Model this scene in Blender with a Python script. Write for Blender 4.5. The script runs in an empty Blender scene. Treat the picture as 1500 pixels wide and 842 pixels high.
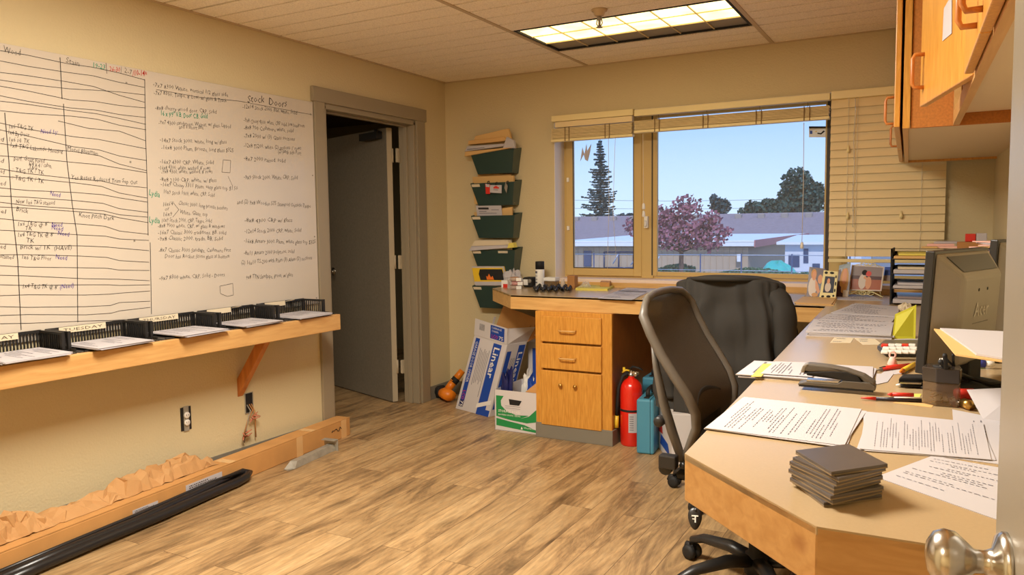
import bpy, bmesh, math, random
from mathutils import Vector, Matrix, noise
random.seed(7)
C = bpy.context.scene.collection
PI = math.pi
# ------------------------------------------------------------------ camera model (1500x842 frame)
F = 1135.0
CAM = Vector((0, 0, 1.295))
def _n(v): v = Vector(v); v.normalize(); return v
YC = _n((628, 96, -F))
XC = -Vector((-2130, 61, -F)); XC = _n(XC - XC.dot(YC) * YC)
ZC = XC.cross(YC)
def ray(u, v):
    c = Vector(((u - 750) / F, -(v - 421) / F, -1.0))
    return Vector((XC.dot(c), YC.dot(c), ZC.dot(c)))
def at(u, v, ax, val):
    d = ray(u, v); t = (val - CAM[ax]) / d[ax]
    return CAM + t * d
DZ = 0.872                       # desk top height
BW = 5.045; LW = -3.355; H = 2.405
def D(u, v, z=DZ): return at(u, v, 2, z)
def PY(u, v, y): return at(u, v, 1, y)
def PX(u, v, x): return at(u, v, 0, x)
def onplane(u, v, p0, n):
    d = ray(u, v); return CAM + d * ((Vector(p0) - CAM).dot(n) / d.dot(n))
# ------------------------------------------------------------------ materials
def srgb(r, g, b):
    return tuple(((c / 255) / 12.92 if c / 255 <= .04045 else ((c / 255 + .055) / 1.055) ** 2.4) for c in (r, g, b)) + (1,)
def mat(name, col, rough=.6, metal=0, nscale=0, namt=0, bump=0, bscale=60, emit=None, estr=0, coat=0, alpha=1, stretch=(1,1,1), spec=.5):
    m = bpy.data.materials.new(name); m.use_nodes = True
    nt = m.node_tree; b = nt.nodes['Principled BSDF']
    b.inputs['Base Color'].default_value = col
    b.inputs['Roughness'].default_value = rough
    b.inputs['Metallic'].default_value = metal
    b.inputs['Coat Weight'].default_value = coat
    b.inputs['Specular IOR Level'].default_value = spec
    b.inputs['Alpha'].default_value = alpha
    if emit:
        b.inputs['Emission Color'].default_value = emit; b.inputs['Emission Strength'].default_value = estr
    tc = nt.nodes.new('ShaderNodeTexCoord'); mp = nt.nodes.new('ShaderNodeMapping')
    mp.inputs['Scale'].default_value = stretch
    nt.links.new(tc.outputs['Object'], mp.inputs['Vector'])
    if namt:
        n = nt.nodes.new('ShaderNodeTexNoise'); n.inputs['Scale'].default_value = nscale; n.inputs['Detail'].default_value = 5
        nt.links.new(mp.outputs[0], n.inputs['Vector'])
        r = nt.nodes.new('ShaderNodeMapRange'); r.inputs[1].default_value = .3; r.inputs[2].default_value = .7
        r.inputs[3].default_value = 1 - namt; r.inputs[4].default_value = 1 + namt * .6
        nt.links.new(n.outputs['Fac'], r.inputs[0])
        h = nt.nodes.new('ShaderNodeHueSaturation'); h.inputs['Color'].default_value = col
        nt.links.new(r.outputs[0], h.inputs['Value']); nt.links.new(h.outputs[0], b.inputs['Base Color'])
    if bump:
        n2 = nt.nodes.new('ShaderNodeTexNoise'); n2.inputs['Scale'].default_value = bscale; n2.inputs['Detail'].default_value = 4
        nt.links.new(mp.outputs[0], n2.inputs['Vector'])
        bp = nt.nodes.new('ShaderNodeBump'); bp.inputs['Strength'].default_value = bump; bp.inputs['Distance'].default_value = .01
        nt.links.new(n2.outputs['Fac'], bp.inputs['Height']); nt.links.new(bp.outputs[0], b.inputs['Normal'])
    return m
def wood(name, c1, c2, c3, scale=6, along=(1, 12, 12), rough=.4, knots=True, coat=.1):
    m = bpy.data.materials.new(name); m.use_nodes = True
    nt = m.node_tree; N = nt.nodes; L = nt.links; b = N['Principled BSDF']
    b.inputs['Roughness'].default_value = rough; b.inputs['Coat Weight'].default_value = coat; b.inputs['Coat Roughness'].default_value = .3
    tc = N.new('ShaderNodeTexCoord'); mp = N.new('ShaderNodeMapping'); mp.inputs['Scale'].default_value = along
    L.new(tc.outputs['Object'], mp.inputs['Vector'])
    n = N.new('ShaderNodeTexNoise'); n.inputs['Scale'].default_value = scale; n.inputs['Detail'].default_value = 6; n.inputs['Distortion'].default_value = .6
    L.new(mp.outputs[0], n.inputs['Vector'])
    r = N.new('ShaderNodeValToRGB'); e = r.color_ramp.elements
    e[0].position = .3; e[0].color = c2; e[1].position = .68; e[1].color = c1
    L.new(n.outputs['Fac'], r.inputs[0])
    out = r.outputs[0]
    if knots:
        mp2 = N.new('ShaderNodeMapping'); mp2.inputs['Scale'].default_value = tuple(1 + (a - 1) * .12 for a in along)
        L.new(tc.outputs['Object'], mp2.inputs['Vector'])
        v = N.new('ShaderNodeTexVoronoi'); v.inputs['Scale'].default_value = 3.2; L.new(mp2.outputs[0], v.inputs['Vector'])
        r2 = N.new('ShaderNodeMapRange'); r2.inputs[1].default_value = .03; r2.inputs[2].default_value = .13; r2.inputs[3].default_value = .75; r2.inputs[4].default_value = 0
        L.new(v.outputs['Distance'], r2.inputs[0])
        mx = N.new('ShaderNodeMixRGB'); mx.inputs[2].default_value = c3
        L.new(r2.outputs[0], mx.inputs[0]); L.new(out, mx.inputs[1]); out = mx.outputs[0]
    L.new(out, b.inputs['Base Color'])
    bp = N.new('ShaderNodeBump'); bp.inputs['Strength'].default_value = .08; L.new(n.outputs['Fac'], bp.inputs['Height']); L.new(bp.outputs[0], b.inputs['Normal'])
    return m
M = {}
M['wall'] = mat('wall_paint', srgb(210, 193, 152), .75, nscale=.6, namt=.03, bump=.25, bscale=90)
M['ceil'] = mat('ceiling_tile', srgb(255, 240, 216), .9, nscale=140, namt=.16, bump=.4, bscale=160)
M['groove'] = mat('ceiling_backing', srgb(92, 74, 54), .9)
M['tee'] = mat('ceiling_tee', srgb(196, 172, 138), .5)
M['trim'] = mat('taupe_trim_paint', srgb(150, 136, 112), .45)
M['base'] = mat('vinyl_base', srgb(128, 122, 108), .5)
M['door'] = mat('grey_door_paint', srgb(128, 118, 102), .5, nscale=60, namt=.12, bump=.1, bscale=120)
M['dooredge'] = mat('door_edge', srgb(186, 172, 146), .5)
M['pdoor'] = mat('near_door_paint', srgb(146, 136, 120), .35)
M['chrome'] = mat('satin_nickel', srgb(200, 196, 188), .22, 1)
M['steel'] = mat('galvanised_steel', srgb(176, 172, 160), .4, .4, nscale=30, namt=.15)
M['board'] = mat('whiteboard', srgb(202, 190, 174), .25, coat=.2, nscale=3, namt=.02)
M['ink'] = mat('black_marker', srgb(34, 28, 28), .6)
M['inkg'] = mat('green_marker', srgb(20, 140, 105), .6)
M['inkr'] = mat('red_marker', srgb(190, 40, 35), .6)
M['inkp'] = mat('purple_marker', srgb(75, 55, 140), .6)
M['print'] = mat('printed_grey', srgb(104, 102, 112), .8)
M['maple_y'] = wood('pine_edge_y', srgb(212, 166, 104), srgb(194, 144, 84), srgb(150, 90, 40), 5, (10, 1, 10))
M['maple_x'] = wood('pine_edge_x', srgb(224, 180, 112), srgb(206, 156, 90), srgb(150, 90, 40), 5, (1, 10, 10))
M['bracket'] = wood('bracket_wood', srgb(206, 130, 60), srgb(176, 104, 44), srgb(120, 66, 28), 5, (8, 8, 1.5), knots=False)
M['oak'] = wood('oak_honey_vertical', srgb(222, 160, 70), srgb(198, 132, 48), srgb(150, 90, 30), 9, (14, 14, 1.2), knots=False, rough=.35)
M['oakshaded'] = wood('oak_side_shaded', srgb(170, 100, 40), srgb(140, 80, 32), srgb(90, 50, 20), 9, (14, 14, 1.2), knots=False)  # darker copy of the honey oak: the cabinet side's shade painted into its colour
M['particle'] = mat('particle_board', srgb(190, 118, 48), .8, nscale=120, namt=.18)
M['lam'] = mat('cream_laminate', srgb(226, 204, 170), .5)
M['desk'] = mat('desk_laminate', srgb(182, 156, 118), .24, spec=.5, nscale=200, namt=.03)
M['black'] = mat('black_plastic', srgb(38, 36, 35), .35)
M['blackm'] = mat('black_matte', srgb(26, 24, 23), .7)
M['grey'] = mat('grey_plastic', srgb(140, 131, 118), .4)
M['paper'] = mat('white_paper', srgb(190, 184, 186), .8)
M['paper2'] = mat('cream_paper', srgb(216, 200, 170), .8)
M['yellowp'] = mat('yellow_paper', srgb(222, 206, 96), .8)
M['manila'] = mat('manila_card', srgb(218, 176, 112), .7)
M['manila2'] = mat('manila_tan', srgb(214, 168, 104), .7)
M['card'] = mat('cardboard', srgb(200, 146, 84), .8, nscale=8, namt=.1)
M['card2'] = mat('cardboard_inside', srgb(178, 124, 70), .85, nscale=8, namt=.08)
M['tape'] = mat('packing_tape', srgb(222, 176, 118), .25, coat=.5)
M['kraft'] = mat('kraft_paper', srgb(190, 144, 92), .8, bump=.3, bscale=40)
M['rubber'] = mat('black_rubber', srgb(34, 32, 32), .3)
M['white'] = mat('white_plastic', srgb(238, 234, 226), .4)
M['whitec'] = mat('white_carton', srgb(214, 208, 206), .5)
M['blue'] = mat('carton_blue', srgb(30, 74, 168), .5)
M['navy'] = mat('navy_print', srgb(24, 30, 90), .5)
M['penb'] = mat('pen_black', srgb(44, 38, 52), .35)
M['magenta'] = mat('magenta_print', srgb(196, 40, 110), .5)
M['green'] = mat('carton_green', srgb(34, 140, 74), .5)
M['pocket'] = mat('dark_green_plastic', srgb(48, 68, 62), .3, coat=.3)
M['red'] = mat('red_enamel', srgb(226, 36, 20), .25, coat=.5)
M['redp'] = mat('red_plastic', srgb(214, 48, 34), .4)
M['teal'] = mat('teal_plastic', srgb(74, 142, 168), .45)
M['yellow'] = mat('yellow_plastic', srgb(236, 196, 50), .4)
M['orange'] = mat('orange_plastic', srgb(232, 128, 24), .4)
M['lime'] = mat('lime_card', srgb(184, 176, 34), .6)
M['pink'] = mat('pink_paper', srgb(240, 190, 176), .8)
M['blind'] = mat('cream_slat', srgb(236, 212, 162), .5)
M['woven'] = mat('woven_shade', srgb(238, 214, 160), .7, nscale=10, namt=.2, stretch=(1, 1, 40))
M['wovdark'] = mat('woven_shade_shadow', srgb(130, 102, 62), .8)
M['rail'] = mat('cream_rail', srgb(242, 222, 164), .5)
M['reveal'] = mat('reveal_paint', srgb(242, 232, 220), .6)
M['winf'] = mat('bronze_gold_frame', srgb(208, 176, 110), .45)
M['windark'] = mat('window_gasket', srgb(70, 60, 50), .6)
M['sill'] = mat('sill_paint', srgb(240, 218, 200), .5)
M['cord'] = mat('cord', srgb(222, 214, 200), .6)
M['mesh'] = mat('chair_mesh', srgb(84, 76, 68), .6, alpha=.82, nscale=300, namt=.25)
M['cframe'] = mat('chair_frame', srgb(98, 91, 82), .42)
M['leather'] = mat('jacket_cloth', srgb(50, 47, 43), .8, bump=.15, bscale=9, spec=.25)
M['skin'] = mat('photo_skin', srgb(224, 160, 120), .5)
M['hairb'] = mat('photo_blonde', srgb(206, 150, 84), .5)
M['photod'] = mat('photo_dark', srgb(70, 26, 34), .3)
M['photob'] = mat('photo_brown', srgb(168, 88, 56), .3)
M['photog'] = mat('photo_sky', srgb(140, 124, 124), .3)
M['photow'] = mat('photo_white', srgb(214, 198, 184), .4)
M['photon'] = mat('photo_navy', srgb(40, 48, 74), .3)
M['creamf'] = mat('cream_frame', srgb(236, 222, 164), .5)
M['dsmoke'] = mat('smoked_plastic', srgb(58, 50, 44), .15)
M['fire'] = mat('flame_print', srgb(240, 120, 40), .5)
M['brass'] = mat('brass', srgb(200, 160, 90), .3, 1)
M['copper'] = mat('copper_wire', srgb(180, 110, 80), .5)
M['tile'] = mat('charcoal_sample', srgb(88, 80, 76), .3, nscale=15, namt=.08)
M['tileedge'] = mat('sample_edge', srgb(140, 120, 92), .5)
M['lime2'] = mat('blue_marker_print', srgb(60, 70, 170), .4)
def clear(name, col, a, rough=.05):
    m = bpy.data.materials.new(name); m.use_nodes = True; nt = m.node_tree; b = nt.nodes['Principled BSDF']
    b.inputs['Base Color'].default_value = col; b.inputs['Roughness'].default_value = rough; b.inputs['Alpha'].default_value = a
    return m
M['glass'] = clear('window_glass', (.9, .95, 1, 1), .05)
M['smoke'] = clear('smoky_clear', srgb(120, 96, 70), .62)
M['clearp'] = clear('clear_plastic', srgb(220, 214, 208), .35)
# floor planks
def floor_mat():
    m = bpy.data.materials.new('wood_plank_floor'); m.use_nodes = True
    nt = m.node_tree; N = nt.nodes; L = nt.links; b = N['Principled BSDF']
    tc = N.new('ShaderNodeTexCoord'); sp = N.new('ShaderNodeSeparateXYZ'); cb = N.new('ShaderNodeCombineXYZ')
    L.new(tc.outputs['Object'], sp.inputs[0]); L.new(sp.outputs['Y'], cb.inputs['X']); L.new(sp.outputs['X'], cb.inputs['Y'])
    br = N.new('ShaderNodeTexBrick'); br.offset = .37; br.inputs['Scale'].default_value = 1
    br.inputs['Brick Width'].default_value = 1.22; br.inputs['Row Height'].default_value = .152
    br.inputs['Mortar Size'].default_value = .0012; br.inputs['Mortar Smooth'].default_value = .2
    br.inputs['Color1'].default_value = (0, 0, 0, 1); br.inputs['Color2'].default_value = (1, 1, 1, 1); br.inputs['Mortar'].default_value = (.5, .5, .5, 1)
    L.new(cb.outputs[0], br.inputs['Vector'])
    # per plank offset of the grain
    ad = N.new('ShaderNodeVectorMath'); ad.operation = 'MULTIPLY_ADD'; ad.inputs[1].default_value = (7.3, 3.1, 5)
    L.new(br.outputs['Color'], ad.inputs[0]); L.new(cb.outputs[0], ad.inputs[2])
    mp = N.new('ShaderNodeMapping'); mp.inputs['Scale'].default_value = (1.0, 5.5, 1); L.new(ad.outputs[0], mp.inputs[0])
    n1 = N.new('ShaderNodeTexNoise'); n1.inputs['Scale'].default_value = 1.3; n1.inputs['Detail'].default_value = 7; n1.inputs['Roughness'].default_value = .7; n1.inputs['Distortion'].default_value = 1.0
    L.new(mp.outputs[0], n1.inputs['Vector'])
    r = N.new('ShaderNodeValToRGB'); e = r.color_ramp.elements
    e[0].position = .28; e[0].color = srgb(92, 70, 46); e[1].position = .68; e[1].color = srgb(192, 160, 116)
    x = e.new(.42); x.color = srgb(146, 116, 80); x = e.new(.50); x.color = srgb(176, 142, 98)
    L.new(n1.outputs['Fac'], r.inputs[0])
    mp2 = N.new('ShaderNodeMapping'); mp2.inputs['Scale'].default_value = (9, 75, 1); L.new(ad.outputs[0], mp2.inputs[0])
    n2 = N.new('ShaderNodeTexNoise'); n2.inputs['Scale'].default_value = 1; n2.inputs['Detail'].default_value = 4; n2.inputs['Distortion'].default_value = .4; L.new(mp2.outputs[0], n2.inputs['Vector'])
    r2 = N.new('ShaderNodeMapRange'); r2.inputs[1].default_value = .3; r2.inputs[2].default_value = .7; r2.inputs[3].default_value = .74; r2.inputs[4].default_value = 1.18
    L.new(n2.outputs['Fac'], r2.inputs[0])
    # plank tone
    r3 = N.new('ShaderNodeMapRange'); r3.inputs[3].default_value = .88; r3.inputs[4].default_value = 1.08; L.new(br.outputs['Color'], r3.inputs[0])
    mu = N.new('ShaderNodeMath'); mu.operation = 'MULTIPLY'; L.new(r2.outputs[0], mu.inputs[0]); L.new(r3.outputs[0], mu.inputs[1])
    # knots
    mp3 = N.new('ShaderNodeMapping'); mp3.inputs['Scale'].default_value = (1.9, 4.6, 1); L.new(ad.outputs[0], mp3.inputs[0])
    vo = N.new('ShaderNodeTexVoronoi'); vo.inputs['Scale'].default_value = 1; L.new(mp3.outputs[0], vo.inputs['Vector'])
    r4 = N.new('ShaderNodeMapRange'); r4.inputs[1].default_value = .02; r4.inputs[2].default_value = .2; r4.inputs[3].default_value = .55; r4.inputs[4].default_value = 1; L.new(vo.outputs['Distance'], r4.inputs[0])
    mu2 = N.new('ShaderNodeMath'); mu2.operation = 'MULTIPLY'; L.new(mu.outputs[0], mu2.inputs[0]); L.new(r4.outputs[0], mu2.inputs[1])
    h = N.new('ShaderNodeHueSaturation'); L.new(r.outputs[0], h.inputs['Color']); L.new(mu2.outputs[0], h.inputs['Value'])
    mx = N.new('ShaderNodeMixRGB'); mx.inputs[2].default_value = srgb(84, 60, 42); L.new(br.outputs['Fac'], mx.inputs[0]); L.new(h.outputs[0], mx.inputs[1])
    L.new(mx.outputs[0], b.inputs['Base Color']); b.inputs['Roughness'].default_value = .42
    bp = N.new('ShaderNodeBump'); bp.inputs['Strength'].default_value = .12; L.new(n2.outputs['Fac'], bp.inputs['Height']); L.new(bp.outputs[0], b.inputs['Normal'])
    return m
M['floor'] = floor_mat()
# ------------------------------------------------------------------ mesh builder
_txt = {}
def glyphs(s, off=0.0):
    k = (s, off)
    if k in _txt: return _txt[k]
    cu = bpy.data.curves.new('t', 'FONT'); cu.body = s; cu.resolution_u = 1; cu.size = 1; cu.offset = off
    ob = bpy.data.objects.new('t', cu); C.objects.link(ob)
    dg = bpy.context.evaluated_depsgraph_get(); dg.update()
    me = ob.evaluated_get(dg).to_mesh()
    vs = [tuple(v.co)[:2] for v in me.vertices]; fs = [tuple(p.vertices) for p in me.polygons]
    ob.evaluated_get(dg).to_mesh_clear()
    bpy.data.objects.remove(ob); bpy.data.curves.remove(cu)
    _txt[k] = (vs, fs); return vs, fs
class MB:
    def __init__(s): s.v = []; s.f = []; s.mi = []; s.sm = []
    def add(s, vs, fs, m=0, smooth=False, X=None):
        o = len(s.v)
        for v in vs:
            v = Vector(v); s.v.append(X @ v if X is not None else v)
        for f in fs: s.f.append([i + o for i in f]); s.mi.append(m); s.sm.append(smooth)
        return s
    def box(s, x0, x1, y0, y1, z0, z1, m=0, X=None):
        vs = [(x, y, z) for z in (z0, z1) for y in (y0, y1) for x in (x0, x1)]
        return s.add(vs, [(0, 2, 3, 1), (4, 5, 7, 6), (0, 1, 5, 4), (2, 6, 7, 3), (0, 4, 6, 2), (1, 3, 7, 5)], m, False, X)
    def cbox(s, c, sz, m=0, X=None):
        return s.box(c[0]-sz[0]/2, c[0]+sz[0]/2, c[1]-sz[1]/2, c[1]+sz[1]/2, c[2]-sz[2]/2, c[2]+sz[2]/2, m, X)
    def hexa(s, q, d, m=0):           # four corners + extrusion vector
        q = [Vector(p) for p in q]; d = Vector(d)
        return s.add(q + [p + d for p in q], [(3, 2, 1, 0), (4, 5, 6, 7), (0, 1, 5, 4), (1, 2, 6, 5), (2, 3, 7, 6), (3, 0, 4, 7)], m)
    def prism(s, poly, z0, z1, m=0, X=None):
        n = len(poly); vs = [(p[0], p[1], z0) for p in poly] + [(p[0], p[1], z1) for p in poly]
        fs = [tuple(range(n))[::-1], tuple(range(n, 2 * n))] + [(i, (i + 1) % n, n + (i + 1) % n, n + i) for i in range(n)]
        return s.add(vs, fs, m, False, X)
    def tube(s, pts, r, n=8, m=0, closed=False, X=None, flat=1.0, up=None):
        pts = [Vector(p) for p in pts]; k = len(pts)
        rs = r if isinstance(r, (list, tuple)) else [r] * k
        vs = []; ref = Vector(up) if up else None
        for i, p in enumerate(pts):
            a = pts[(i - 1) % k] if closed or i > 0 else p
            b = pts[(i + 1) % k] if closed or i < k - 1 else p
            t = (b - a)
            if t.length < 1e-9: t = Vector((0, 0, 1))
            t.normalize()
            if ref is None: ref = Vector((0, 0, 1)) if abs(t.z) < .9 else Vector((1, 0, 0))
            u = t.cross(ref)
            if u.length < 1e-6: u = t.orthogonal()
            u.normalize(); w = u.cross(t)
            if not up: ref = w
            for j in range(n):
                g = 2 * PI * j / n; vs.append(p + u * math.cos(g) * rs[i] + w * math.sin(g) * rs[i] * flat)
        fs = []
        for i in range(k if closed else k - 1):
            for j in range(n):
                fs.append((i*n+j, i*n+(j+1) % n, ((i+1) % k)*n+(j+1) % n, ((i+1) % k)*n+j))
        if not closed: fs += [tuple(range(n)), tuple(range((k-1)*n, k*n))[::-1]]
        return s.add(vs, fs, m, True, X)
    def lathe(s, prof, n=20, m=0, X=None, smooth=True):
        vs = []; k = len(prof)
        for r, z in prof:
            for j in range(n): vs.append((r * math.cos(2*PI*j/n), r * math.sin(2*PI*j/n), z))
        fs = [(i*n+j, i*n+(j+1) % n, (i+1)*n+(j+1) % n, (i+1)*n+j) for i in range(k-1) for j in range(n)]
        fs += [tuple(range(n))[::-1], tuple(range((k-1)*n, k*n))]
        return s.add(vs, fs, m, smooth, X)
    def grid(s, fn, nu, nv, m=0, smooth=True, closeu=False, X=None):
        vs = [fn(i / nu, j / nv) for j in range(nv + 1) for i in range(nu + (0 if closeu else 1))]
        w = nu if closeu else nu + 1
        fs = [(j*w+i, j*w+(i+1) % w, (j+1)*w+(i+1) % w, (j+1)*w+i) for j in range(nv) for i in range(nu)]
        return s.add(vs, fs, m, smooth, X)
    def text(s, t, o, dx, dy, size, m=0, width=None, wob=0, off=0.0, shear=0):
        vs, fs = glyphs(t, off)
        if not vs: return s
        o = Vector(o); dx = _n(dx); dy = _n(dy)
        x1 = max(v[0] for v in vs); sx = (width / x1) if width else size
        ph = random.random() * 6
        out = []
        for x, y in vs:
            yy = y * size + (math.sin(x * 1.7 + ph) * .09 + math.sin(x * 4.1 + ph) * .05) * size * wob
            xx = x * sx + shear * y * size
            out.append(o + dx * xx + dy * yy)
        return s.add(out, fs, m)
    def build(s, name, mats, parent=None, bevel=0, loc=None, seg=2):
        me = bpy.data.meshes.new(name)
        vs = s.v
        if loc is not None: l = Vector(loc); vs = [v - l for v in vs]
        me.from_pydata([tuple(v) for v in vs], [], s.f)
        for x in (mats if isinstance(mats, (list, tuple)) else [mats]): me.materials.append(M[x] if isinstance(x, str) else x)
        for i, p in enumerate(me.polygons): p.material_index = s.mi[i]; p.use_smooth = s.sm[i]
        me.update()
        bm = bmesh.new(); bm.from_mesh(me); bmesh.ops.recalc_face_normals(bm, faces=bm.faces); bm.to_mesh(me); bm.free()
        o = bpy.data.objects.new(name, me); C.objects.link(o)
        if parent is not None:
            o.parent = parent
            pl = parent.matrix_basis.translation if parent.get('_base') is None else Vector(parent['_base'])
            if loc is None: o.location = (0, 0, 0)
        if loc is not None and parent is None: o.location = loc
        if bevel:
            b = o.modifiers.new('bevel', 'BEVEL'); b.width = bevel; b.segments = seg; b.limit_method = 'ANGLE'; b.angle_limit = .7
        return o
def tag(o, label, cat, group=None, kind=None):
    o['label'] = label; o['category'] = cat
    if group: o['group'] = group
    if kind: o['kind'] = kind
    return o
def struct(o): o['kind'] = 'structure'; return o
def thing(name, label, cat, loc, group=None, rotz=0):
    o = bpy.data.objects.new(name, None); C.objects.link(o); o.empty_display_size = .05
    o.location = loc; o.rotation_euler = (0, 0, rotz)
    return tag(o, label, cat, group)
def part(mb, name, mats, th, bevel=0, local=False, seg=2, parent=None):
    """a mesh built in world coordinates becomes a child of th (or of a part of th)"""
    if not local:
        R = (Matrix.Translation(th.location) @ Matrix.Rotation(th.rotation_euler.z, 4, 'Z')).inverted()
        mb.v = [R @ v for v in mb.v]
    o = mb.build(name, mats, None, bevel, None, seg); o.parent = parent or th
    return o
def copy_tree(o, parent=None):
    c = o.copy(); C.objects.link(c); c.parent = parent
    for ch in [x for x in bpy.data.objects if x.parent == o]: copy_tree(ch, c)
    return c
class Face:                        # a quad in space: s along c00->c10, t along c00->c01
    def __init__(s, c00, c10, c11, c01):
        s.c = [Vector(x) for x in (c00, c10, c11, c01)]
        s.n = _n((s.c[1] - s.c[0]).cross(s.c[3] - s.c[0]))
        s.W = (s.c[1] - s.c[0]).length; s.Hh = (s.c[3] - s.c[0]).length
    def p(s, a, b, off=0):
        c = s.c; return c[0]*(1-a)*(1-b) + c[1]*a*(1-b) + c[2]*a*b + c[3]*(1-a)*b + s.n*off
    def rect(s, mb, a0, a1, b0, b1, off=.0008, m=1):
        mb.add([s.p(a0, b0, off), s.p(a1, b0, off), s.p(a1, b1, off), s.p(a0, b1, off)], [(0, 1, 2, 3)], m)
    def poly(s, mb, pts, off=.0008, m=1):
        mb.add([s.p(a, b, off) for a, b in pts], [tuple(range(len(pts)))], m)
    def text(s, mb, t, a, b, h, width=None, m=1, off=.001, vert=False, toff=0.0):
        """h is the fraction of the face height; vert: text reads downwards"""
        vs, fs = glyphs(t, toff)
        if not vs: return
        x1 = max(v[0] for v in vs)
        if not vert:
            sy = h / .7; sx = (width / x1) if width else sy * s.Hh / s.W
            mb.add([s.p(a + x*sx, b + y*sy, off) for x, y in vs], fs, m)
        else:
            sy = h / .7; sx = (width / x1) if width else sy * s.W / s.Hh
            mb.add([s.p(a + y*sy, b - x*sx, off) for x, y in vs], fs, m)
def ell(n, cx, cy, rx, ry): return [(cx + rx*math.cos(2*PI*i/n), cy + ry*math.sin(2*PI*i/n)) for i in range(n)]
def sheet_lines(mb, fc, rows, m=1, along='s', a0=.08, a1=.92, b0=.08, b1=.92, off=.0006, h=.3, dens=.8, seed=1):
    rnd = random.Random(seed)
    for i in range(rows):
        b = b0 + (b1 - b0) * (i + .5) / rows; hh = (b1 - b0) / rows * h / 2
        if rnd.random() > dens: continue
        a = a0 + rnd.choice([0, 0, .1, .3]) * (a1 - a0); end = a + (a1 - a) * rnd.uniform(.35, 1)
        while a < end:
            w = rnd.uniform(.015, .05)
            if along == 's': fc.rect(mb, a, min(a+w, a1), b-hh, b+hh, off, m)
            else: fc.rect(mb, b-hh, b+hh, a, min(a+w, a1), off, m)
            a += w + .018
def paper(name, label, q, th=.001, cat='paper', group=None, mats=('paper', 'print'), rows=14, along='s', seed=1, curl=0, dens=.8, z=None, h=.3, top=None, under=0, **kw):
    """q: four world corners (c00,c10,c11,c01) of the TOP sheet's underside; under = extra sheets below"""
    q = [Vector(x) for x in q]
    n = (q[1]-q[0]).cross(q[3]-q[0])
    if n.z < 0: q = [q[1], q[0], q[3], q[2]]
    mb = MB(); rnd = random.Random(seed + 99)
    c = sum(q, Vector()) / 4
    for k in range(under):
        a = rnd.uniform(-.05, .05); dx = Vector((rnd.uniform(-.008, .008), rnd.uniform(-.008, .008), 0)); R = Matrix.Rotation(a, 3, 'Z')
        qq = [R @ (x - c) + c + dx + Vector((0, 0, k * th)) for x in q]
        mb.hexa(qq, (0, 0, th * .8))
    base = Vector((0, 0, under * th))
    if curl:
        f0 = Face(*q); L = 8
        vs = []
        for j in range(L + 1):
            for i in range(L + 1):
                a, b = i / L, j / L; vs.append(f0.p(a, b) + base + Vector((0, 0, curl * (abs(a - .5) * 2) ** 3 * (b if seed % 2 else 1 - b))))
        top_ = [v + Vector((0, 0, th * .8)) for v in vs]
        w = L + 1; fs = [(j*w+i, j*w+i+1, (j+1)*w+i+1, (j+1)*w+i) for j in range(L) for i in range(L)]
        mb.add(vs, fs); mb.add(top_, fs)
        rim = [i for i in range(w)] + [j*w+L for j in range(1, w)] + [L*w+i for i in range(L-1, -1, -1)] + [j*w for j in range(L-1, 0, -1)]
        nn = len(vs); vv = vs + top_
        mb.add(vv, [(rim[i], rim[(i+1) % len(rim)], nn + rim[(i+1) % len(rim)], nn + rim[i]) for i in range(len(rim))])
    else:
        mb.hexa([x + base for x in q], (0, 0, th * .8))
    f = Face(*[x + base + Vector((0, 0, th * .8 + (curl * .3))) for x in q])
    if rows and not curl: sheet_lines(mb, f, rows, 1, along, seed=seed, dens=dens, h=h, off=.0006, **kw)
    o = mb.build(name, list(mats), None, 0, loc=q[0]); tag(o, label, cat, group)
    return o, f
def quad(pts, z=DZ): return [D(u, v, z) for u, v in pts]
# ================================================================== THE ROOM
def wallx(mb, x0, x1, y0, y1, z0, z1, holes, m=0):
    """wall slab normal to X with rectangular holes (y0,y1,z0,z1)"""
    ys = sorted({y0, y1, *[h[0] for h in holes], *[h[1] for h in holes]}); zs = sorted({z0, z1, *[h[2] for h in holes], *[h[3] for h in holes]})
    for a, b in zip(ys, ys[1:]):
        for c, d in zip(zs, zs[1:]):
            if not any(h[0] <= a and b <= h[1] and h[2] <= c and d <= h[3] for h in holes): mb.box(x0, x1, a, b, c, d, m)
def wally(mb, y0, y1, x0, x1, z0, z1, holes, m=0):
    xs = sorted({x0, x1, *[h[0] for h in holes], *[h[1] for h in holes]}); zs = sorted({z0, z1, *[h[2] for h in holes], *[h[3] for h in holes]})
    for a, b in zip(xs, xs[1:]):
        for c, d in zip(zs, zs[1:]):
            if not any(h[0] <= a and b <= h[1] and h[2] <= c and d <= h[3] for h in holes): mb.box(a, b, y0, y1, c, d, m)
struct(MB().box(-6.2, 1.0, -2.2, 5.25, -.1, 0).build('floor', 'floor'))
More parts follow.
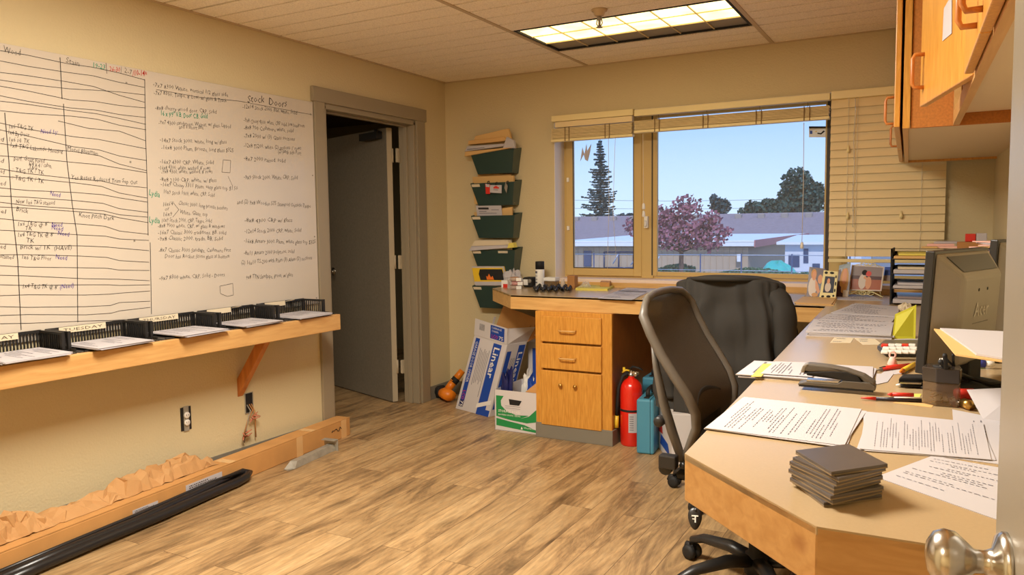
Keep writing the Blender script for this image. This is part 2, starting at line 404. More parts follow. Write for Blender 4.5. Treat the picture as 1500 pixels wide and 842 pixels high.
# ceiling: scored lay-in tiles
mb = MB()
SL = 3.945; PT = .1525
LX0, LX1, LY0, LY1 = -2.15, -.95, 3.945, 4.535      # the troffer opening
TX = [-2.17, -.935]
lights = [(LX0, LX1, LY0, LY1), (LX0, LX1, 1.505, 2.095), (LX0, LX1, -.935, -.345)]
k0 = int((-2.2 - SL) / PT) - 1
for k in range(k0, 9):
    a = SL + k * PT; b = a + PT; g = .009 if k % 4 else .013
    y0, y1 = max(a + g, -2.2), min(b - .004, BW + .02)
    if y1 <= y0: continue
    segs = [(-3.5, .6)]
    for l in lights:
        if a + .01 >= l[2] - .03 and b - .01 <= l[3] + .03 or (a < l[3] - .02 and b > l[2] + .02): segs = [(-3.5, l[0]), (l[1], .6)]
    for s0, s1 in segs: mb.box(s0, s1, y0, y1, H, H + .016)
for (s0, s1, t0, t1) in [(-3.6, LX0, -2.2, 5.3), (LX1, .7, -2.2, 5.3), (LX0, LX1, -2.2, -.935), (LX0, LX1, -.345, 1.505), (LX0, LX1, 2.095, 3.945), (LX0, LX1, 4.535, 5.3)]:
    mb.box(s0, s1, t0, t1, H + .016, H + .03, 1)
mb.box(-6.2, 1.0, -2.3, 5.6, H + .16, H + .3, 1)
mb.box(-6.2, -3.5, 2.0, 6.8, H + .02, H + .16, 1)
ceil = struct(mb.build('ceiling', ['ceil', 'groove']))
mb = MB()
for x in TX + [.30]: mb.box(x - .012, x + .012, -2.2, BW, H - .004, H + .004)
mb.box(LW, .5, BW - .012, BW, H - .006, H + .012); mb.box(LW, LW + .018, -2.2, BW, H - .006, H + .012)
o = mb.build('ceiling_grid', 'tee'); o.parent = ceil
# walls
mb = MB(); wallx(mb, LW - .13, LW, -2.2, 5.25, 0, H + .02, [(3.685, 4.645, 0, 2.085)])
struct(mb.build('wall_left', 'wall'))
WX0, WX1, WZ0, WZ1 = -2.43, .0, .895, 2.075
mb = MB(); wally(mb, BW, BW + .22, LW - .13, .75, 0, H + .02, [(WX0, WX1, WZ0, WZ1)])
struct(mb.build('wall_back', 'wall'))
SR = .032                         # the right side of the room runs slightly out of square
def RS(s, n, z=0): return Vector((.253 + SR * s - n, BW - s - .0 * n, z))
mb = MB(); q = [RS(-.2, 0), RS(7.2, 0), RS(7.2, -.12), RS(-.2, -.12)]
mb.prism([(p.x, p.y) for p in q], 0, H + .02)
struct(mb.build('wall_right', 'wall'))
mb = MB(); wally(mb, -.02, .10, LW, .42, 0, H + .02, [(-.74, .20, 0, 2.08)])
wally(mb, -2.3, -2.2, LW - .13, .75, 0, H + .1, [])
struct(mb.build('wall_front', 'wall'))
# neighbouring room seen through the left door
mb = MB()
wallx(mb, -6.2, -6.1, 2.0, 6.8, 0, H + .1, []); wally(mb, 6.7, 6.8, -6.2, -3.4, 0, H + .1, []); wally(mb, 2.0, 2.1, -6.2, -3.4, 0, H + .1, []); wallx(mb, -3.5, -3.4, 5.25, 6.8, 0, H + .1, [])
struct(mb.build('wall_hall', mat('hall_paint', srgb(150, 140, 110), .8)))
# floor of the neighbouring room beyond 5.25
struct(MB().box(-6.2, -3.35, 5.25, 6.8, -.1, 0).build('floor', 'floor'))
# baseboards
mb = MB(); mb.box(LW, LW + .008, 4.745, BW, 0, .1); mb.box(LW, LW + .008, .1, 3.595, 0, .1)
struct(mb.build('baseboard_left', 'base'))
struct(MB().box(LW, .3, BW - .008, BW, 0, .1).build('baseboard_back', 'base'))
# door casing and frame of the left doorway
mb = MB()
mb.box(LW, LW + .02, 3.594, 3.685, 0, 2.075); mb.box(LW, LW + .02, 4.645, 4.745, 0, 2.075)
mb.box(LW, LW + .026, 3.58, 4.76, 2.073, 2.162)
mb.box(LW - .13, LW + .006, 3.685, 3.71, 0, 2.06); mb.box(LW - .13, LW + .006, 4.62, 4.645, 0, 2.06); mb.box(LW - .13, LW + .006, 3.685, 4.645, 2.04, 2.075)
mb.box(LW - .085, LW - .05, 3.71, 3.722, 0, 2.04); mb.box(LW - .085, LW - .05, 4.608, 4.62, 0, 2.04); mb.box(LW - .085, LW - .05, 3.71, 4.62, 2.028, 2.04)
struct(mb.build('trim_1', 'trim', bevel=.003))
# the grey door, swung into the next room
hp = Vector((-3.545, 4.556, 0)); dd = _n((-.845, .296, 0)); dn = Vector((-dd.y, dd.x, 0)); dn = -dn if dn.y < 0 else dn
def DP(a, b, z): return hp + dd * a + dn * b + Vector((0, 0, z))
th = thing('door_1', '', 'door', hp); del th['label']; del th['category']; struct(th)
mb = MB(); mb.hexa([DP(.003, 0, .008), DP(.90, 0, .008), DP(.90, .044, .008), DP(.003, .044, .008)], (0, 0, 2.02))
part(mb, 'door_panel', 'door', th)
mb = MB(); mb.hexa([DP(-.001, 0, .008), DP(.003, 0, .008), DP(.003, .044, .008), DP(-.001, .044, .008)], (0, 0, 2.02))
part(mb, 'door_edge', 'dooredge', th)
for z in (.22, 1.0, 1.78):
    mb = MB(); mb.box(-3.50, -3.482, 4.60, 4.622, z, z + .1); q = DP(-.002, .02, z); mb.tube([q + Vector((.012, .02, 0)), q + Vector((.012, .02, .1))], .008, 8)
    mb.hexa([DP(-.004, .003, z), DP(-.001, .003, z), DP(-.001, .042, z), DP(-.004, .042, z)], (0, 0, .1))
    part(mb, 'hinge', 'dooredge', th)
kz = .955; mb = MB(); X = Matrix.Translation(DP(.835, 0, kz)) @ Vector((0, 0, 1)).rotation_difference(-dn).to_matrix().to_4x4()
mb.lathe([(.032, 0), (.032, .006), (.014, .012), (.012, .03), (.024, .04), (.029, .052), (.024, .064), (.001, .068)], 18, X=X)
part(mb, 'door_knob', 'chrome', th)
mb = MB(); mb.hexa([DP(.06, -.05, 1.955), DP(.30, -.05, 1.955), DP(.30, -.001, 1.955), DP(.06, -.001, 1.955)], (0, 0, .05)); mb.hexa([DP(.1, -.03, 2.005), DP(.12, -.03, 2.005), DP(.12, -.01, 2.005), DP(.1, -.01, 2.005)], (0, 0, .02))
part(mb, 'door_closer', 'blackm', th)
# the near door, opened inward beside the camera
e0 = Vector((.0575, .92, 0)); e1 = Vector((.155, .115, 0)); ed = _n(e1 - e0); en = Vector((ed.y, -ed.x, 0)); en = -en if en.x < 0 else en
def EP(a, b, z): return e0 + ed * a + en * b + Vector((0, 0, z))
th = thing('door_2', '', 'door', e0); del th['label']; del th['category']; struct(th)
mb = MB(); mb.hexa([EP(0, 0, .008), EP(.81, 0, .008), EP(.81, .036, .008), EP(0, .036, .008)], (0, 0, 2.03))
part(mb, 'door_panel', 'pdoor', th, bevel=.004)
kc = EP(.062, 0, .966); X = Matrix.Translation(kc) @ Vector((0, 0, 1)).rotation_difference(-en).to_matrix().to_4x4()
mb = MB(); mb.lathe([(.031, -.001), (.031, .004), (.027, .009), (.014, .013), (.011, .02), (.0115, .028), (.019, .036), (.026, .044), (.0275, .054), (.024, .063), (.014, .069), (.001, .071)], 32, X=X)
part(mb, 'door_knob', 'chrome', th)
# ------------------------------------------------------------------ window
FY = 5.205
mb = MB()
mb.box(WX0, WX0 + .004, BW + .001, BW + .21, WZ0, WZ1, 1); mb.box(WX0, WX1, BW + .001, BW + .21, WZ1 - .004, WZ1, 1); mb.box(WX1 - .004, WX1, BW + .001, BW + .21, WZ0, WZ1, 1)
def fr(x0, x1, z0, z1, w, y0=FY, d=.035, m=0):
    mb.box(x0, x0 + w, y0, y0 + d, z0, z1, m); mb.box(x1 - w, x1, y0, y0 + d, z0, z1, m); mb.box(x0 + w, x1 - w, y0, y0 + d, z0, z0 + w, m); mb.box(x0 + w, x1 - w, y0, y0 + d, z1 - w, z1, m)
fr(WX0 + .004, WX1 - .004, .925, WZ1, .018, FY + .0, .05)
mb.box(-1.83, -1.745, FY - .012, FY + .04, .93, WZ1 - .01, 0); mb.box(-.612, -.53, FY - .012, FY + .04, .93, WZ1 - .01, 0)
wf = struct(mb.build('window_1', ['winf', 'reveal']))
mb = MB(); fr(-2.405, -1.828, .94, 2.06, .058, FY - .02, .03); part(mb, 'sash', 'winf', wf, bevel=.004)
mb = MB(); fr(-1.748, -.609, .945, 2.06, .03, FY - .01, .03); part(mb, 'fixed_frame', 'winf', wf, bevel=.003)
mb = MB(); fr(-.53, -.02, .945, 2.06, .03, FY - .01, .03); part(mb, 'fixed_frame', 'winf', wf, bevel=.003)
mb = MB(); fr(-2.35, -1.883, .993, 2.005, .006, FY - .021, .004, 0); part(mb, 'gasket', 'windark', wf)
mb = MB(); mb.box(-.629, -.606, FY - .014, FY - .010, .95, 2.05); mb.box(-1.756, -1.748, FY - .016, FY - .012, .95, 2.05); part(mb, 'gasket', 'windark', wf)
for a, b in ((-2.35, -1.88), (-1.72, -.635), (-.505, -.045)):
    mb = MB(); mb.box(a, b, FY + .004, FY + .008, .975, 2.03); part(mb, 'pane', 'glass', wf)
mb = MB(); mb.box(WX0, WX1, BW - .02, FY + .045, .893, .928); mb.box(WX0 - .01, WX1, BW - .035, BW - .002, .868, .906, 1)
part(mb, 'window_sill', ['sill', 'maple_x'], wf, bevel=.003)
mb = MB(); mb.box(-2.392, -2.376, FY - .035, FY - .018, 1.62, 1.65); mb.box(-2.392, -2.376, FY - .035, FY - .018, 1.27, 1.30)
part(mb, 'sash_clip', 'white', wf)
mb = MB(); mb.box(-1.80, -1.775, FY - .045, FY - .012, 1.28, 1.36); mb.tube([(-1.787, FY - .045, 1.33), (-1.787, FY - .06, 1.29)], .008, 6)
part(mb, 'window_latch', 'white', wf)

# woven shades bunched up, and the closed slatted blind
def shade(name, label, x0, x1, zt, zs0, zs1, n, cords):
    th = thing(name, label, 'blind', ((x0 + x1) / 2, BW, zt), 'gathered woven shades')
    mb = MB(); mb.box(x0, x1, BW - .05, BW - .003, zt - .042, zt); part(mb, 'headrail', 'rail', th, bevel=.003)
    mb = MB(); rnd = random.Random(int(x1 * 100))
    for i in range(n):
        z = zs0 + .02 + (zs1 - zs0 - .02) * i / n; dy = rnd.uniform(-.004, .004); t = (zs1 - zs0 - .02) / n
        mb.box(x0 + rnd.uniform(0, .006), x1 - rnd.uniform(0, .006), BW - .058 + dy, BW - .012 + dy, z + t * .18, z + t * .80)
    part(mb, 'slat_stack', 'woven', th)
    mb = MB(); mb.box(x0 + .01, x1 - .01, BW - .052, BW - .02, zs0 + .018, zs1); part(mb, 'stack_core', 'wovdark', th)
    mb = MB(); mb.box(x0, x1, BW - .06, BW - .012, zs0, zs0 + .018); part(mb, 'bottom_rail', 'rail', th, bevel=.003)
    for c in cords:
        mb = MB(); mb.tube([(c, BW - .033, zs0), (c, BW - .033, zt - .03)], .0014, 5)
        mb.box(c - .018, c - .013, BW - .064, BW - .06, zs0, zs1 + .004); mb.box(c + .013, c + .018, BW - .064, BW - .06, zs0, zs1 + .004)
        part(mb, 'ladder_cord', 'wovdark', th)
    return th
t1 = shade('woven_shade', 'short gathered woven shade over the narrow left window sash', -2.427, -1.822, 2.075, 1.892, 1.985, 13, (-2.3, -2.0))
mb = MB(); mb.box(-2.40, -1.83, BW - .045, BW - .006, 1.992, 2.03); part(mb, 'valance', 'blind', t1)
t2 = shade('woven_shade', 'long gathered woven shade across the top of the wide middle window', -1.812, -.594, 2.066, 1.912, 1.992, 12, (-1.65, -1.33, -1.0, -.72))
for (x, z0, z1, lab, cx) in ((-1.745, 1.36, 1.9, 'white pull cord with two tassels hanging by the window mullion', -1.74), (-.735, 1.15, 1.9, 'thin white lift cord hanging at the right of the wide window', -.735), (-1.99, 1.0, 1.9, 'pair of thin cords hanging across the narrow left window', -2.0)):
    th = thing('blind_cord', lab, 'cord', (x, BW - .06, z0))
    mb = MB(); mb.tube([(x, BW - .065, z1), (x + .002, BW - .062, (z0 + z1) / 2), (cx, BW - .066, z0)], .002 if x > -1.5 else .0015, 5)
    if x < -1.9: mb.tube([(x + .05, BW - .065, z1), (x + .03, BW - .062, 1.4), (x + .055, BW - .066, z0 + .06)], .0015, 5)
    part(mb, 'line', 'cord', th)
    if x > -1.9:
        mb = MB(); X = Matrix.Translation((cx, BW - .066, z0))
        for dz in ((0, .05) if x < -1.5 else (0,)):
            mb.lathe([(.003, .035 + dz), (.008, .03 + dz), (.011, 0 + dz), (.008, -.006 + dz)], 10, X=X)
        part(mb, 'tassel', 'white', th)
th = thing('slatted_blind', 'closed cream slatted blind covering the right part of the window', 'blind', (-.28, BW, 2.07))
bx0, bx1 = -.587, .02
mb = MB(); mb.box(bx0, bx1, BW - .055, BW - .003, 2.025, 2.072); part(mb, 'headrail', 'rail', th, bevel=.003)
mb = MB(); z = 2.02
while z > 1.10:
    z -= .0485
    mb.add([(bx0, BW - .048, z), (bx1, BW - .048, z), (bx1, BW - .040, z + .027), (bx0, BW - .040, z + .027), (bx0, BW - .030, z + .053), (bx1, BW - .030, z + .053),
            (bx0, BW - .045, z - .001), (bx1, BW - .045, z - .001), (bx1, BW - .037, z + .027), (bx0, BW - .037, z + .027), (bx0, BW - .027, z + .054), (bx1, BW - .027, z + .054)],
           [(0, 1, 2, 3), (3, 2, 5, 4), (6, 9, 8, 7), (9, 10, 11, 8), (0, 6, 7, 1), (4, 5, 11, 10)], 0)
part(mb, 'slats', 'blind', th)
mb = MB(); mb.box(bx0, bx1, BW - .055, BW - .02, 1.062, 1.082); part(mb, 'bottom_rail', 'rail', th, bevel=.003)
for x in (-.49, -.44, -.1): mb = MB(); mb.tube([(x, BW - .052, 2.03), (x, BW - .052, 1.07)], .0012, 5); part(mb, 'ladder_cord', 'cord', th)
mb = MB(); pts = [(-.455 + .003 * math.sin(i), BW - .058, 2.02 - i * .05) for i in range(16)]; mb.tube(pts, .003, 6)
for i in range(1, 16, 3): mb.lathe([(.001, -.012), (.005, 0), (.001, .012)], 8, X=Matrix.Translation(pts[i]))
part(mb, 'tilt_wand', 'clearp', th)
for x, z in ((-.487, 1.72), (-.484, 1.33), (-.20, 1.33)):
    mb = MB(); mb.lathe([(.004, .03), (.010, 0), (.006, -.012)], 10, X=Matrix.Translation((x, BW - .058, z))); part(mb, 'cord_knob', 'rail', th)
# window sticker and decal
def stk(u0, v0, u1, v1, y): 
    return [PY(u0, v1, y), PY(u1, v1, y), PY(u1, v0, y), PY(u0, v0, y)]
q = stk(1185, 185, 1210, 201, FY - .002); mb = MB(); mb.hexa(q, (0, .004, 0)); f = Face(*q)
f.rect(mb, 0, 1, .82, 1, .001, 1); f.rect(mb, .05, .2, .3, .6, .001, 2); f.poly(mb, [(.5, .3), (.72, .25), (.95, .55), (.85, .62), (.7, .38), (.5, .42)], .001, 1); f.rect(mb, .38, .46, .48, .58, .001, 3)
o = mb.build('window_sticker', ['white', 'blackm', 'blue', 'yellow'], loc=q[0]); tag(o, 'small white sticker with black band high on the wide window', 'sticker')
mb = MB(); pts = [(850, 236), (853, 216), (856, 226), (859, 211), (860, 221), (866, 211), (864, 224), (861, 236), (857, 234), (855, 226)]
w = [PY(u, v, FY - .024) for u, v in pts]; n = len(w); mb.add(w + [p + Vector((0, .003, 0)) for p in w], [tuple(range(n)), tuple(range(n, 2*n))[::-1]] + [(i, (i+1) % n, n+(i+1) % n, n+i) for i in range(n)])
o = mb.build('window_decal', mat('decal', srgb(206, 196, 200), .5), loc=w[0]); tag(o, 'small pale bird shaped decal at the top of the narrow window', 'decal')

# ------------------------------------------------------------------ ceiling light, sprinkler
def troffer(label, x0, x1, y0, y1, lit, first):
    th = thing('ceiling_light', label, 'ceiling light', ((x0+x1)/2, (y0+y1)/2, H), 'recessed ceiling lights')
    mb = MB(); w = .014
    mb.box(x0, x1, y0, y0+w, H-.003, H+.10); mb.box(x0, x1, y1-w, y1, H-.003, H+.10); mb.box(x0, x0+w, y0+w, y1-w, H-.003, H+.10); mb.box(x1-w, x1, y0+w, y1-w, H-.003, H+.10)
    part(mb, 'frame', 'blackm', th)
    cx = (x1-x0-2*w)/6; cy = (y1-y0-2*w)/3
    mb = MB()
    for i in range(1, 6): mb.box(x0+w+i*cx-.003, x0+w+i*cx+.003, y0+w, y1-w, H+.001, H+.007)
    for j in range(1, 3): mb.box(x0+w, x1-w, y0+w+j*cy-.002, y0+w+j*cy+.002, H+.001, H+.007)
    part(mb, 'louvre', lit, th)
    mb = MB(); mb.box(x0+w, x1-w, y0+w, y0+w+2*cy, H+.008, H+.014); part(mb, 'diffuser', first, th)
    mb = MB(); mb.box(x0+w, x1-w, y0+w+2*cy, y1-w, H+.008, H+.014); part(mb, 'dark_panel', 'grey', th)
    mb = MB(); mb.box(x0+w, x1-w, y0+w, y1-w, H+.06, H+.1); part(mb, 'housing', 'grey', th)
    return th
def diff_mat(name, s):
    m = bpy.data.materials.new(name); m.use_nodes = True; nt = m.node_tree; b = nt.nodes['Principled BSDF']
    b.inputs['Base Color'].default_value = (.8, .75, .6, 1); b.inputs['Emission Color'].default_value = srgb(255, 226, 158); b.inputs['Emission Strength'].default_value = s
    tc = nt.nodes.new('ShaderNodeTexCoord'); n = nt.nodes.new('ShaderNodeTexNoise'); n.inputs['Scale'].default_value = 5; nt.links.new(tc.outputs['Object'], n.inputs['Vector'])
    r = nt.nodes.new('ShaderNodeMapRange'); r.inputs[1].default_value = .35; r.inputs[2].default_value = .65; r.inputs[3].default_value = s*.72; r.inputs[4].default_value = s*1.25
    nt.links.new(n.outputs['Fac'], r.inputs[0]); nt.links.new(r.outputs[0], b.inputs['Emission Strength'])
    return m
M['diff'] = diff_mat('lit_diffuser', 1.9)
M['louv'] = mat('louvre_paint', srgb(226, 204, 150), .5)
troffer('recessed louvred ceiling light nearest the window wall', LX0, LX1, LY0, LY1, 'louv', 'diff')
sp = at(878, 14, 2, H)
th = thing('fire_sprinkler', 'pendant fire sprinkler on the ceiling in front of the light', 'sprinkler', sp)
mb = MB(); X = Matrix.Translation(sp); mb.lathe([(.042, 0), (.04, -.008), (.03, -.014), (.024, -.03), (.012, -.034)], 20, X=X); part(mb, 'escutcheon', 'tee', th)
mb = MB(); mb.lathe([(.012, -.03), (.013, -.05), (.007, -.055), (.006, -.085), (.017, -.088), (.017, -.091), (.002, -.092)], 14, X=X)
mb.tube([sp+Vector((.012, 0, -.05)), sp+Vector((.016, 0, -.07)), sp+Vector((.006, 0, -.086))], .003, 6); mb.tube([sp+Vector((-.012, 0, -.05)), sp+Vector((-.016, 0, -.07)), sp+Vector((-.006, 0, -.086))], .003, 6)
part(mb, 'sprinkler_head', 'grey', th)
# ================================================================== OUTSIDE
GZ = -2.6
M['o_wall'] = mat('tan_siding', srgb(186, 168, 150), .8, nscale=2, namt=.05)
M['o_wall2'] = mat('grey_siding', srgb(160, 150, 146), .8)
M['o_roof'] = mat('shingle_roof', srgb(150, 136, 142), .9, nscale=3, namt=.12)
M['o_metal'] = mat('white_metal_roof', srgb(236, 240, 246), .4)
M['o_fascia'] = mat('rust_fascia', srgb(176, 120, 122), .6)
M['o_house'] = mat('white_siding', srgb(220, 224, 236), .7)
M['o_dark'] = mat('dark_glass', srgb(70, 84, 120), .2)
M['o_tarp'] = mat('teal_tarp', srgb(70, 190, 180), .5, bump=.4, bscale=2)
M['o_ground'] = mat('asphalt', srgb(150, 148, 152), .9, nscale=.5, namt=.1)
M['o_fir'] = mat('fir_needles', srgb(58, 84, 92), .8, nscale=1, namt=.2)
M['o_pine'] = mat('pine_needles', srgb(62, 90, 84), .8, nscale=1, namt=.2)
M['o_plum'] = mat('plum_leaves', srgb(158, 104, 122), .7, nscale=2, namt=.25)
M['o_hedge'] = mat('hedge_leaves', srgb(84, 120, 96), .8, nscale=2, namt=.2)
M['o_bark'] = mat('bark', srgb(96, 80, 76), .9)
M['o_rail'] = mat('fence_steel', srgb(170, 184, 206), .4, .3)
struct(MB().box(-160, 110, 6, 330, GZ - .3, GZ).build('ground', 'o_ground'))
def lf(mb, c, r, rnd, m=0):
    a = Vector((rnd.uniform(-1, 1), rnd.uniform(-1, 1), rnd.uniform(-1, 1))); a.normalize(); b = a.orthogonal(); b.normalize(); w = a.cross(b)
    mb.add([c + b*r, c + w*r*.8, c - b*r, c - w*r*.8], [(0, 1, 2, 3)], m)
# long shingled building far behind
YB = 78.
p = lambda u, v, y=YB: PY(u, v, y)
def barn(name, label, u0, u1, vr, ve, y, wallm, roofm, depth=14, vents=0):
    a, b = PY(u0, vr, y + depth / 2), PY(u1, vr + (u1-u0)*-.004, y + depth / 2); e0, e1 = PY(u0, ve, y), PY(u1, ve, y)
    zr = (a.z + b.z)/2; ze = (e0.z + e1.z)/2
    th = thing(name, label, 'building', (a.x, y, GZ))
    mb = MB(); mb.box(e0.x, e1.x, y + .4, y + depth - .4, GZ, ze - .1); part(mb, 'wall', wallm, th)
    mb = MB(); x0, x1 = e0.x - .5, e1.x + .5; t = .25
    mb.add([(x0, y, ze), (x1, y, ze), (x1, y + depth/2, zr), (x0, y + depth/2, zr), (x0, y + depth, ze), (x1, y + depth, ze),
            (x0, y, ze - t), (x1, y, ze - t), (x1, y + depth/2, zr - t), (x0, y + depth/2, zr - t), (x0, y + depth, ze - t), (x1, y + depth, ze - t)],
           [(0, 1, 2, 3), (3, 2, 5, 4), (6, 9, 8, 7), (9, 10, 11, 8), (0, 6, 7, 1), (4, 5, 11, 10), (0, 3, 9, 6), (3, 4, 10, 9), (1, 7, 8, 2), (2, 8, 11, 5)])
    part(mb, 'roof', roofm, th)
    for i in range(vents):
        x = x0 + (x1 - x0) * (i + .5) / vents
        mb = MB(); mb.box(x - .35, x + .35, y + depth/2 - 1.6, y + depth/2 - .9, zr - .7, zr - .05); part(mb, 'roof_vent', 'o_wall2', th, bevel=.08)
    return th
barn('long_building', 'long low building with a mauve shingled roof behind the yard', 800, 1260, 315, 352, YB, 'o_wall', 'o_roof', 16, 14)
# metal roofed workshop
Yw = 52.
A = PY(838, 352, Yw); B = PY(1096, 354, Yw); E = PY(1180, 343.5, Yw + 16)
th = thing('workshop', 'tan workshop with a white metal roof and rust coloured fascia', 'building', (A.x, Yw, GZ))
zt = B.z
mb = MB(); bk = Vector((A.x, Yw + 16, 0))
mb.prism([(A.x, Yw), (B.x, Yw), (E.x - 1, Yw + 15.6), (A.x, Yw + 15.6)], GZ, zt - .35)
for i in range(30): x = A.x + (B.x - A.x) * i / 30; mb.box(x, x + .05, Yw - .05, Yw, GZ, zt - .35)
mb.add([(B.x, Yw, zt - .4), (E.x - 1, Yw + 15.6, zt - .4), (E.x - 1, Yw + 15.6, E.z - .3)], [(0, 1, 2)])
part(mb, 'wall', 'o_wall', th)
mb = MB(); R1 = [Vector((A.x - .6, Yw - .6, zt)), Vector((B.x + .5, Yw - .6, zt)), Vector((E.x + .2, Yw + 16, E.z)), Vector((A.x - .6, Yw + 16, E.z))]
mb.hexa(R1, (0, 0, .1)); part(mb, 'roof', 'o_metal', th)
mb = MB(); mb.hexa([R1[0] + Vector((0, -.06, -.28)), R1[1] + Vector((0, -.06, -.28)), R1[1] + Vector((0, -.06, -.02)), R1[0] + Vector((0, -.06, -.02))], (0, .06, 0)); part(mb, 'gutter', 'o_metal', th)
mb = MB(); mb.hexa([R1[1] + Vector((0, 0, -.35)), R1[2] + Vector((0, 0, -.35)), R1[2] + Vector((0, 0, .12)), R1[1] + Vector((0, 0, .12))], (.08, 0, 0)); part(mb, 'fascia', 'o_fascia', th)
q = [PY(855, 390, Yw - .1), PY(866, 390, Yw - .1), PY(866, 367, Yw - .1), PY(855, 367, Yw - .1)]; mb = MB(); mb.hexa(q, (0, .08, 0)); part(mb, 'door', 'o_dark', th)
q = [PY(885, 392, Yw - .1), PY(928, 392, Yw - .1), PY(928, 369, Yw - .1), PY(885, 369, Yw - .1)]; mb = MB()
for i in range(4): mb.tube([q[i], q[(i+1) % 4]], .06, 6)
mb.tube([(q[0] + q[1]) / 2, (q[2] + q[3]) / 2], .06, 6)
part(mb, 'gate_frame', 'o_dark', th)
q = [PY(1081, 383, Yw - .1), PY(1087, 383, Yw - .1), PY(1087, 372, Yw - .1), PY(1081, 372, Yw - .1)]; mb = MB(); mb.hexa(q, (0, -.3, 0)); part(mb, 'meter_box', 'o_metal', th)
# little white house
Yh = 46.
a, b = PY(1150, 358, Yh), PY(1262, 356, Yh)
th = thing('white_cabin', 'small white cabin with two dark windows at the right of the yard', 'building', (a.x, Yh, GZ))
mb = MB(); mb.box(a.x, b.x, Yh, Yh + 7, GZ, a.z); part(mb, 'wall', 'o_house', th)
mb = MB(); r = PY(1150, 352, Yh + 7).z + .0
mb.add([(a.x - .4, Yh - .4, a.z), (b.x, Yh - .4, a.z), (b.x, Yh + 7, a.z + .3), (a.x - .4, Yh + 7, a.z + .3), (a.x - .4, Yh - .4, a.z + .15), (b.x, Yh - .4, a.z + .15), (b.x, Yh + 7, a.z + .45), (a.x - .4, Yh + 7, a.z + .45)],
       [(0, 1, 2, 3), (4, 5, 6, 7), (0, 1, 5, 4), (1, 2, 6, 5), (2, 3, 7, 6), (3, 0, 4, 7)]); part(mb, 'roof', 'o_metal', th)
for (u0, v0, u1, v1) in ((1177, 364, 1184, 385), (1155, 373, 1171, 391), (1190, 386, 1201, 398)):
    q = [PY(u0, v1, Yh - .05), PY(u1, v1, Yh - .05), PY(u1, v0, Yh - .05), PY(u0, v0, Yh - .05)]; mb = MB(); mb.hexa(q, (0, .04, 0)); part(mb, 'window', 'o_dark', th)
# tarp covered vehicle
c = PY(1136, 398, 40.); 
th = PY(1105, 398, 40.); r_ = (PY(1176, 398, 40.) - th).x / 2
def tarp(a, b):
    g = a * 2 * PI; z = math.sin(b * PI / 2); k = math.cos(b * PI / 2) ** .5
    x = r_ * k * math.cos(g) * (1 if math.cos(g) > 0 else .85); y = 2.0 * k * math.sin(g)
    zz = 1.5 * z * (1 - .25 * max(0, x / r_)) + .06 * math.sin(g * 5)
    return (th.x + r_ + x, 40 + y, GZ + max(0, zz))
mb = MB(); mb.grid(tarp, 36, 9, closeu=True)
zs = max(v.z for v in mb.v); k = (PY(1136, 381, 40.).z - GZ) / (zs - GZ); mb.v = [Vector((v.x, v.y, GZ + (v.z - GZ) * k)) for v in mb.v]
o = mb.build('covered_vehicle', 'o_tarp', loc=(c.x, 40, GZ)); tag(o, 'vehicle under a teal tarp parked beside the white cabin', 'vehicle')
# trees
def conifer(label, u, vt, hw, y, seed, n=26, group='trees beyond the yard', matn='o_fir'):
    t = PY(u, vt, y); h = t.z - GZ; R = hw / F * y * 1.05; rnd = random.Random(seed)
    th = thing('conifer_tree', label, 'tree', (t.x, y, GZ), group)
    mb = MB(); mb.tube([(t.x, y, GZ), (t.x, y, t.z)], [.28, .04], 8); part(mb, 'trunk', 'o_bark', th)
    mb = MB()
    for i in range(n):
        f = (i + .5) / n; z = GZ + h * (.12 + .87 * f); rr = R * 1.12 * (1 - f) ** .85 * rnd.uniform(.65, 1.15) + .15
        for j in range(9):
            g = rnd.uniform(0, 2*PI); L = rr * rnd.uniform(.6, 1.05); dr = Vector((math.cos(g), math.sin(g), -.22)); m_ = int(7 + L * 7)
            for k in range(m_):
                q = k / m_; c = Vector((t.x, y, z)) + dr * L * q + Vector((0, 0, L * .25 * q * q))
                sd = dr.cross(Vector((0, 0, 1))).normalized() * rnd.uniform(-1, 1) * L * .22 * (1.1 - q)
                lf(mb, c + sd, rnd.uniform(.12, .26), rnd)
    part(mb, 'foliage', matn, th)
def leafy(name, label, blobs, y, seed, matn, dens=1, leaf=.3, group='trees beyond the yard', trunk=None, base_u=None):
    rnd = random.Random(seed); base = PY(base_u if base_u else blobs[0][0], 380, y)
    th = thing(name, label, 'tree', (base.x, y, GZ), group)
    mb = MB(); cs = []
    for (u, v, ru, rv) in blobs:
        c = PY(u, v, y); a = ru / F * y; b = rv / F * y; cs.append(c)
        for i in range(int(dens * 90 * a * b / leaf / leaf * .12)):
            g = Vector((rnd.gauss(0, 1), rnd.gauss(0, 1), rnd.gauss(0, 1))); g.normalize(); q = rnd.random() ** .45
            lf(mb, c + Vector((g.x * a * q, g.y * a * .7 * q, g.z * b * q)), leaf * rnd.uniform(.6, 1.3), rnd)
    part(mb, 'foliage', matn, th)
    mb = MB(); top = cs[0]; tz = trunk if trunk else (GZ + top.z) / 2; r = .022 * (top.z - GZ) + .03
    mb.tube([(base.x, y, GZ), (base.x, y, tz)], [r, r * .8], 8)
    for c in cs: mb.tube([(base.x, y, tz), (base.x * .4 + c.x * .6, y + rnd.uniform(-.3, .3), tz * .55 + c.z * .45), c], [r * .6, r * .35, r * .1], 6)
    part(mb, 'trunk', 'o_bark', th)
conifer('tall spruce standing behind the roof, seen in the narrow window', 879, 204, 36, 101., 3, 40)
conifer('spruce half hidden by the window mullion', 955, 268, 18, 103., 5, 20)
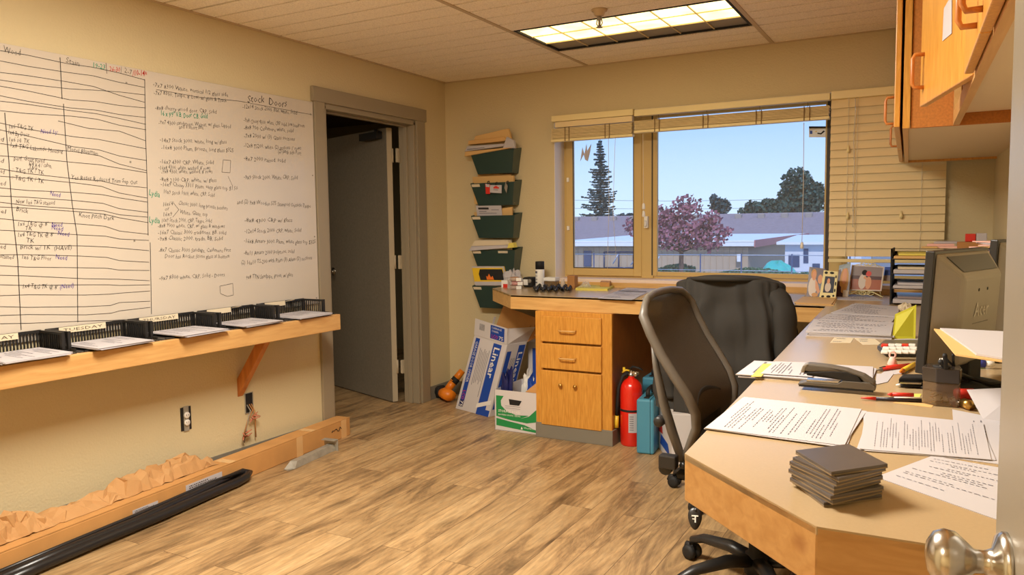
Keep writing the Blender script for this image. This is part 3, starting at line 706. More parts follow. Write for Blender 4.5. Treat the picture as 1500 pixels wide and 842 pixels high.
leafy('plum_tree', 'plum tree with purple leaves in front of the tan workshop', [(990, 335, 46, 24), (955, 345, 30, 22), (1035, 345, 30, 26), (1005, 305, 26, 22), (975, 315, 26, 18), (1040, 322, 18, 14), (1000, 350, 56, 18), (945, 322, 12, 16), (924, 332, 13, 15), (1062, 340, 12, 12)], 30., 8, 'o_plum', .46, .085, 'trees beyond the yard', trunk=PY(998, 368, 30.).z, base_u=998)
leafy('pine_tree', 'tall rounded pine above the roof at the right of the window', [(1167, 268, 22, 22), (1185, 295, 24, 22), (1152, 288, 14, 14), (1160, 300, 26, 14), (1195, 283, 14, 16)], 120., 9, 'o_pine', 1.3, .28)
leafy('leafy_tree', 'dense round tree just left of the tall pine', [(1128, 303, 18, 12), (1112, 306, 12, 10), (1140, 306, 14, 12)], 112., 10, 'o_pine', 1.6, .28)
leafy('leafy_tree', 'small pointed tree behind the ridge vents, second from the plum tree', [(1100, 303, 10, 9), (1095, 309, 14, 6)], 114., 11, 'o_pine', 1.6, .28)
leafy('leafy_tree', 'dark two pronged tree rising just right of the plum tree', [(1050, 300, 12, 12), (1060, 303, 10, 12), (1045, 292, 5, 8)], 108., 12, 'o_fir', 1.6, .28)
leafy('leafy_tree', 'low dark tree peeping over the roof left of the mullion', [(922, 317, 10, 5), (935, 317, 10, 4), (912, 319, 8, 4)], 108., 13, 'o_fir', 1.6, .28)
# hedge along the fence
mb = MB(); rnd = random.Random(4)
for i in range(5200):
    u = rnd.uniform(965, 1220); c = PY(u, 397 + 4 * math.sin(u * .05), 33.); lf(mb, Vector((c.x, 33 + rnd.uniform(-.8, .8), c.z - rnd.random() ** 1.5 * .9)), .07, rnd)
for i in range(2200):
    u = rnd.uniform(972, 1012); c = PY(u, 387 + 5 * abs(u - 990) / 20, 31.); lf(mb, Vector((c.x, 31 + rnd.uniform(-.8, .8), c.z - rnd.random() ** 1.3 * .9)), .07, rnd)
o = mb.build('hedge', 'o_hedge', loc=(PY(1090, 400, 33.).x, 33, GZ)); tag(o, 'low green hedge running along the chain link fence', 'hedge', kind='stuff')
# fence
th = thing('yard_fence', 'pale steel yard fence with posts and two rails outside', 'fence', (PY(1000, 390, 28.).x, 28, GZ))
a, b = PY(835, 372, 28.), PY(1262, 368, 28.)
mb = MB(); mb.tube([(a.x, 28, a.z), (b.x, 28, a.z)], .015, 6); mb.tube([(a.x, 28, PY(1000, 395, 28.).z), (b.x, 28, PY(1000, 395, 28.).z)], .012, 6); part(mb, 'rail', 'o_rail', th)
for u in (870, 1026, 1086, 1160, 1207, 1245):
    x = PY(u, 380, 28.).x; mb = MB(); mb.tube([(x, 28, GZ), (x, 28, a.z + .05)], .025, 8); part(mb, 'post', 'o_dark', th)
mb = MB(); mb.tube([PY(898, 386, 28.), PY(905, 373, 28.)], .025, 6); mb.tube([PY(924, 388, 28.), PY(934, 375, 28.)], .025, 6); mb.tube([PY(958, 390, 28.), PY(966, 375, 28.)], .025, 6); part(mb, 'brace', 'o_rail', th)
mb = MB()
for z, v in ((0, 293), (.0, 305)):
    mb.tube([PY(820, v, 60.), PY(1000, v + 1.5, 60.), PY(1260, v - 3, 60.)], .013, 5)
o = mb.build('power_line', 'blackm', loc=PY(1000, 293, 60.)); tag(o, 'pair of overhead wires crossing the sky beyond the yard', 'wire')
# ================================================================== LEFT WALL
def Wp(u, v, off=.0): return PX(u, v, LW + off)
BX = LW + .014
wbY0, wbY1, wbZ0, wbZ1 = .6, 3.585, .843, 2.064
th = thing('whiteboard', 'long whiteboard covered in handwritten order lists beside the grey door', 'whiteboard', (LW, 2.1, wbZ0))
mb = MB(); mb.box(LW + .002, BX, wbY0, wbY1, wbZ0, wbZ1); part(mb, 'panel', 'board', th, bevel=.002)
mb = MB()
for y in (3.56, 2.35, 1.2):
    for z in (.875, 1.25, 1.62, 1.985): mb.box(BX, BX + .002, y, y + .008, z, z + .008)
part(mb, 'screw', 'grey', th)
IX = BX + .0012
def W(u, v): p = PX(u, v, IX); return p
def stroke(mb, pts, w=.0035):
    w *= .62
    ps = [W(*p) for p in pts]
    for a, b in zip(ps, ps[1:]):
        d = b - a; n = Vector((0, -d.z, d.y)); n.normalize(); n *= w / 2
        mb.add([a - n, b - n, b + n, a + n], [(0, 1, 2, 3)])
mk = MB()
# table rules, traced as rows: (left y, break y at x~100, right y at x~220)
vl = [(88, 84), (91, 145)], [(93, 152), (98, 235), (106, 300), (113, 345), (114, 472)]
for seg in vl: stroke(mk, seg, .005)
for seg in ([(212, 116), (213, 190)], [(216, 282), (217, 345)], [(220, 355), (222, 460)], [(7, 165), (13, 235), (17, 300), (26, 380), (31, 483)], [(213, 190), (216, 282)]): stroke(mk, seg, .005)
rows = [(74, 93, 117), (89, 106, 128), (106, 120, 150), (117, 130, 139), (126, 146, 158), (140, 158, 172), (148, 162, 182), (162, 170, 190), (0, 180, 206), (180, 200, 218), (190, 215, 235), (210, 222, 250), (228, 238, 253), (247, 262, 275), (258, 268, 290), (275, 282, 296), (287, 294, 311), (296, 306, 318), (303, 310, 326), (320, 328, 343), (337, 344, 352), (357, 360, 367), (373, 375, 384), (389, 392, 396), (403, 408, 411), (417, 417, 417), (433, 432, 426), (449, 449, 441), (462, 461, 450), (474, 470, 466)]
for i, (a, b, c) in enumerate(rows):
    if a: stroke(mk, [(0, a), (40, a * .6 + b * .4 + (1 if i % 2 else -1)), (98 + i, b), (135 + i, b + (c - b) * .22), (175, b + (c - b) * .62 + (1 if i % 3 else -1)), (212 + i * .3, c)], .0035)
    else: stroke(mk, [(85, b - 3), (130, b + 8), (175, b + 12), (213, c)], .0035)
stroke(mk, [(229, 131), (290, 142), (350, 148), (457, 168)], .003)
stroke(mk, [(254, 297), (262, 307), (253, 318)], .003)
for s_ in ([(327, 234), (338, 235), (337, 253), (325, 252), (327, 234)], [(322, 419), (341, 415), (342, 432), (333, 434), (323, 430), (322, 419)], [(334, 258), (341, 273)]): stroke(mk, s_, .003)
part(mk, 'table_lines', 'ink', th)
def wr(mb, t, u0, v0, u1, v1, hpx=5.5, thin=-.012, wob=1):
    a, b = W(u0, v0), W(u1, v1); d = b - a; L = d.length
    hz = (W(u0, v0 - hpx * 1.22) - a).z / .7
    mb.text(t, a, d, (0, -d.y*0, 1) if False else (0, -d.z, d.y), hz, width=L, wob=wob, off=thin, shear=.12)
mk = MB(); G = MB(); Rr = MB(); Pp = MB()
wr(mk, 'Wood', 5, 77, 30, 81, 8); wr(mk, 'Stain', 96, 93, 116, 97, 7)
for t, u0, v0, u1, v1 in [('1x6 T&G TK', 12, 187, 49, 191), ('1x4 By Door', 11, 197, 43, 201), ('1x6 sq. TK', 12, 206, 43, 210), ('1x8 T&G Lakeside Meeting', 14, 215, 92, 225), ('Motel Blueman', 98, 221, 143, 227),
        ('perf. Gout Fixed', 20, 234, 65, 239), ('5/4 x 4 / cabin.', 42, 243, 76, 246), ('T&G', 42, 247, 54, 248), (':: T&G TK / TK', 17, 252, 64, 255), (':: T&G TK / TK', 16, 263, 64, 268), ('Yes Reset Reduced Trim Sep Out', 104, 262, 201, 270),
        ('New 1x6 T&G stained', 23, 298, 80, 300), ('Brick', 23, 310, 41, 312), ('Knot Pitch Dark', 115, 318, 167, 322), ('1x6 T&G @ 8\'', 25, 330, 70, 332), ('TK', 36, 337, 47, 338), ('1x4 T&G TK @ 8\'', 25, 346, 78, 347), ('TK', 38, 355, 50, 355),
        ('Brick w/ TK  (HAVE)', 29, 365, 105, 366), ('1x6 T&G Floor', 31, 380, 75, 381), ('1x4 T&G TK @ 8\'', 32, 422, 84, 423), ('stained', 0, 378, 20, 379), ('ed', 0, 365, 8, 365), ('el', 0, 313, 8, 314), ('d', 0, 207, 5, 208), ('d', 0, 237, 5, 238), ('ed', 0, 254, 6, 255), ('ed', 0, 270, 8, 271)]:
    wr(mk, t, u0, v0, u1, v1, 5.6, -.008)
for t, u0, v0, u1, v1 in [('Need 10\'', 59, 194, 84, 198), ('Need', 73, 286, 88, 288), ('Need', 75, 331, 91, 332), ('Need', 75, 337, 92, 338), ('Need', 84, 345, 101, 346), ('Need', 81, 380, 98, 380), ('(Need)', 87, 422, 108, 422)]: wr(Pp, t, u0, v0, u1, v1, 5.5, .0)
wr(G, '19-23', 135, 98, 154, 101, 6, .004); wr(mk, '|', 155, 106, 157, 106, 10); wr(Rr, '26-30', 160, 103, 176, 106, 6, .004); wr(mk, '/', 177, 108, 179, 108, 9); wr(mk, '2-7', 182, 107, 193, 109, 6); wr(Rr, '/10-14*', 194, 110, 215, 113, 7, .008)
wr(mk, 'Stock  Doors', 362, 148, 420, 157, 9, -.008)
for t, u0, v0, u1, v1 in [('-7x7 8300 White, vertical 1/2 glass side', 224, 127, 334, 142), ('-7x7 8300, Taupe, 8\' Low, w/ glass & Track', 225, 138, 332, 150), ('-8x8 cherry wood door, CRP, Solid', 227, 160, 317, 167), ('-9x7 4300 sandstone, Walnut, w/ glass, Lipped', 232, 182, 338, 187), ('and a short line', 262, 188, 298, 190),
        ('-14x7 Stock 3000, white, long w/ glass', 234, 208, 332, 211), ('-16x8 3000 Plum, Bronze, long glass $325', 236, 219, 342, 223), ('-16x7 4300 CRP, White, Solid', 234, 240, 313, 241), ('-16x8 4300, white, washed, 8\' rows', 232, 248, 308, 249), ('-9x8 4300, white, washed, 8\' rows', 236, 254, 311, 254),
        ('-8x8 2100 CRP, white, w/ glass', 234, 266, 317, 267), ('-16x9 Chevy 3311 Plum, easy glass top $1.50', 235, 272, 348, 279), ('10x9 Stock 1000, white, CRP, Solid', 239, 284, 314, 288), ('16x6\'4\'', 238, 301, 254, 302), ('or', 241, 308, 248, 308), ('16x9', 238, 316, 252, 316), ('Classic 3000, long bronze headers', 261, 300, 333, 308), ('White, Glass, top', 263, 313, 304, 317),
        ('10x9 Stock 2000, CRP, Taupe, Solid', 236, 325, 310, 326), ('-8x8 9000 white, CRP, w/ glass & windows', 231, 333, 329, 334), ('-16x7 Classic 3000 traditions, BB, solid', 231, 343, 331, 343), ('-9x8 Classic 2000, tradn, BB, Solid', 231, 352, 326, 352), ('-8x7 Classic 3000 Sandage, Cashmere First', 232, 369, 338, 369), ('Door has Rocket Stone glass at bottom', 241, 378, 336, 378), ('-9x7 8300 white, CRP, Solid - Doors', 233, 410, 329, 405),
        ('-12x14 Stock 2000, Flat, white, Solid', 355, 158, 435, 168), ('-9x8 Chevy 4300, white, CRP solid, low headroom', 357, 179, 446, 187), ('-8x8 900 Cashmere white, solid', 357, 189, 430, 194), ('-7x8 2000 w/ (3) Glass sections', 357, 201, 432, 206), ('-12x8 TS200, white, (2) stations 1\' rows', 357, 216, 441, 220), ('(2) jamb side Port', 407, 224, 441, 227),
        ('-8x7 2000 raised, solid', 357, 235, 418, 238), ('-9x9 Stock 2000, White CRP, Solid', 357, 262, 436, 263), ('and (2) 9x8 Wooden 575 Stamped Outside Taupe', 347, 298, 455, 304), ('-8x8 4300 CRP w/ glass', 358, 326, 428, 325), ('-12x14 Stock 2000 CRP, white, Solid', 358, 341, 441, 340), ('-16x8 Amarr 3000, Plum, white glass top $325', 357, 356, 462, 357), ('-8x11 Amarr 2000 polytone, solid', 357, 374, 431, 370), ('(2) 16x10 TS-200 with Plum (3) Alum (5\') sections', 353, 388, 457, 380), ('9x8 TTN Sandpipe, green, w/ glass', 360, 409, 429, 405)]:
    wr(mk, t, u0, v0, u1, v1, 5.2, -.010)
wr(G, '16 x 9\'9" V.B. Door C.B. Gold', 235, 170, 304, 174, 6, .008); wr(G, 'Lydia', 218, 287, 234, 288, 7, .004); wr(G, 'Lydia', 218, 326, 234, 326, 7, .004)
part(mk, 'black_writing', 'ink', th); part(G, 'green_writing', 'inkg', th); part(Rr, 'red_writing', 'inkr', th); part(Pp, 'purple_writing', 'inkp', th)
# shelf
th = thing('wall_shelf', 'long pine edged shelf fixed to the wall below the whiteboard', 'shelf', (LW, 2.0, .712))
SX = -3.055
mb = MB(); mb.box(LW, SX - .035, .5, 3.43, .782, .8); mb.box(LW, LW + .038, .5, 3.43, .715, .782); part(mb, 'board', 'lam', th)
mb = MB(); mb.box(SX - .035, SX, .5, 3.452, .713, .803); mb.box(LW + .001, SX - .035, 3.43, 3.452, .713, .803); part(mb, 'edge_band', 'maple_y', th, bevel=.003)
mb = MB()
y = 2.94; a = Vector((LW, y, .485)); b = Vector((LW, y, .385)); c = Vector((SX - .065, y, .713)); d = Vector((SX - .13, y, .713))
mb.add([a, b, c, d] + [v + Vector((0, .038, 0)) for v in (a, b, c, d)], [(0, 1, 2, 3), (7, 6, 5, 4), (0, 4, 5, 1), (1, 5, 6, 2), (2, 6, 7, 3), (3, 7, 4, 0)])
part(mb, 'bracket', 'bracket', th, bevel=.002)
# document trays
tray_y = [1.52, 1.905, 2.29, 2.68, 3.075]
tray_lab = ['MONDAY', 'TUESDAY', 'THURSDAY', 'FRIDAY', 'SATURDAY']
tray_desc = ['black document tray cut off by the left edge of the photo', 'black document tray labelled TUESDAY on the shelf', 'black document tray labelled THURSDAY on the shelf', 'black document tray second from the grey door', 'black document tray at the door end of the shelf']
sheet_desc = ['white sheets lying in the tray at the left edge of the photo', 'white sheets lying in the tray labelled TUESDAY', 'white sheets lying in the tray labelled THURSDAY', 'white sheets lying in the tray second from the grey door', 'white sheets in the tray at the door end of the shelf']
for i, y0 in enumerate(tray_y):
    y1 = y0 + .375; z0 = .801; xb = LW + .02; xf = SX - .03
    th = thing('document_tray', tray_desc[i], 'tray', (xb, (y0+y1)/2, z0), 'document trays on the shelf')
    mb = MB(); mb.box(xb, xf, y0 + .005, y1 - .005, z0, z0 + .005); mb.box(xf - .01, xf, y0 + .02, y1 - .02, z0 + .005, z0 + .009); part(mb, 'base', 'black', th)
    mb = MB(); mb.box(xb, xb + .005, y0 + .005, y1 - .005, z0 + .005, z0 + .014); mb.box(xb, xb + .006, y0 + .005, y1 - .005, z0 + .074, z0 + .087)
    n = 26
    for k in range(n + 1): yy = y0 + .008 + (y1 - y0 - .018) * k / n; mb.box(xb, xb + .004, yy, yy + .006, z0 + .014, z0 + .074)
    part(mb, 'back_grille', 'black', th)
    for yy in (y0 + .004, y1 - .012):
        mb = MB(); L = .165; mb.box(xb, xb + L + .04, yy, yy + .006, z0 + .005, z0 + .014); mb.box(xb, xb + L, yy - .001, yy + .007, z0 + .074, z0 + .085)
        for k in range(12): xx = xb + L * k / 11; mb.box(xx - .003, xx + .003, yy, yy + .005, z0 + .014, z0 + .074)
        mb.box(xb + L - .006, xb + L + .004, yy - .004, yy + .009, z0 + .004, z0 + .086)
        part(mb, 'side_grille', 'black', th)
    mb = MB(); ya, yb = y0 + .06, y1 - (.10 if i < 3 else .16); zz = z0 + .06
    q = [(xb + .009, ya, zz), (xb + .009, yb, zz), (xb + .007, yb, zz + .026), (xb + .007, ya, zz + .026)]
    mb.hexa(q, (-.002, 0, 0)); f = Face(*q)
    if f.n.x < 0: f.n = -f.n
    f.text(mb, tray_lab[i], .08, .25, .5, width=.84, off=.0012, toff=-.01) if i < 3 else mb.hexa([(xb + .01, yb, zz + .02), (xb + .045, yb + .015, zz + .03), (xb + .045, yb + .04, zz + .03), (xb + .01, yb + .05, zz + .02)], (0, 0, .0015))
    part(mb, 'label', ['paper2', 'ink'], th)
    rnd = random.Random(i); yA = y0 + .06 + rnd.uniform(-.01, .02); dx = rnd.uniform(-.01, .015)
    q = [(xb + .045, yA, z0 + .011), (xf + .055 + dx, yA - .02, z0 + .011), (xf + .045 + dx, yA + .245, z0 + .011), (xb + .045, yA + .26, z0 + .011)]
    paper('paper_stack', sheet_desc[i], q, .0022, 'paper', 'sheets in the document trays', rows=12, along='s', seed=i + 3, under=3)
# outlet, junction box with wires
th = thing('wall_outlet', 'white duplex outlet without cover plate below the shelf', 'outlet', (LW, 2.603, .34))
mb = MB(); mb.box(LW - .002, LW + .003, 2.572, 2.634, .282, .402); part(mb, 'box_opening', 'blackm', th)
mb = MB(); mb.box(LW + .003, LW + .006, 2.588, 2.618, .278, .406); part(mb, 'yoke', 'steel', th)
for z in (.36, .322):
    mb = MB(); X = Matrix.Translation((LW + .004, 2.603, z)) @ Matrix.Rotation(PI/2, 4, 'Y'); mb.lathe([(.0165, 0), (.0165, .009), (.014, .011), (.001, .0112)], 16, X=X)
    for dy in (-.006, .006): mb.box(LW + .0148, LW + .0158, 2.603 + dy - .001, 2.603 + dy + .001, z - .002, z + .006, 1)
    part(mb, 'receptacle', ['white', 'blackm'], th)
th = thing('junction_box', 'open junction box with loose wires hanging out below the shelf bracket', 'electrical box', (LW, 3.015, .34))
mb = MB(); mb.box(LW - .001, LW + .003, 2.988, 3.043, .285, .393); part(mb, 'box_opening', 'blackm', th)
mb = MB()
for s_ in ((2.986, 2.990, .283, .395), (3.041, 3.045, .283, .395), (2.986, 3.045, .393, .396), (2.986, 3.045, .282, .285)): mb.box(LW, LW + .006, *s_)
part(mb, 'box_rim', 'steel', th)
for k, (y, zt, ye, ze) in enumerate([(3.0, .30, 2.955, .13), (3.03, .29, 3.04, .14), (3.015, .3, 2.95, .16)]):
    mb = MB(); mb.tube([(LW + .004, y, .33), (LW + .03, y, zt), (LW + .025, (y + ye) / 2, (zt + ze) / 2 + .02), (LW + .02, ye, ze)], .0035, 6); part(mb, 'wire', 'card2' if k else 'grey', th)
for k, (y, z) in enumerate([(3.02, .26), (2.955, .175)]):
    mb = MB(); rnd = random.Random(k + 4)
    for j in range(7):
        c = Vector((LW + .03, y + rnd.uniform(-.015, .015), z + rnd.uniform(-.012, .014))); mb.tube([c, c + Vector((rnd.uniform(-.01, .025), rnd.uniform(-.035, .035), rnd.uniform(-.02, .03)))], [.006, .002], 6)
    part(mb, 'wire_splice', 'copper', th)
# long cardboard box with kraft paper
f0, f1 = Vector((-2.985, 1.0, 0)), Vector((-3.235, 3.715, 0)); ud = _n(f1 - f0); bl = Vector((-ud.y, ud.x, 0)); wd = .150; wf = .100; bh = .113
bl = bl if bl.x < 0 else -bl
th = thing('long_cardboard_box', 'long narrow cardboard box lying on the floor along the wall', 'box', f1)
cr = ud * .0
mb = MB(); mb.hexa([f0, f1, f1 + bl * wf, f0 + bl * wd], (0, 0, bh - .004)); part(mb, 'body', 'card', th, bevel=.004)
def along(t): return f0 + (f1 - f0) * t
mb = MB(); mb.hexa([along(0) + Vector((0, 0, bh - .003)), f1 + Vector((0, 0, bh - .003)), f1 + bl * wf + Vector((0, 0, bh - .003)), along(.45) + bl * .12 + Vector((0, 0, bh - .003)), ][:4], (0, 0, .004)); part(mb, 'top_flap', 'card', th)
for t in (.62, .86):
    mb = MB(); q = [along(t) + Vector((0, 0, bh + .0015)), along(t + .018) + Vector((0, 0, bh + .0015)), along(t + .018) + bl * .1 + Vector((0, 0, bh + .0015)), along(t) + bl * .1 + Vector((0, 0, bh + .0015))]; mb.hexa(q, (0, 0, .0008)); part(mb, 'packing_tape', 'tape', th)
for t in (.81, .965):
    q = [along(t) - bl * .001, along(t + .02) - bl * .001, along(t + .02) - bl * .001 + Vector((0, 0, bh)), along(t) - bl * .001 + Vector((0, 0, bh))]; mb = MB(); mb.hexa(q, -bl * .0008); part(mb, 'packing_tape', 'tape', th)
for t0, t1_, z0_, z1_ in ((.405, .455, .028, .072), (.515, .60, .02, .09)):
    mb = MB(); q = [along(t0) - bl * .0015 + Vector((0, 0, z0_)), along(t1_) - bl * .0015 + Vector((0, 0, z0_)), along(t1_) - bl * .0015 + Vector((0, 0, z1_)), along(t0) - bl * .0015 + Vector((0, 0, z1_))]; mb.hexa(q, bl * .001)
    f = Face(*q); f.n = -bl; sheet_lines(mb, f, 6, 1, off=.001, seed=3, dens=1, h=.5)
    part(mb, 'shipping_label', ['paper', 'ink'], th)
mb = MB(); q = along(.945) - bl * .0015 + Vector((0, 0, .07)); rnd = random.Random(3)
pts = [q + ud * (.012 * k - .04) + Vector((0, 0, rnd.uniform(-.014, .012))) for k in range(9)]; mb.tube(pts, .0022, 5); part(mb, 'scribble', 'ink', th)
# kraft paper
mb = MB()
def crumple(y0, y1, nu, nv, hmax, seed, b0=.34, b1=1.0, amp=.022):
    rnd = random.Random(seed); pts = {}
    for i in range(nu + 1):
        for j in range(nv + 1):
            t = i / nu; v = j / nv; y = y0 + (y1 - y0) * t; base = f0 + ud * ((y - f0.y) / ud.y)
            edge = min(1, t * 5, (1 - t) * 5); z = bh + .003 + hmax * edge * math.sin(min(1, v * 1.25) * PI * .8) ** .8
            z += rnd.uniform(-amp, amp) * (1 if 0 < j < nv else .3)
            q = base + bl * (wd * (b0 + (b1 - b0) * v) + rnd.uniform(-.012, .012)) + ud * rnd.uniform(-.5, .5) * (y1 - y0) / nu * .8
            q = q + Vector((0, 0, max(z, bh + .003))); pts[i, j] = q
    vs = [pts[i, j] for i in range(nu + 1) for j in range(nv + 1)]; w = nv + 1; fs = []
    for i in range(nu):
        for j in range(nv):
            a_, b_, c_, d_ = i*w+j, (i+1)*w+j, (i+1)*w+j+1, i*w+j+1
            fs += [(a_, b_, c_), (a_, c_, d_)] if rnd.random() < .5 else [(a_, b_, d_), (b_, c_, d_)]
    mb.add(vs, fs)
crumple(1.30, 1.80, 26, 7, .075, 1); crumple(1.34, 1.74, 18, 6, .088, 2, .4, .95, .03)
crumple(1.66, 2.20, 16, 5, .045, 3, .36, 1.0, .014); crumple(2.00, 2.62, 20, 5, .085, 4, .38, 1.0, .016); crumple(2.20, 2.66, 14, 5, .070, 5, .3, .95, .02)
o = mb.build('kraft_paper', 'kraft', loc=along(.3) + Vector((0, 0, bh))); tag(o, 'crumpled brown kraft paper bulging out of the long cardboard box', 'packing paper')
sm = o.modifiers.new('s', 'SOLIDIFY'); sm.thickness = .0015
# rubber seal looped on the floor
th = thing('rubber_seal', 'black rubber weather seal folded back on itself on the floor', 'rubber seal', (-3.08, 2.7, 0))
def fl(u, v, z=.02): return D(u, v, z)
mb = MB(); P1 = [fl(-60, 880, .027), fl(60, 828, .027), fl(150, 790, .027), fl(240, 753, .027), fl(310, 722, .027), fl(345, 707, .027), fl(360, 699, .027), fl(365, 692, .035), fl(355, 690, .048), fl(335, 699, .046), fl(290, 721, .044), fl(200, 762, .044), fl(100, 803, .044), fl(-60, 872, .044)]
mb.tube(P1, [.026]*5 + [.026, .024, .020, .018, .018] + [.018]*4, 10, flat=.85)
part(mb, 'seal_strip', 'rubber', th)
mb = MB(); mb.tube([fl(352, 691, .062), fl(310, 706, .058), fl(200, 754, .055), fl(100, 795, .055), fl(-60, 862, .055)], .009, 8); part(mb, 'seal_lip', 'black', th)
# galvanised bracket on the floor
th = thing('steel_bracket', 'galvanised steel channel bracket lying on the floor near the box end', 'bracket', (-3.03, 3.1, 0))
a, b = D(432, 687, .0), D(480, 665, .0); d = _n(b - a); n = Vector((-d.y, d.x, 0)); n = n if n.x < 0 else -n
mb = MB(); L = (D(492, 660, 0) - a).length
def bp(s, t, z): return a + d * s + n * t + Vector((0, 0, z))
mb.add([bp(0, 0, .001), bp(L, 0, .001), bp(L, .006, .04), bp(.03, .006, .035), bp(.02, .045, .035), bp(L, .045, .04), bp(L, .05, .001), bp(-.03, .05, .001)], [(0, 1, 2, 3), (3, 2, 5, 4), (4, 5, 6, 7), (0, 3, 4, 7)])
mb.hexa([bp(.0, 0, .001), bp(-.04, .02, .001), bp(-.03, .05, .001), bp(.03, .05, .001)], (0, 0, .002))
o_ = part(mb, 'channel', 'steel', th); o_.modifiers.new('s', 'SOLIDIFY').thickness = .002
mb = MB(); mb.hexa([bp(L, -.02, .0), bp(L + .003, -.02, .0), bp(L + .003, .075, .0), bp(L, .075, .0)], (0, 0, .07)); mb.hexa([bp(L - .035, .072, .066), bp(L + .003, .072, .066), bp(L + .003, -.02, .066), bp(L - .035, -.02, .066)], (0, 0, .003)); part(mb, 'end_plate', 'steel', th)
for t_, z_ in ((.0, .02), (.0, .052), (.06, .052)):
    mb = MB(); X = Matrix.Translation(bp(L + .003, t_, z_)) @ Vector((0, 0, 1)).rotation_difference(d).to_matrix().to_4x4(); mb.lathe([(.007, 0), (.007, .003), (.004, .005)], 10, X=X); part(mb, 'bolt', 'grey', th)

# ================================================================== WALL POCKETS
pk = [((693, 228), (755, 217), (753, 254), (699, 253.5)), ((690, 267.5), (756, 267), (755, 302.5), (699, 300.5)), ((692, 316), (757, 315), (755, 351), (700, 348.5)), ((694, 367), (757.5, 365), (756, 399), (701, 397)), ((696, 420), (752, 419), (748, 451), (703.5, 449))]
names = ['topmost dark green wall pocket, stuffed with rolled folders', 'dark green wall pocket with name badges clipped to its front', 'middle dark green wall pocket, a printed card standing in it', 'dark green wall pocket fourth from the top, papers overflowing it', 'lowest dark green wall pocket, a fireplace brochure in it']
for i, q in enumerate(pk):
    yt, yb = BW - .128, BW - .100
    a, b, c, d = PY(*q[0], yt), PY(*q[1], yt), PY(*q[2], yb), PY(*q[3], yb)
    if i == 0: a, b = Vector((a.x, a.y, b.z - .01)), b
    zt = (a.z + b.z) / 2; zb = zt - .165
    a.z = b.z = zt; c.z = d.z = zb; x0, x1 = -3.06, -2.69; xb0, xb1 = -3.01, -2.72
    th = thing('wall_pocket', names[i], 'wall file pocket', ((x0 + x1) / 2, BW, zb), 'green wall pockets')
    F_ = [Vector((x0, yt, zt)), Vector((x1, yt, zt)), Vector((xb1, yb, zb)), Vector((xb0, yb, zb))]
    B_ = [Vector((x0, BW - .003, zt + .02)), Vector((x1, BW - .003, zt + .02)), Vector((xb1, BW - .003, zb)), Vector((xb0, BW - .003, zb))]
    mb = MB(); t = .004
    mb.hexa([F_[3], F_[2], F_[1], F_[0]], (0, t, 0)); mb.hexa([B_[3], B_[2], B_[1], B_[0]], (0, -t, 0))
    mb.hexa([F_[3], F_[0], B_[0], B_[3]], (t, 0, 0)); mb.hexa([F_[2], F_[1], B_[1], B_[2]], (-t, 0, 0)); mb.hexa([F_[3], F_[2], B_[2], B_[3]], (0, 0, t))
    part(mb, 'shell', 'pocket', th, bevel=.002)
    if i: 
        f = Face(F_[3], F_[2], F_[1], F_[0]); f.n = Vector((0, -1, -.3)); mb = MB(); mb.hexa([f.p(.02, .84, .001), f.p(.21, .84, .001), f.p(.21, .96, .001), f.p(.02, .96, .001)], (0, -.001, 0)); part(mb, 'label', 'paper2', th)
        if i == 3: mb = MB(); mb.hexa([f.p(.62, .86, .001), f.p(.84, .86, .001), f.p(.84, .96, .001), f.p(.62, .96, .001)], (0, -.001, 0)); part(mb, 'label', 'paper2', th)
    pocket_top = zt
def leanfolder(name, label, px, y0, cat='folder', mats=('manila', 'print'), thick=.006, zbase=None, deco=None, group='folders in the wall pockets', ty=.0):
    """px: c00,c10,c11,c01 pixels of the front; stands in plane y0"""
    q = [PY(u, v, y0) for u, v in px]; q[2].y += ty; q[3].y += ty
    if zbase is not None: q[0].z = q[1].z = zbase
    mb = MB(); mb.hexa(q, (0, thick, 0)); f = Face(*q)
    if f.n.y > 0: f.n = -f.n
    if deco: deco(mb, f)
    o = mb.build(name, list(mats), loc=q[0]); tag(o, label, cat, group); return o
yy = BW - .082
tops = []
zf = lambda i: PY(720, [253, 300, 348, 397, 449][i], BW - .08).z
# pocket 1: rolled folders
def roll(label, pts, w, z_, mats, seed, group='folders bulging from the top wall pocket'):
    a = [PY(u, v, BW - .115 - .012 * z_) for u, v in pts]
    mb = MB(); mb.hexa([a[0], a[1], a[2], a[3]], (0, w, 0)); f = Face(*a); 
    if f.n.y > 0: f.n = -f.n
    if len(mats) > 1: f.rect(mb, .05, .5, .25, .4, .001, 1)
    o = mb.build('file_folder', mats, loc=a[0]); o.modifiers.new('b', 'BEVEL').width = .003
    tag(o, label, 'folder', group)
roll('lowest rolled tan folder drooping left out of the top wall pocket', [(680, 229), (735, 219), (755, 215), (681, 222)], .05, 2, ['manila'], 1)
roll('thick white papers sticking left out of the top wall pocket', [(680, 222), (738, 214), (741, 210), (684, 214)], .05, 1.5, ['paper', 'print'], 2)
roll('second tan folder above the white papers in the top wall pocket', [(685, 212), (744, 206), (738, 200), (686, 206)], .05, 1, ['manila2'], 3)
roll('pink white paper at the right of the top wall pocket', [(736, 217), (754, 217), (752, 205), (742, 200)], .03, 1.8, ['paper'], 4)
roll('topmost tan folder pointing up from the top wall pocket', [(694, 205), (748, 203), (744, 188), (696, 199)], .03, 0, ['manila'], 5)
# pocket 2
leanfolder('file_folder', 'manila folder standing in the badge hung wall pocket', [(695, 298), (753, 298), (752, 257), (692, 259)], yy, zbase=zf(1) + .01, thick=.02)
leanfolder('file_folder', 'second manila folder behind it in the badge hung wall pocket', [(698, 298), (750, 298), (748, 255), (700, 255)], yy + .03, zbase=zf(1) + .01, mats=('manila2', 'print'), thick=.02)
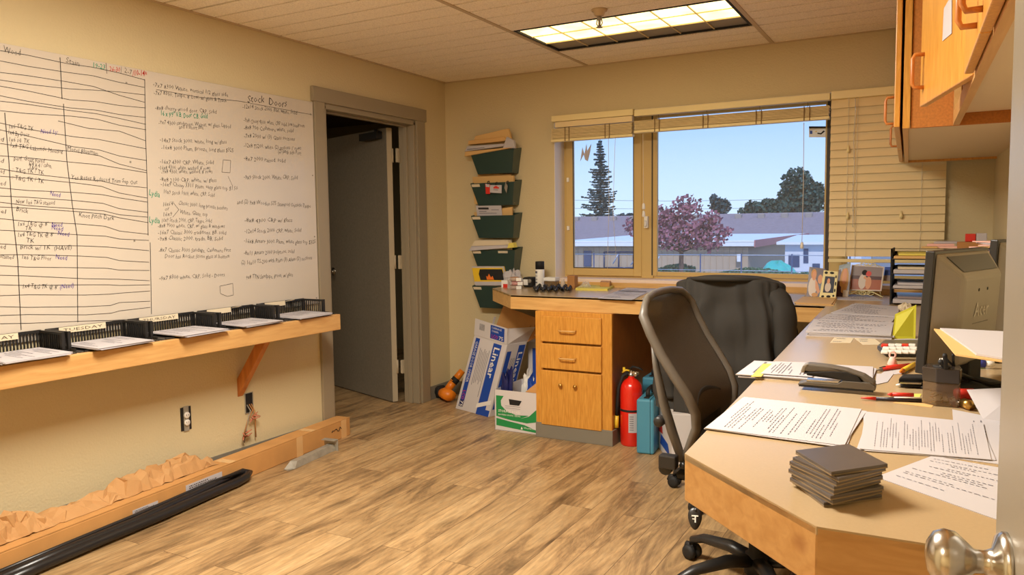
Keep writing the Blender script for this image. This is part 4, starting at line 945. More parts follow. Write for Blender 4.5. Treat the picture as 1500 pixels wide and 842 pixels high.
# badges
q = [PY(u, v, BW - .142) for u, v in ((718, 282), (735, 283), (735, 271), (718, 271))]
def badge(name, label, q, mats, deco=None, d=.003):
    th = thing(name, label, 'badge', q[3], 'badges on the wall pocket')
    mb = MB(); mb.hexa(q, (0, -d, 0)); f = Face(*q); f.n = Vector((0, -1, 0))
    if deco: deco(mb, f, d + .0008)
    part(mb, 'card', mats, th)
    c = (q[2] + q[3]) / 2; mb = MB(); mb.tube([c + Vector((0, -.002, -.002)), c + Vector((0, -.002, .018)), c + Vector((0, .018, .022)), c + Vector((0, .022, .012))], .003, 6); part(mb, 'clip', 'blackm', th)
badge('name_badge', 'white name badge with red print clipped to the wall pocket', q, ['paper', 'redp', 'print'], lambda mb, f, o: (f.rect(mb, .3, .78, .55, .75, o, 1), f.rect(mb, .4, .65, .75, .88, o, 1), f.rect(mb, .3, .7, .35, .42, o, 2)))
q = [PY(u, v, BW - .140) for u, v in ((712, 284), (718, 284), (718, 270), (711, 269))]
badge('name_badge', 'small red badge clipped left of the white name badge', q, ['redp', 'paper'], lambda mb, f, o: f.rect(mb, .1, .9, .7, 1, o, 1))
q = [PY(u, v, BW - .142) for u, v in ((739, 275), (742, 283), (744, 273), (741, 266))]
badge('name_badge', 'narrow dark badge hanging at the right of the wall pocket', q, ['grey'])
# pocket 3, 4, 5
leanfolder('file_folder', 'manila folder standing in the middle wall pocket', [(700, 345), (750, 345), (750, 303), (694, 311)], yy, zbase=zf(2) + .01, thick=.015)
leanfolder('printed_card', 'white card with dark print standing in the middle wall pocket', [(703, 345), (738, 345), (734, 301), (697, 301)], yy - .014, cat='card', zbase=zf(2) + .03, mats=('paper', 'ink', 'print'), deco=lambda mb, f: (f.rect(mb, .08, .5, .86, .93, .0008, 1), f.rect(mb, .1, .4, .78, .8, .0008, 2), f.rect(mb, .6, .9, .84, .86, .0008, 2), f.rect(mb, .1, .8, .72, .74, .0008, 2)), group='')
leanfolder('file_folder', 'cream folder standing in the fourth wall pocket', [(703, 395), (750, 395), (748, 351), (702, 350)], yy + .02, zbase=zf(3) + .01, mats=('paper2', 'print'), thick=.02)
for k, (px, lab, mt) in enumerate([([(692, 367), (756, 362), (752, 356), (696, 360)], 'loose white paper slumped over the rim of the fourth wall pocket', 'paper'), ([(696, 360), (752, 358), (748, 352), (701, 352)], 'pale paper lying behind the slumped sheet in the fourth wall pocket', 'paper2'), ([(748, 363), (758, 362), (756, 355), (750, 356)], 'yellow slip at the right edge of the fourth wall pocket', 'yellowp')]):
    a = [PY(u, v, BW - .130 - .006 * k + .03) for u, v in px]; mb = MB(); mb.hexa(a, (0, -.05, 0)); o = mb.build('loose_paper', [mt], loc=a[0]); tag(o, lab, 'paper')
leanfolder('brochure', 'brochure with a flame picture standing in the lowest wall pocket', [(696, 418), (744, 418), (738, 390), (691, 390)], yy - .035, cat='brochure', mats=('yellow', 'blackm', 'fire', 'paper'), thick=.01, ty=-.0, group='',
    deco=lambda mb, f: (f.poly(mb, [(.2, .28), (.95, .28), (.93, .85), (.24, .85), (.18, .6)], .0008, 1), f.poly(mb, [(.4, .3), (.62, .3), (.6, .5), (.54, .42), (.5, .62), (.44, .45), (.4, .5)], .0012, 2), f.rect(mb, 0, 1, 0, .2, .0008, 3), f.rect(mb, 0, 1, .92, 1, .0008, 3), f.rect(mb, .955, 1, .2, .92, .0008, 3)))
leanfolder('file_folder', 'cream folder beside the brochure in the lowest wall pocket', [(740, 430), (752, 430), (750, 391), (741, 391)], yy - .005, zbase=zf(4) + .02, mats=('paper2', 'photod'), thick=.006, deco=lambda mb, f: (f.rect(mb, .2, .8, .8, .9, .0008, 1), f.rect(mb, .25, .8, .62, .72, .0008, 1)))
leanfolder('file_folder', 'pale folder behind the brochure in the lowest wall pocket', [(700, 440), (742, 440), (741, 392), (694, 392)], yy + .0, zbase=zf(4) + .02, mats=('paper2',), thick=.02)
# ================================================================== WORKTOPS
ZU = .783
wA, wB, wC = D(721.5, 422), D(752, 431), D(1209, 449)
wA.x = max(wA.x, -2.95)
wfy = (wB.y + wC.y) / 2
wpoly = [(wA.x, BW - .002), (wA.x, wA.y), (wB.x, wfy), (wC.x, wfy), (wC.x, BW - .002)]
rA, rB, rC = D(1003, 664), D(1196, 771), D(1380, 798)
rwx = lambda y: .253 + SR * (BW - y)
rpoly = [(wC.x, BW - .002), (wC.x, wC.y), (rA.x, rA.y), (rB.x, rB.y), (rwx(rC.y) - .003, rC.y + (rwx(rC.y) - rC.x) * .02), (rwx(BW) - .003, BW - .002)]
def worktop(label, poly, edges, name='worktop', matn='maple_x', edgem=None):
    th = thing(name, label, 'worktop', (poly[1][0], poly[1][1], ZU))
    mb = MB(); mb.prism(poly, DZ - .012, DZ); part(mb, 'laminate_top', 'desk', th)
    n = len(poly)
    for (i, j, mt) in edges:
        a, b = Vector((*poly[i], 0)), Vector((*poly[j], 0)); d = _n(b - a); c = Vector((-d.y, d.x, 0))
        cen = sum((Vector((*p, 0)) for p in poly), Vector()) / n
        if (cen - a).dot(c) < 0: c = -c
        mb = MB(); o1 = c * .035
        mb.hexa([a + Vector((0, 0, ZU)), b + Vector((0, 0, ZU)), b + o1 + Vector((0, 0, ZU)), a + o1 + Vector((0, 0, ZU))], (0, 0, DZ - .001 - ZU)); part(mb, 'front_edge', mt, th, bevel=.002)
    return th
worktop('long wooden edged worktop under the window', wpoly, [(0, 1, 'maple_y'), (1, 2, 'maple_x'), (2, 3, 'maple_x')])
M['maple_d'] = wood('pine_edge_near', srgb(206, 158, 98), srgb(188, 138, 78), srgb(140, 80, 34), 5, (2, 10, 10))
worktop('long wooden edged worktop along the right wall with a cut off near corner', rpoly, [(1, 2, 'maple_y'), (2, 3, 'maple_d'), (3, 4, 'maple_d')])
# legs / panel hidden behind carrying the right worktop
th = thing('support_panel', 'grey support panel under the window worktop behind the black chairs', 'panel', (-.56, 4.6, 0))
mb = MB(); mb.box(-.58, -.55, 4.3, BW - .01, 0, ZU); part(mb, 'board', 'base', th)
# drawer cabinet
cx0, cx1, cy0 = -2.165, -1.665, 4.21
th = thing('drawer_cabinet', 'honey oak cabinet with two drawers and a door under the window worktop', 'cabinet', (cx0, cy0, 0))
mb = MB(); mb.box(cx0 + .0, cx1 - .018, cy0 + .02, BW - .01, .09, ZU); part(mb, 'body', 'oak', th)
mb = MB(); mb.box(cx0, cx0 + .05, cy0, cy0 + .02, .09, ZU); mb.box(cx1 - .07, cx1, cy0, cy0 + .02, .09, ZU); mb.box(cx0 + .05, cx1 - .07, cy0, cy0 + .02, .75, ZU); part(mb, 'face_frame', 'oak', th)
mb = MB(); mb.box(cx1 - .018, cx1, cy0 + .02, BW - .01, .09, ZU); part(mb, 'side_panel', 'oakshaded', th)
def handle(mb, c, half, vertical=False, d=.03, r=.005, ax=None, out=None):
    ax = ax or Vector((1, 0, 0)); out = out or Vector((0, -1, 0)); c = Vector(c)
    mb.tube([c - ax*half, c - ax*half + out*d*.8, c - ax*(half-.012) + out*d, c + ax*(half-.012) + out*d, c + ax*half + out*d*.8, c + ax*half], r, 8)
for z0_, z1_, nm in ((.600, .757, 'd'), (.435, .588, 'd'), (.085, .423, 'door')):
    mb = MB(); mb.box(cx0 + .042, cx1 - .06, cy0 - .018, cy0 - .001, z0_, z1_)
    dr = part(mb, 'drawer' if nm == 'd' else 'cabinet_door', 'oak', th, bevel=.004)
    zc = (z0_ + z1_) / 2 - .005
    if nm == 'd':
        mb = MB(); handle(mb, (-1.937, cy0 - .018, zc), .05); part(mb, 'handle', 'maple_x', th, parent=dr)
    else:
        for x in (-1.984, -1.888):
            mb = MB(); X = Matrix.Translation((x, cy0 - .018, .34)) @ Matrix.Rotation(PI/2, 4, 'X'); mb.lathe([(.006, 0), (.006, .01), (.012, .014), (.012, .02), (.006, .024)], 14, X=X); part(mb, 'knob', 'brass', th, parent=dr)
mb = MB(); mb.box(cx0 + .0, cx1 + .008, cy0 - .012, BW - .01, 0, .092); part(mb, 'toe_kick', 'base', th, bevel=.002)
# ------------------------------------------------------------------ fire extinguisher
c = D(915, 653, 0) + Vector((.022, .055, 0)); ex = c
th = thing('fire_extinguisher', 'red fire extinguisher standing on the floor beside the cabinet', 'fire extinguisher', c)
mb = MB(); R_ = .066; mb.lathe([(.06, 0), (R_, .008), (R_, .33), (.06, .36), (.042, .385), (.02, .40), (.018, .412)], 32, X=Matrix.Translation(c)); part(mb, 'cylinder', 'red', th)
mb = MB(); mb.lathe([(.0665, .205), (.0675, .207), (.0675, .217), (.0665, .219)], 32, X=Matrix.Translation(c)); part(mb, 'strap', 'blackm', th)
mb = MB(); X = Matrix.Translation(c)
def arc(a, z): return (c.x + (R_ + .001) * math.cos(a), c.y + (R_ + .001) * math.sin(a), z)
aa = [-PI*.47 + i * .09 for i in range(11)]
mb.add([arc(a, .085) for a in aa] + [arc(a, .20) for a in aa], [(i, i+1, 12+i, 11+i) for i in range(10)]); 
for k in range(7):
    z = .10 + k * .013; mb.add([(c.x + (R_+.002)*math.cos(a), c.y + (R_+.002)*math.sin(a), z + dz) for a in aa[1:6] for dz in (0, .004)], [(2*i, 2*i+2, 2*i+3, 2*i+1) for i in range(4)], 1)
part(mb, 'label', ['paper', 'print'], th)
mb = MB(); mb.lathe([(.018, .41), (.022, .413), (.022, .425), (.014, .43), (.014, .445), (.001, .446)], 16, X=X); mb.cbox((c.x + .02, c.y, .432), (.05, .018, .016)); part(mb, 'valve', 'chrome', th)
mb = MB(); g = X @ Matrix.Translation((.03, -.012, .425)) @ Matrix.Rotation(PI/2, 4, 'X'); mb.lathe([(.013, 0), (.013, .008), (.011, .01), (.001, .0102)], 14, X=g); part(mb, 'gauge', 'chrome', th)
mb = MB(); mb.tube([c + Vector((-.02, 0, .445)), c + Vector((.01, 0, .468)), c + Vector((.05, -.005, .462)), c + Vector((.075, -.01, .45))], [.006, .01, .009, .004], 8, flat=.6); part(mb, 'lever', 'blackm', th)
mb = MB(); mb.tube([c + Vector((.0, 0, .44)), c + Vector((-.03, -.01, .445)), c + Vector((-.05, -.02, .43))], [.005, .006, .004], 8); mb.cbox((c.x - .04, c.y - .015, .452), (.014, .006, .02)); part(mb, 'pull_pin', 'yellow', th)
mb = MB(); mb.tube([c + Vector((-.015, -.005, .43)), c + Vector((-.045, -.02, .41)), c + Vector((-.066, -.035, .34)), c + Vector((-.075, -.035, .24)), c + Vector((-.078, -.035, .17))], .010, 10); part(mb, 'hose', 'blackm', th)
mb = MB(); mb.tube([c + Vector((-.078, -.035, .172)), c + Vector((-.08, -.035, .13)), c + Vector((-.081, -.035, .10))], [.012, .013, .015], 10); part(mb, 'nozzle', 'yellow', th)
# ------------------------------------------------------------------ teal cases
def case(label, p, w, d, h, ang):
    th = thing('tool_case', label, 'case', p, 'teal tool cases on the floor', ang)
    mb = MB(); mb.box(-w/2, w/2, 0, d, 0, h); part(mb, 'shell', 'teal', th, bevel=.012, local=True, seg=3)
    mb = MB(); mb.box(w*.28, w*.30, -.0015, d + .001, .0, h + .0015); part(mb, 'seam', 'blackm', th, local=True)
    mb = MB(); mb.tube([(0, d*.25, h - .004), (0, d*.25, h + .03), (0, d*.35, h + .042), (0, d*.65, h + .042), (0, d*.75, h + .03), (0, d*.75, h - .004)], .009, 8, flat=1.4); part(mb, 'handle', 'blackm', th, local=True)
    for yy in (d*.15, d*.85): mb = MB(); mb.box(-.014, .014, yy - .015, yy + .015, h - .002, h + .005); part(mb, 'latch', 'blackm', th, local=True)
a = D(944, 666, 0); case('teal plastic tool case in front, right of the extinguisher', a + Vector((.0, .01, 0)), .10, .30, .315, .12)
case('second teal tool case standing behind the front one', D(952, 640, 0) + Vector((0, 0, 0)), .10, .30, .37, .05)
# white carton behind the chair
a, b = D(959, 648, 0), D(984, 681, 0)
th = thing('white_carton', 'white carton with red and blue print behind the mesh chair', 'box', b)
fc = [a, b, b + Vector((0, 0, .26)), a + Vector((0, 0, .29))]; mb = MB(); mb.hexa([a, b, b + Vector((.28, .1, 0)), a + Vector((.25, .12, 0))], (0, 0, .28)); part(mb, 'body', 'whitec', th, bevel=.003)
f = Face(a, b, b + Vector((0, 0, .28)), a + Vector((0, 0, .28))); f.n = _n((b - a).cross(Vector((0, 0, 1)))); f.n = -f.n if f.n.dot(CAM - a) < 0 else f.n
mb = MB(); f.poly(mb, [(.1, .35), (.5, .4), (.45, .62), (.05, .7)], .001, 0); f.poly(mb, [(.35, .15), (.9, .12), (.8, .32), (.4, .36)], .001, 1); f.rect(mb, .3, .9, .7, .73, .001, 2); part(mb, 'printing', ['redp', 'blue', 'print'], th)

def lumps(name, label, cat, c, r, m, n=1, seed=0, sq=.6, pw=1):
    mb = MB(); 
    def fn(u, v):
        a = u * 2 * PI; b = v * PI / 2; k = 1 + .45 * noise.noise(Vector((math.cos(a) * 2.2, math.sin(a) * 2.2 + seed, v * 3)))
        return (c.x + r * k * math.cos(a) * max(0, math.cos(b)) ** pw, c.y + r * k * .8 * math.sin(a) * max(0, math.cos(b)) ** pw, c.z + max(0, r * k * sq * 2 * math.sin(b)))
    mb.grid(fn, 22, 10, closeu=True, smooth=False); o = mb.build(name, m, loc=c); tag(o, label, cat); return o
# ------------------------------------------------------------------ tall opener carton, storage box, orange nailer
a, b = D(667, 598, 0), D(716, 611, 0)
n = _n((b - a).cross(Vector((0, 0, 1)))); n = -n if n.dot(CAM - a) < 0 else n
c_, d_ = onplane(735, 506, a, n), onplane(687, 491, a, n)
lean = -n * .05
c_ += lean; d_ += lean
back = -n * .17 + Vector((.01, 0, 0))
th = thing('opener_carton', 'tall open white and blue carton leaning in the corner by the green box', 'box', a)
mb = MB(); mb.hexa([a, b, c_, d_], back); part(mb, 'body', 'whitec', th, bevel=.003)
f = Face(a, b, c_, d_); f.n = n if f.n.dot(n) < 0 else f.n
mb = MB()
f.rect(mb, .075, .20, .05, .97, .001, 0); f.rect(mb, .62, .86, .0, .97, .001, 0)
f.rect(mb, .62, .98, .0, .085, .0013, 0); f.poly(mb, [(.58, .08), (.96, .17), (.96, .23), (.58, .14)], .0015, 1)
f.text(mb, 'GARAGE DOOR OPENER', .105, .93, .07, width=.55, m=1, off=.0018, vert=True)
f.text(mb, 'LCO', .10, .27, .085, width=.13, m=2, off=.0018, vert=True, toff=.012); f.text(mb, '75', .10, .13, .085, width=.085, m=1, off=.0018, vert=True, toff=.012)
f.rect(mb, .08, .20, .045, .135, .0012, 3)
f.text(mb, 'Linear', .67, .93, .16, width=.42, m=1, off=.0018, vert=True, toff=.014)
f.text(mb, 'PRO ACCESS', .655, .72, .035, width=.14, m=1, off=.0018, vert=True)
rnd = random.Random(5)
for k in range(7):
    s0 = .28 + k * .045; f.rect(mb, s0, s0 + .012, rnd.uniform(.22, .45), .86 - .02 * (k % 3), .001, 4)
part(mb, 'printing', ['blue', 'white', 'magenta', 'navy', 'print'], th)
# side face print
f2 = Face(b, b + back, c_ + back, c_); sn = _n(back.cross(Vector((0, 0, 1)))); sn = -sn if sn.x < 0 else sn; f2.n = sn
mb = MB(); f2.rect(mb, .08, .3, .1, .9, .001, 0); f2.rect(mb, .62, .95, .1, .97, .001, 0); f2.text(mb, 'Linear', .68, .88, .2, width=.45, m=1, off=.0018, vert=True, toff=.014)
for k in range(5): f2.rect(mb, .36 + k * .05, .375 + k * .05, .3, .8, .001, 2)
part(mb, 'printing', ['blue', 'white', 'print'], th)
# opened upper part
e_, g_ = onplane(737, 482, a, n) + lean, onplane(690, 467, a, n) + lean
mb = MB(); t = .004
up = ((e_ - c_) + (g_ - d_)) / 2
F4 = [d_ + n * .004, c_ + n * .004, e_ + n * .012, g_ + n * .012]; mb.hexa(F4, -n * t); part(mb, 'front_flap', 'whitec', th)
f = Face(*F4); f.n = n; mb = MB(); f.rect(mb, .5, .92, .1, .92, .001, 0); f.text(mb, 'CARRIAGE', .54, .72, .12, width=.3, m=1, off=.0018); f.text(mb, 'CHAIN', .54, .52, .12, width=.2, m=1, off=.0018); f.text(mb, 'LCO', .54, .16, .22, width=.2, m=2, off=.0018, toff=.01); f.text(mb, '75', .76, .16, .22, width=.13, m=1, off=.0018, toff=.01)
for k in range(9): f.rect(mb, .16 + k * .018, .166 + k * .018, .4, .8, .001, 3)
part(mb, 'printing', ['blue', 'white', 'magenta', 'ink'], th)
s1 = c_ + back; mb = MB(); mb.hexa([c_, s1, s1 + up * .95 + Vector((.05, 0, .0)), e_], Vector((-.003, 0, 0))); part(mb, 'side_flap', 'whitec', th)
mb = MB(); mb.hexa([d_ + back * .98, s1, s1 + up * 1.2 + Vector((.06, .01, .03)), d_ + back + up * 1.5 + Vector((.05, .01, .02))], -n * t); part(mb, 'back_flap', 'card', th)
mb = MB(); mb.hexa([s1 + Vector((-.08, 0, 0)), s1 + Vector((0, 0, -.0)), s1 + up * .8 + Vector((.13, .02, -.02)), s1 + up * 1.1 + Vector((.03, .02, .02))], -n * t); part(mb, 'side_flap', 'card2', th)
mb = MB(); mb.hexa([a + back, d_ + back + up, d_ + back * .9 + up, a + back * .9], Vector((.002, 0, 0))); part(mb, 'side_panel', 'whitec', th)
# banker box
a, b = D(725, 629, 0), D(788, 637, 0); n = _n((b - a).cross(Vector((0, 0, 1)))); n = -n if n.dot(CAM - a) < 0 else n
hb = .262; bk = -n * .38
th = thing('storage_box', 'white and green cardboard storage box in front of the tall carton', 'box', a)
mb = MB(); V = Vector((0, 0, hb)); t = .004
for q, ex_ in (([a, b, b + V, a + V], -n * t), ([a + bk, b + bk, b + bk + V, a + bk + V], n * t)): mb.hexa(q, ex_)
ux = _n(b - a); mb.hexa([a, a + bk, a + bk + V, a + V], ux * t); mb.hexa([b, b + bk, b + bk + V, b + V], -ux * t); mb.hexa([a, b, b + bk, a + bk], (0, 0, t))
part(mb, 'body', 'whitec', th)
f = Face(a, b, b + V, a + V); f.n = n
mb = MB()
f.poly(mb, [(.04, .12), (.97, .04), (.97, .10), (.7, .2), (.35, .25), (.04, .30)], .001, 0)
f.poly(mb, [(.04, .34), (.3, .31), (.6, .34), (.8, .42), (.97, .60), (.97, .42), (.97, .30), (.7, .27), (.4, .29)][:6] + [(.97, .30), (.75, .25), (.4, .28)], .0011, 0)
f.poly(mb, [(.04, .35), (.04, .86), (.22, .86), (.15, .74), (.16, .62), (.28, .5), (.5, .42), (.8, .44), (.6, .34), (.3, .31)], .0012, 0)
f.text(mb, 'STORAGE BOXES', .09, .46, .06, width=.52, m=1, off=.002, toff=.012); f.text(mb, 'EASTERN WHITE CEDAR', .09, .38, .035, width=.52, m=1, off=.002)
f.text(mb, 'Westwood', .68, .11, .045, width=.27, m=1, off=.002); f.poly(mb, [(.61, .09), (.66, .09), (.635, .16)], .002, 1)
f.poly(mb, [(.36, .66), (.58, .66), (.64, .78), (.34, .8)], .0015, 2)
for k in range(2): f.rect(mb, .25, .6, .62 - k * .05, .627 - k * .05, .001, 3)
part(mb, 'printing', ['green', 'white', 'blackm', 'print'], th)
mb = MB(); mb.hexa([b + V + bk * .15, b + V + bk * .8, b + V + bk * .9 + Vector((-.02, 0, .21)), b + V + bk * .25 + Vector((-.0, 0, .22))], (.004, 0, 0)); part(mb, 'side_flap', 'card', th)
mb = MB(); mb.hexa([b + V + bk * .02 + ux * -.09, b + V + bk * .02, b + V + bk * .3 + Vector((0, 0, .09)), b + V + bk * .25 - ux * .05 + Vector((0, 0, .05))], (0, .003, 0)); part(mb, 'front_flap', 'card', th)
# contents
for k, (s_, t_, hh, lab, mt) in enumerate([(.32, .15, .05, 'blue and white printed bag poking out of the green storage box', 'navy'), (.5, .3, .06, 'crumpled white wrapper on top inside the storage box', 'white'), (.72, .2, .055, 'dark blue packet at the right inside the storage box', 'blue')]):
    base = a + ux * (b - a).length * (.17 + .30 * k) + bk * (.22 + .3 * (k % 2)) + Vector((0, 0, .006)); lumps('wrapper', lab, 'wrapper', base, .046, mt, seed=k * 3 + 1, sq=3.3, pw=.3)
# carton behind, between
a2 = D(757, 585, 0); th = thing('opener_carton', 'second opener carton standing behind the green storage box', 'box', a2)
a2 = Vector((-2.60, 4.74, 0)); mb = MB(); mb.box(-2.52, -2.22, 4.78, 5.02, 0, .50); th.location = a2; part(mb, 'body', 'whitec', th, bevel=.003)
f = Face((-2.52, 4.78, 0), (-2.22, 4.78, 0), (-2.22, 4.78, .5), (-2.52, 4.78, .5)); f.n = Vector((0, -1, 0)); mb = MB(); f.rect(mb, .55, .82, .1, .9, .001, 0); f.text(mb, 'Linear', .62, .86, .15, width=.4, m=1, off=.0018, vert=True, toff=.014); f.rect(mb, .12, .25, .1, .9, .001, 0); part(mb, 'printing', ['blue', 'white'], th)
mb = MB(); mb.hexa([(-2.5, 4.74, .5), (-2.28, 4.74, .5), (-2.26, 4.66, .56), (-2.48, 4.66, .56)], (0, 0, .003)); part(mb, 'top_flap', 'whitec', th)
mb = MB(); mb.grid(lambda u, v: (-2.59 + .24 * u, 4.77 + v * .22, .502 + .10 * math.sin(u * PI) * math.sin(v * PI) ** .5 * (1 + .5 * noise.noise(Vector((u * 5, v * 5, 2))))), 20, 12, smooth=False)
o = mb.build('plastic_bag', 'blackm', loc=(-2.47, 4.87, .5)); tag(o, 'black plastic bag crumpled on the carton behind the storage box', 'bag')
# orange tool
o0 = D(650, 582, 0); th = thing('caulking_tool', 'orange and black tool lying against the corner behind the tall carton', 'tool', o0)
mb = MB(); mb.tube([(o0.x + .01, o0.y - .03, .045), (o0.x + .07, o0.y - .08, .055), (o0.x + .15, o0.y - .14, .055)], [.04, .055, .05], 12, flat=.8); part(mb, 'housing', 'orange', th)
mb = MB(); mb.tube([(o0.x + .07, o0.y - .06, .07), (o0.x + .11, o0.y - .02, .14)], .03, 10); mb.tube([(o0.x + .12, o0.y - .01, .155), (o0.x + .155, o0.y + .03, .215)], [.028, .024], 10); part(mb, 'grip', 'orange', th)
mb = MB(); mb.tube([(o0.x + .105, o0.y - .025, .13), (o0.x + .125, o0.y - .005, .16)], .031, 10); part(mb, 'collar', 'blackm', th)
mb = MB(); mb.tube([(o0.x - .03, o0.y - .02, .05), (o0.x + .015, o0.y - .035, .055)], [.045, .05], 10); mb.cbox((o0.x - .02, o0.y - .02, .035), (.05, .05, .07)); part(mb, 'nose', 'blackm', th, bevel=.004)

# ================================================================== WINDOW WORKTOP CLUTTER
def pile(u, v): p = D(u, v); p.y = min(p.y, 4.95); return p
for k in range(3):
    p = D(749 + (k % 2) * 2, 424); th = thing('tape_roll', ['bottom clear tape roll of the stack on the window worktop', 'middle clear tape roll of the stack on the window worktop', 'top clear tape roll of the stack on the window worktop'][k], 'tape', p + Vector((0, .05, .028 * k)), 'clear tape rolls')
    X = Matrix.Translation(th.location); mb = MB(); mb.lathe([(.030, .001), (.052, .001), (.052, .025), (.030, .025), (.030, .001)], 24, X=X); part(mb, 'tape', 'clearp', th)
    mb = MB(); mb.lathe([(.027, .0), (.031, .0), (.031, .026), (.027, .026), (.027, 0)], 24, X=X); part(mb, 'core', 'redp' if k == 1 else 'card2', th)
    mb = MB(); g = -1.0; mb.hexa([th.location + Vector((.035, -.043, .002)), th.location + Vector((.062, -.02, .002)), th.location + Vector((.062, -.02, .024)), th.location + Vector((.035, -.043, .024))], (.002, -.004, 0)); part(mb, 'label', 'white', th)
p = D(739, 421) + Vector((0, .03, 0)); mb = MB(); mb.cbox((p.x, p.y, DZ + .025), (.05, .06, .05)); f = Face((p.x - .025, p.y - .0305, DZ), (p.x + .025, p.y - .0305, DZ), (p.x + .025, p.y - .0305, DZ + .05), (p.x - .025, p.y - .0305, DZ + .05)); f.n = Vector((0, -1, 0)); f.rect(mb, .3, 1, 0, .5, .001, 1)
p.z = DZ; o = mb.build('small_box', ['white', 'redp'], loc=p); tag(o, 'tiny white and red box left of the tape rolls', 'box')
p = D(771, 421) + Vector((0, .06, 0)); th = thing('tape_dispenser', 'black gadget with white label right of the tape rolls', 'dispenser', p)
mb = MB(); mb.cbox((p.x, p.y, DZ + .036), (.075, .09, .07)); part(mb, 'body', 'blackm', th, bevel=.012, seg=3)
mb = MB(); mb.cbox((p.x - .012, p.y - .047, DZ + .036), (.035, .004, .04)); part(mb, 'label', 'white', th)
mb = MB(); X = Matrix.Translation((p.x + .02, p.y - .046, DZ + .045)) @ Matrix.Rotation(PI/2, 4, 'X'); mb.lathe([(.014, 0), (.014, .006), (.009, .008), (.001, .0081)], 14, X=X); part(mb, 'knob', 'grey', th)
p = pile(776, 415); p.x -= .03; lumps('paper_bag', 'crumpled white paper bag leaning in the corner of the window worktop', 'bag', p, .075, 'paper', seed=3, sq=.75)
p = D(793, 416); p.y = min(p.y, 4.86); p.x = -2.46; th = thing('spray_can', 'white spray can with a black cap on the window worktop', 'spray can', p)
k = proj_ = None
X = Matrix.Translation(p); mb = MB(); mb.lathe([(.030, 0), (.032, .004), (.032, .125), (.028, .135)], 24, X=X); part(mb, 'can', 'white', th)
mb = MB(); mb.lathe([(.0315, .127), (.0315, .180), (.029, .183), (.001, .1832)], 24, X=X); part(mb, 'cap', 'blackm', th)
mb = MB(); aa = [-PI*.95 + i*.16 for i in range(13)]
for z0_, z1_, m_ in ((.03, .04, 0), (.055, .06, 0), (.08, .083, 1), (.10, .115, 0)):
    mb.add([(p.x + .0326*math.cos(a), p.y + .0326*math.sin(a), DZ + z) for a in aa[3:9] for z in (z0_, z1_)], [(2*i, 2*i+2, 2*i+3, 2*i+1) for i in range(5)], m_)
part(mb, 'label', ['print', 'ink'], th)
p = D(806, 418); p.y = 4.78; p.x = -2.33; th = thing('small_box', 'clear plastic box with a white lid right of the spray can', 'box', p)
mb = MB(); mb.cbox((p.x, p.y, DZ + .027), (.085, .07, .052)); part(mb, 'tub', 'smoke', th, bevel=.003)
mb = MB(); mb.cbox((p.x, p.y, DZ + .066), (.09, .075, .024)); part(mb, 'lid', 'white', th, bevel=.003)
p = Vector((-2.255, 4.80, DZ)); mb = MB(); mb.lathe([(.016, 0), (.018, .003), (.018, .045), (.012, .055), (.012, .065), (.001, .066)], 14, X=Matrix.Translation(p)); o = mb.build('small_bottle', 'clearp', loc=p); tag(o, 'small clear bottle between the lidded box and the brown box', 'bottle')
p = Vector((-2.195, 4.83, DZ)); mb = MB(); mb.cbox((p.x, p.y, DZ + .045), (.055, .06, .09)); o = mb.build('small_box', 'card2', bevel=.002, loc=p); tag(o, 'small brown upright box at the window frame corner', 'box')
rnd = random.Random(9); ch = D(806, 424)
th = thing('bead_chain', 'heap of black beads and cable curled on the window worktop', 'chain', ch + Vector((0, .04, 0)))
mb = MB(); pts = [D(783 + i * 1.35, 421 + 3 * math.sin(i * .9), DZ + .014 + .008 * abs(math.sin(i * 1.3))) for i in range(42)]
mb.tube(pts, .008, 7); part(mb, 'cable', 'blackm', th)
for k in range(22):
    q = D(783 + k * 2.55, 421 + 3.4 * math.sin(k * 1.7), DZ + .014 + rnd.uniform(0, .012)); mb = MB(); mb.lathe([(.002, -.013), (.012, -.006), (.013, .004), (.003, .013)], 9, X=Matrix.Translation(q)); part(mb, 'bead', 'rubber', th)
p = D(842, 416); p.y = 4.84; p.x = -2.105; lumps('plastic_wrap', 'crumpled clear plastic wrap by the left window frame corner', 'plastic wrap', p, .045, 'clearp', seed=6, sq=.5)
p = D(839, 416); lumps('pebble', 'small grey pebble beside the crumpled plastic wrap', 'pebble', D(838, 418), .02, 'grey', seed=2, sq=.5)
def slab(name, label, cat, px, h, mats, z=DZ, extra=None, group=None, bevel=0):
    q = [D(u, v, z) for u, v in px]; mb = MB()
    n_ = (q[1]-q[0]).cross(q[3]-q[0])
    if n_.z < 0: q = [q[1], q[0], q[3], q[2]]
    mb.hexa(q, (0, 0, h)); f = Face(*[x + Vector((0, 0, h)) for x in q])
    if extra: extra(mb, f)
    o = mb.build(name, mats, loc=q[0], bevel=bevel); tag(o, label, cat, group); return o
slab('legal_pad', 'yellow legal pad lying on the window worktop', 'notepad', [(843, 425), (890, 426), (907, 417), (858, 416)], .014, ['yellowp', 'print'], extra=lambda mb, f: sheet_lines(mb, f, 8, 1, seed=3, h=.15))
slab('small_box', 'little orange brown block lying on the yellow legal pad', 'box', [(879, 419.5), (893, 420), (896, 416), (882, 415.5)], .03, ['card'], z=DZ + .015)
for k, (u, v) in enumerate([(910, 420), (917, 419), (925, 421)]):
    lumps('nutshell', ['leftmost of three tiny tan shells right of the yellow pad', 'middle of three tiny tan shells right of the yellow pad', 'rightmost of three tiny tan shells right of the yellow pad'][k], 'shell', D(u, v), .010, 'manila', seed=k, sq=.5)
paper('paper_sheet', 'white printed sheet by the front edge of the window worktop', quad([(878, 437), (928, 439), (948, 428), (905, 426)]), .0015, rows=9, seed=3, under=1)
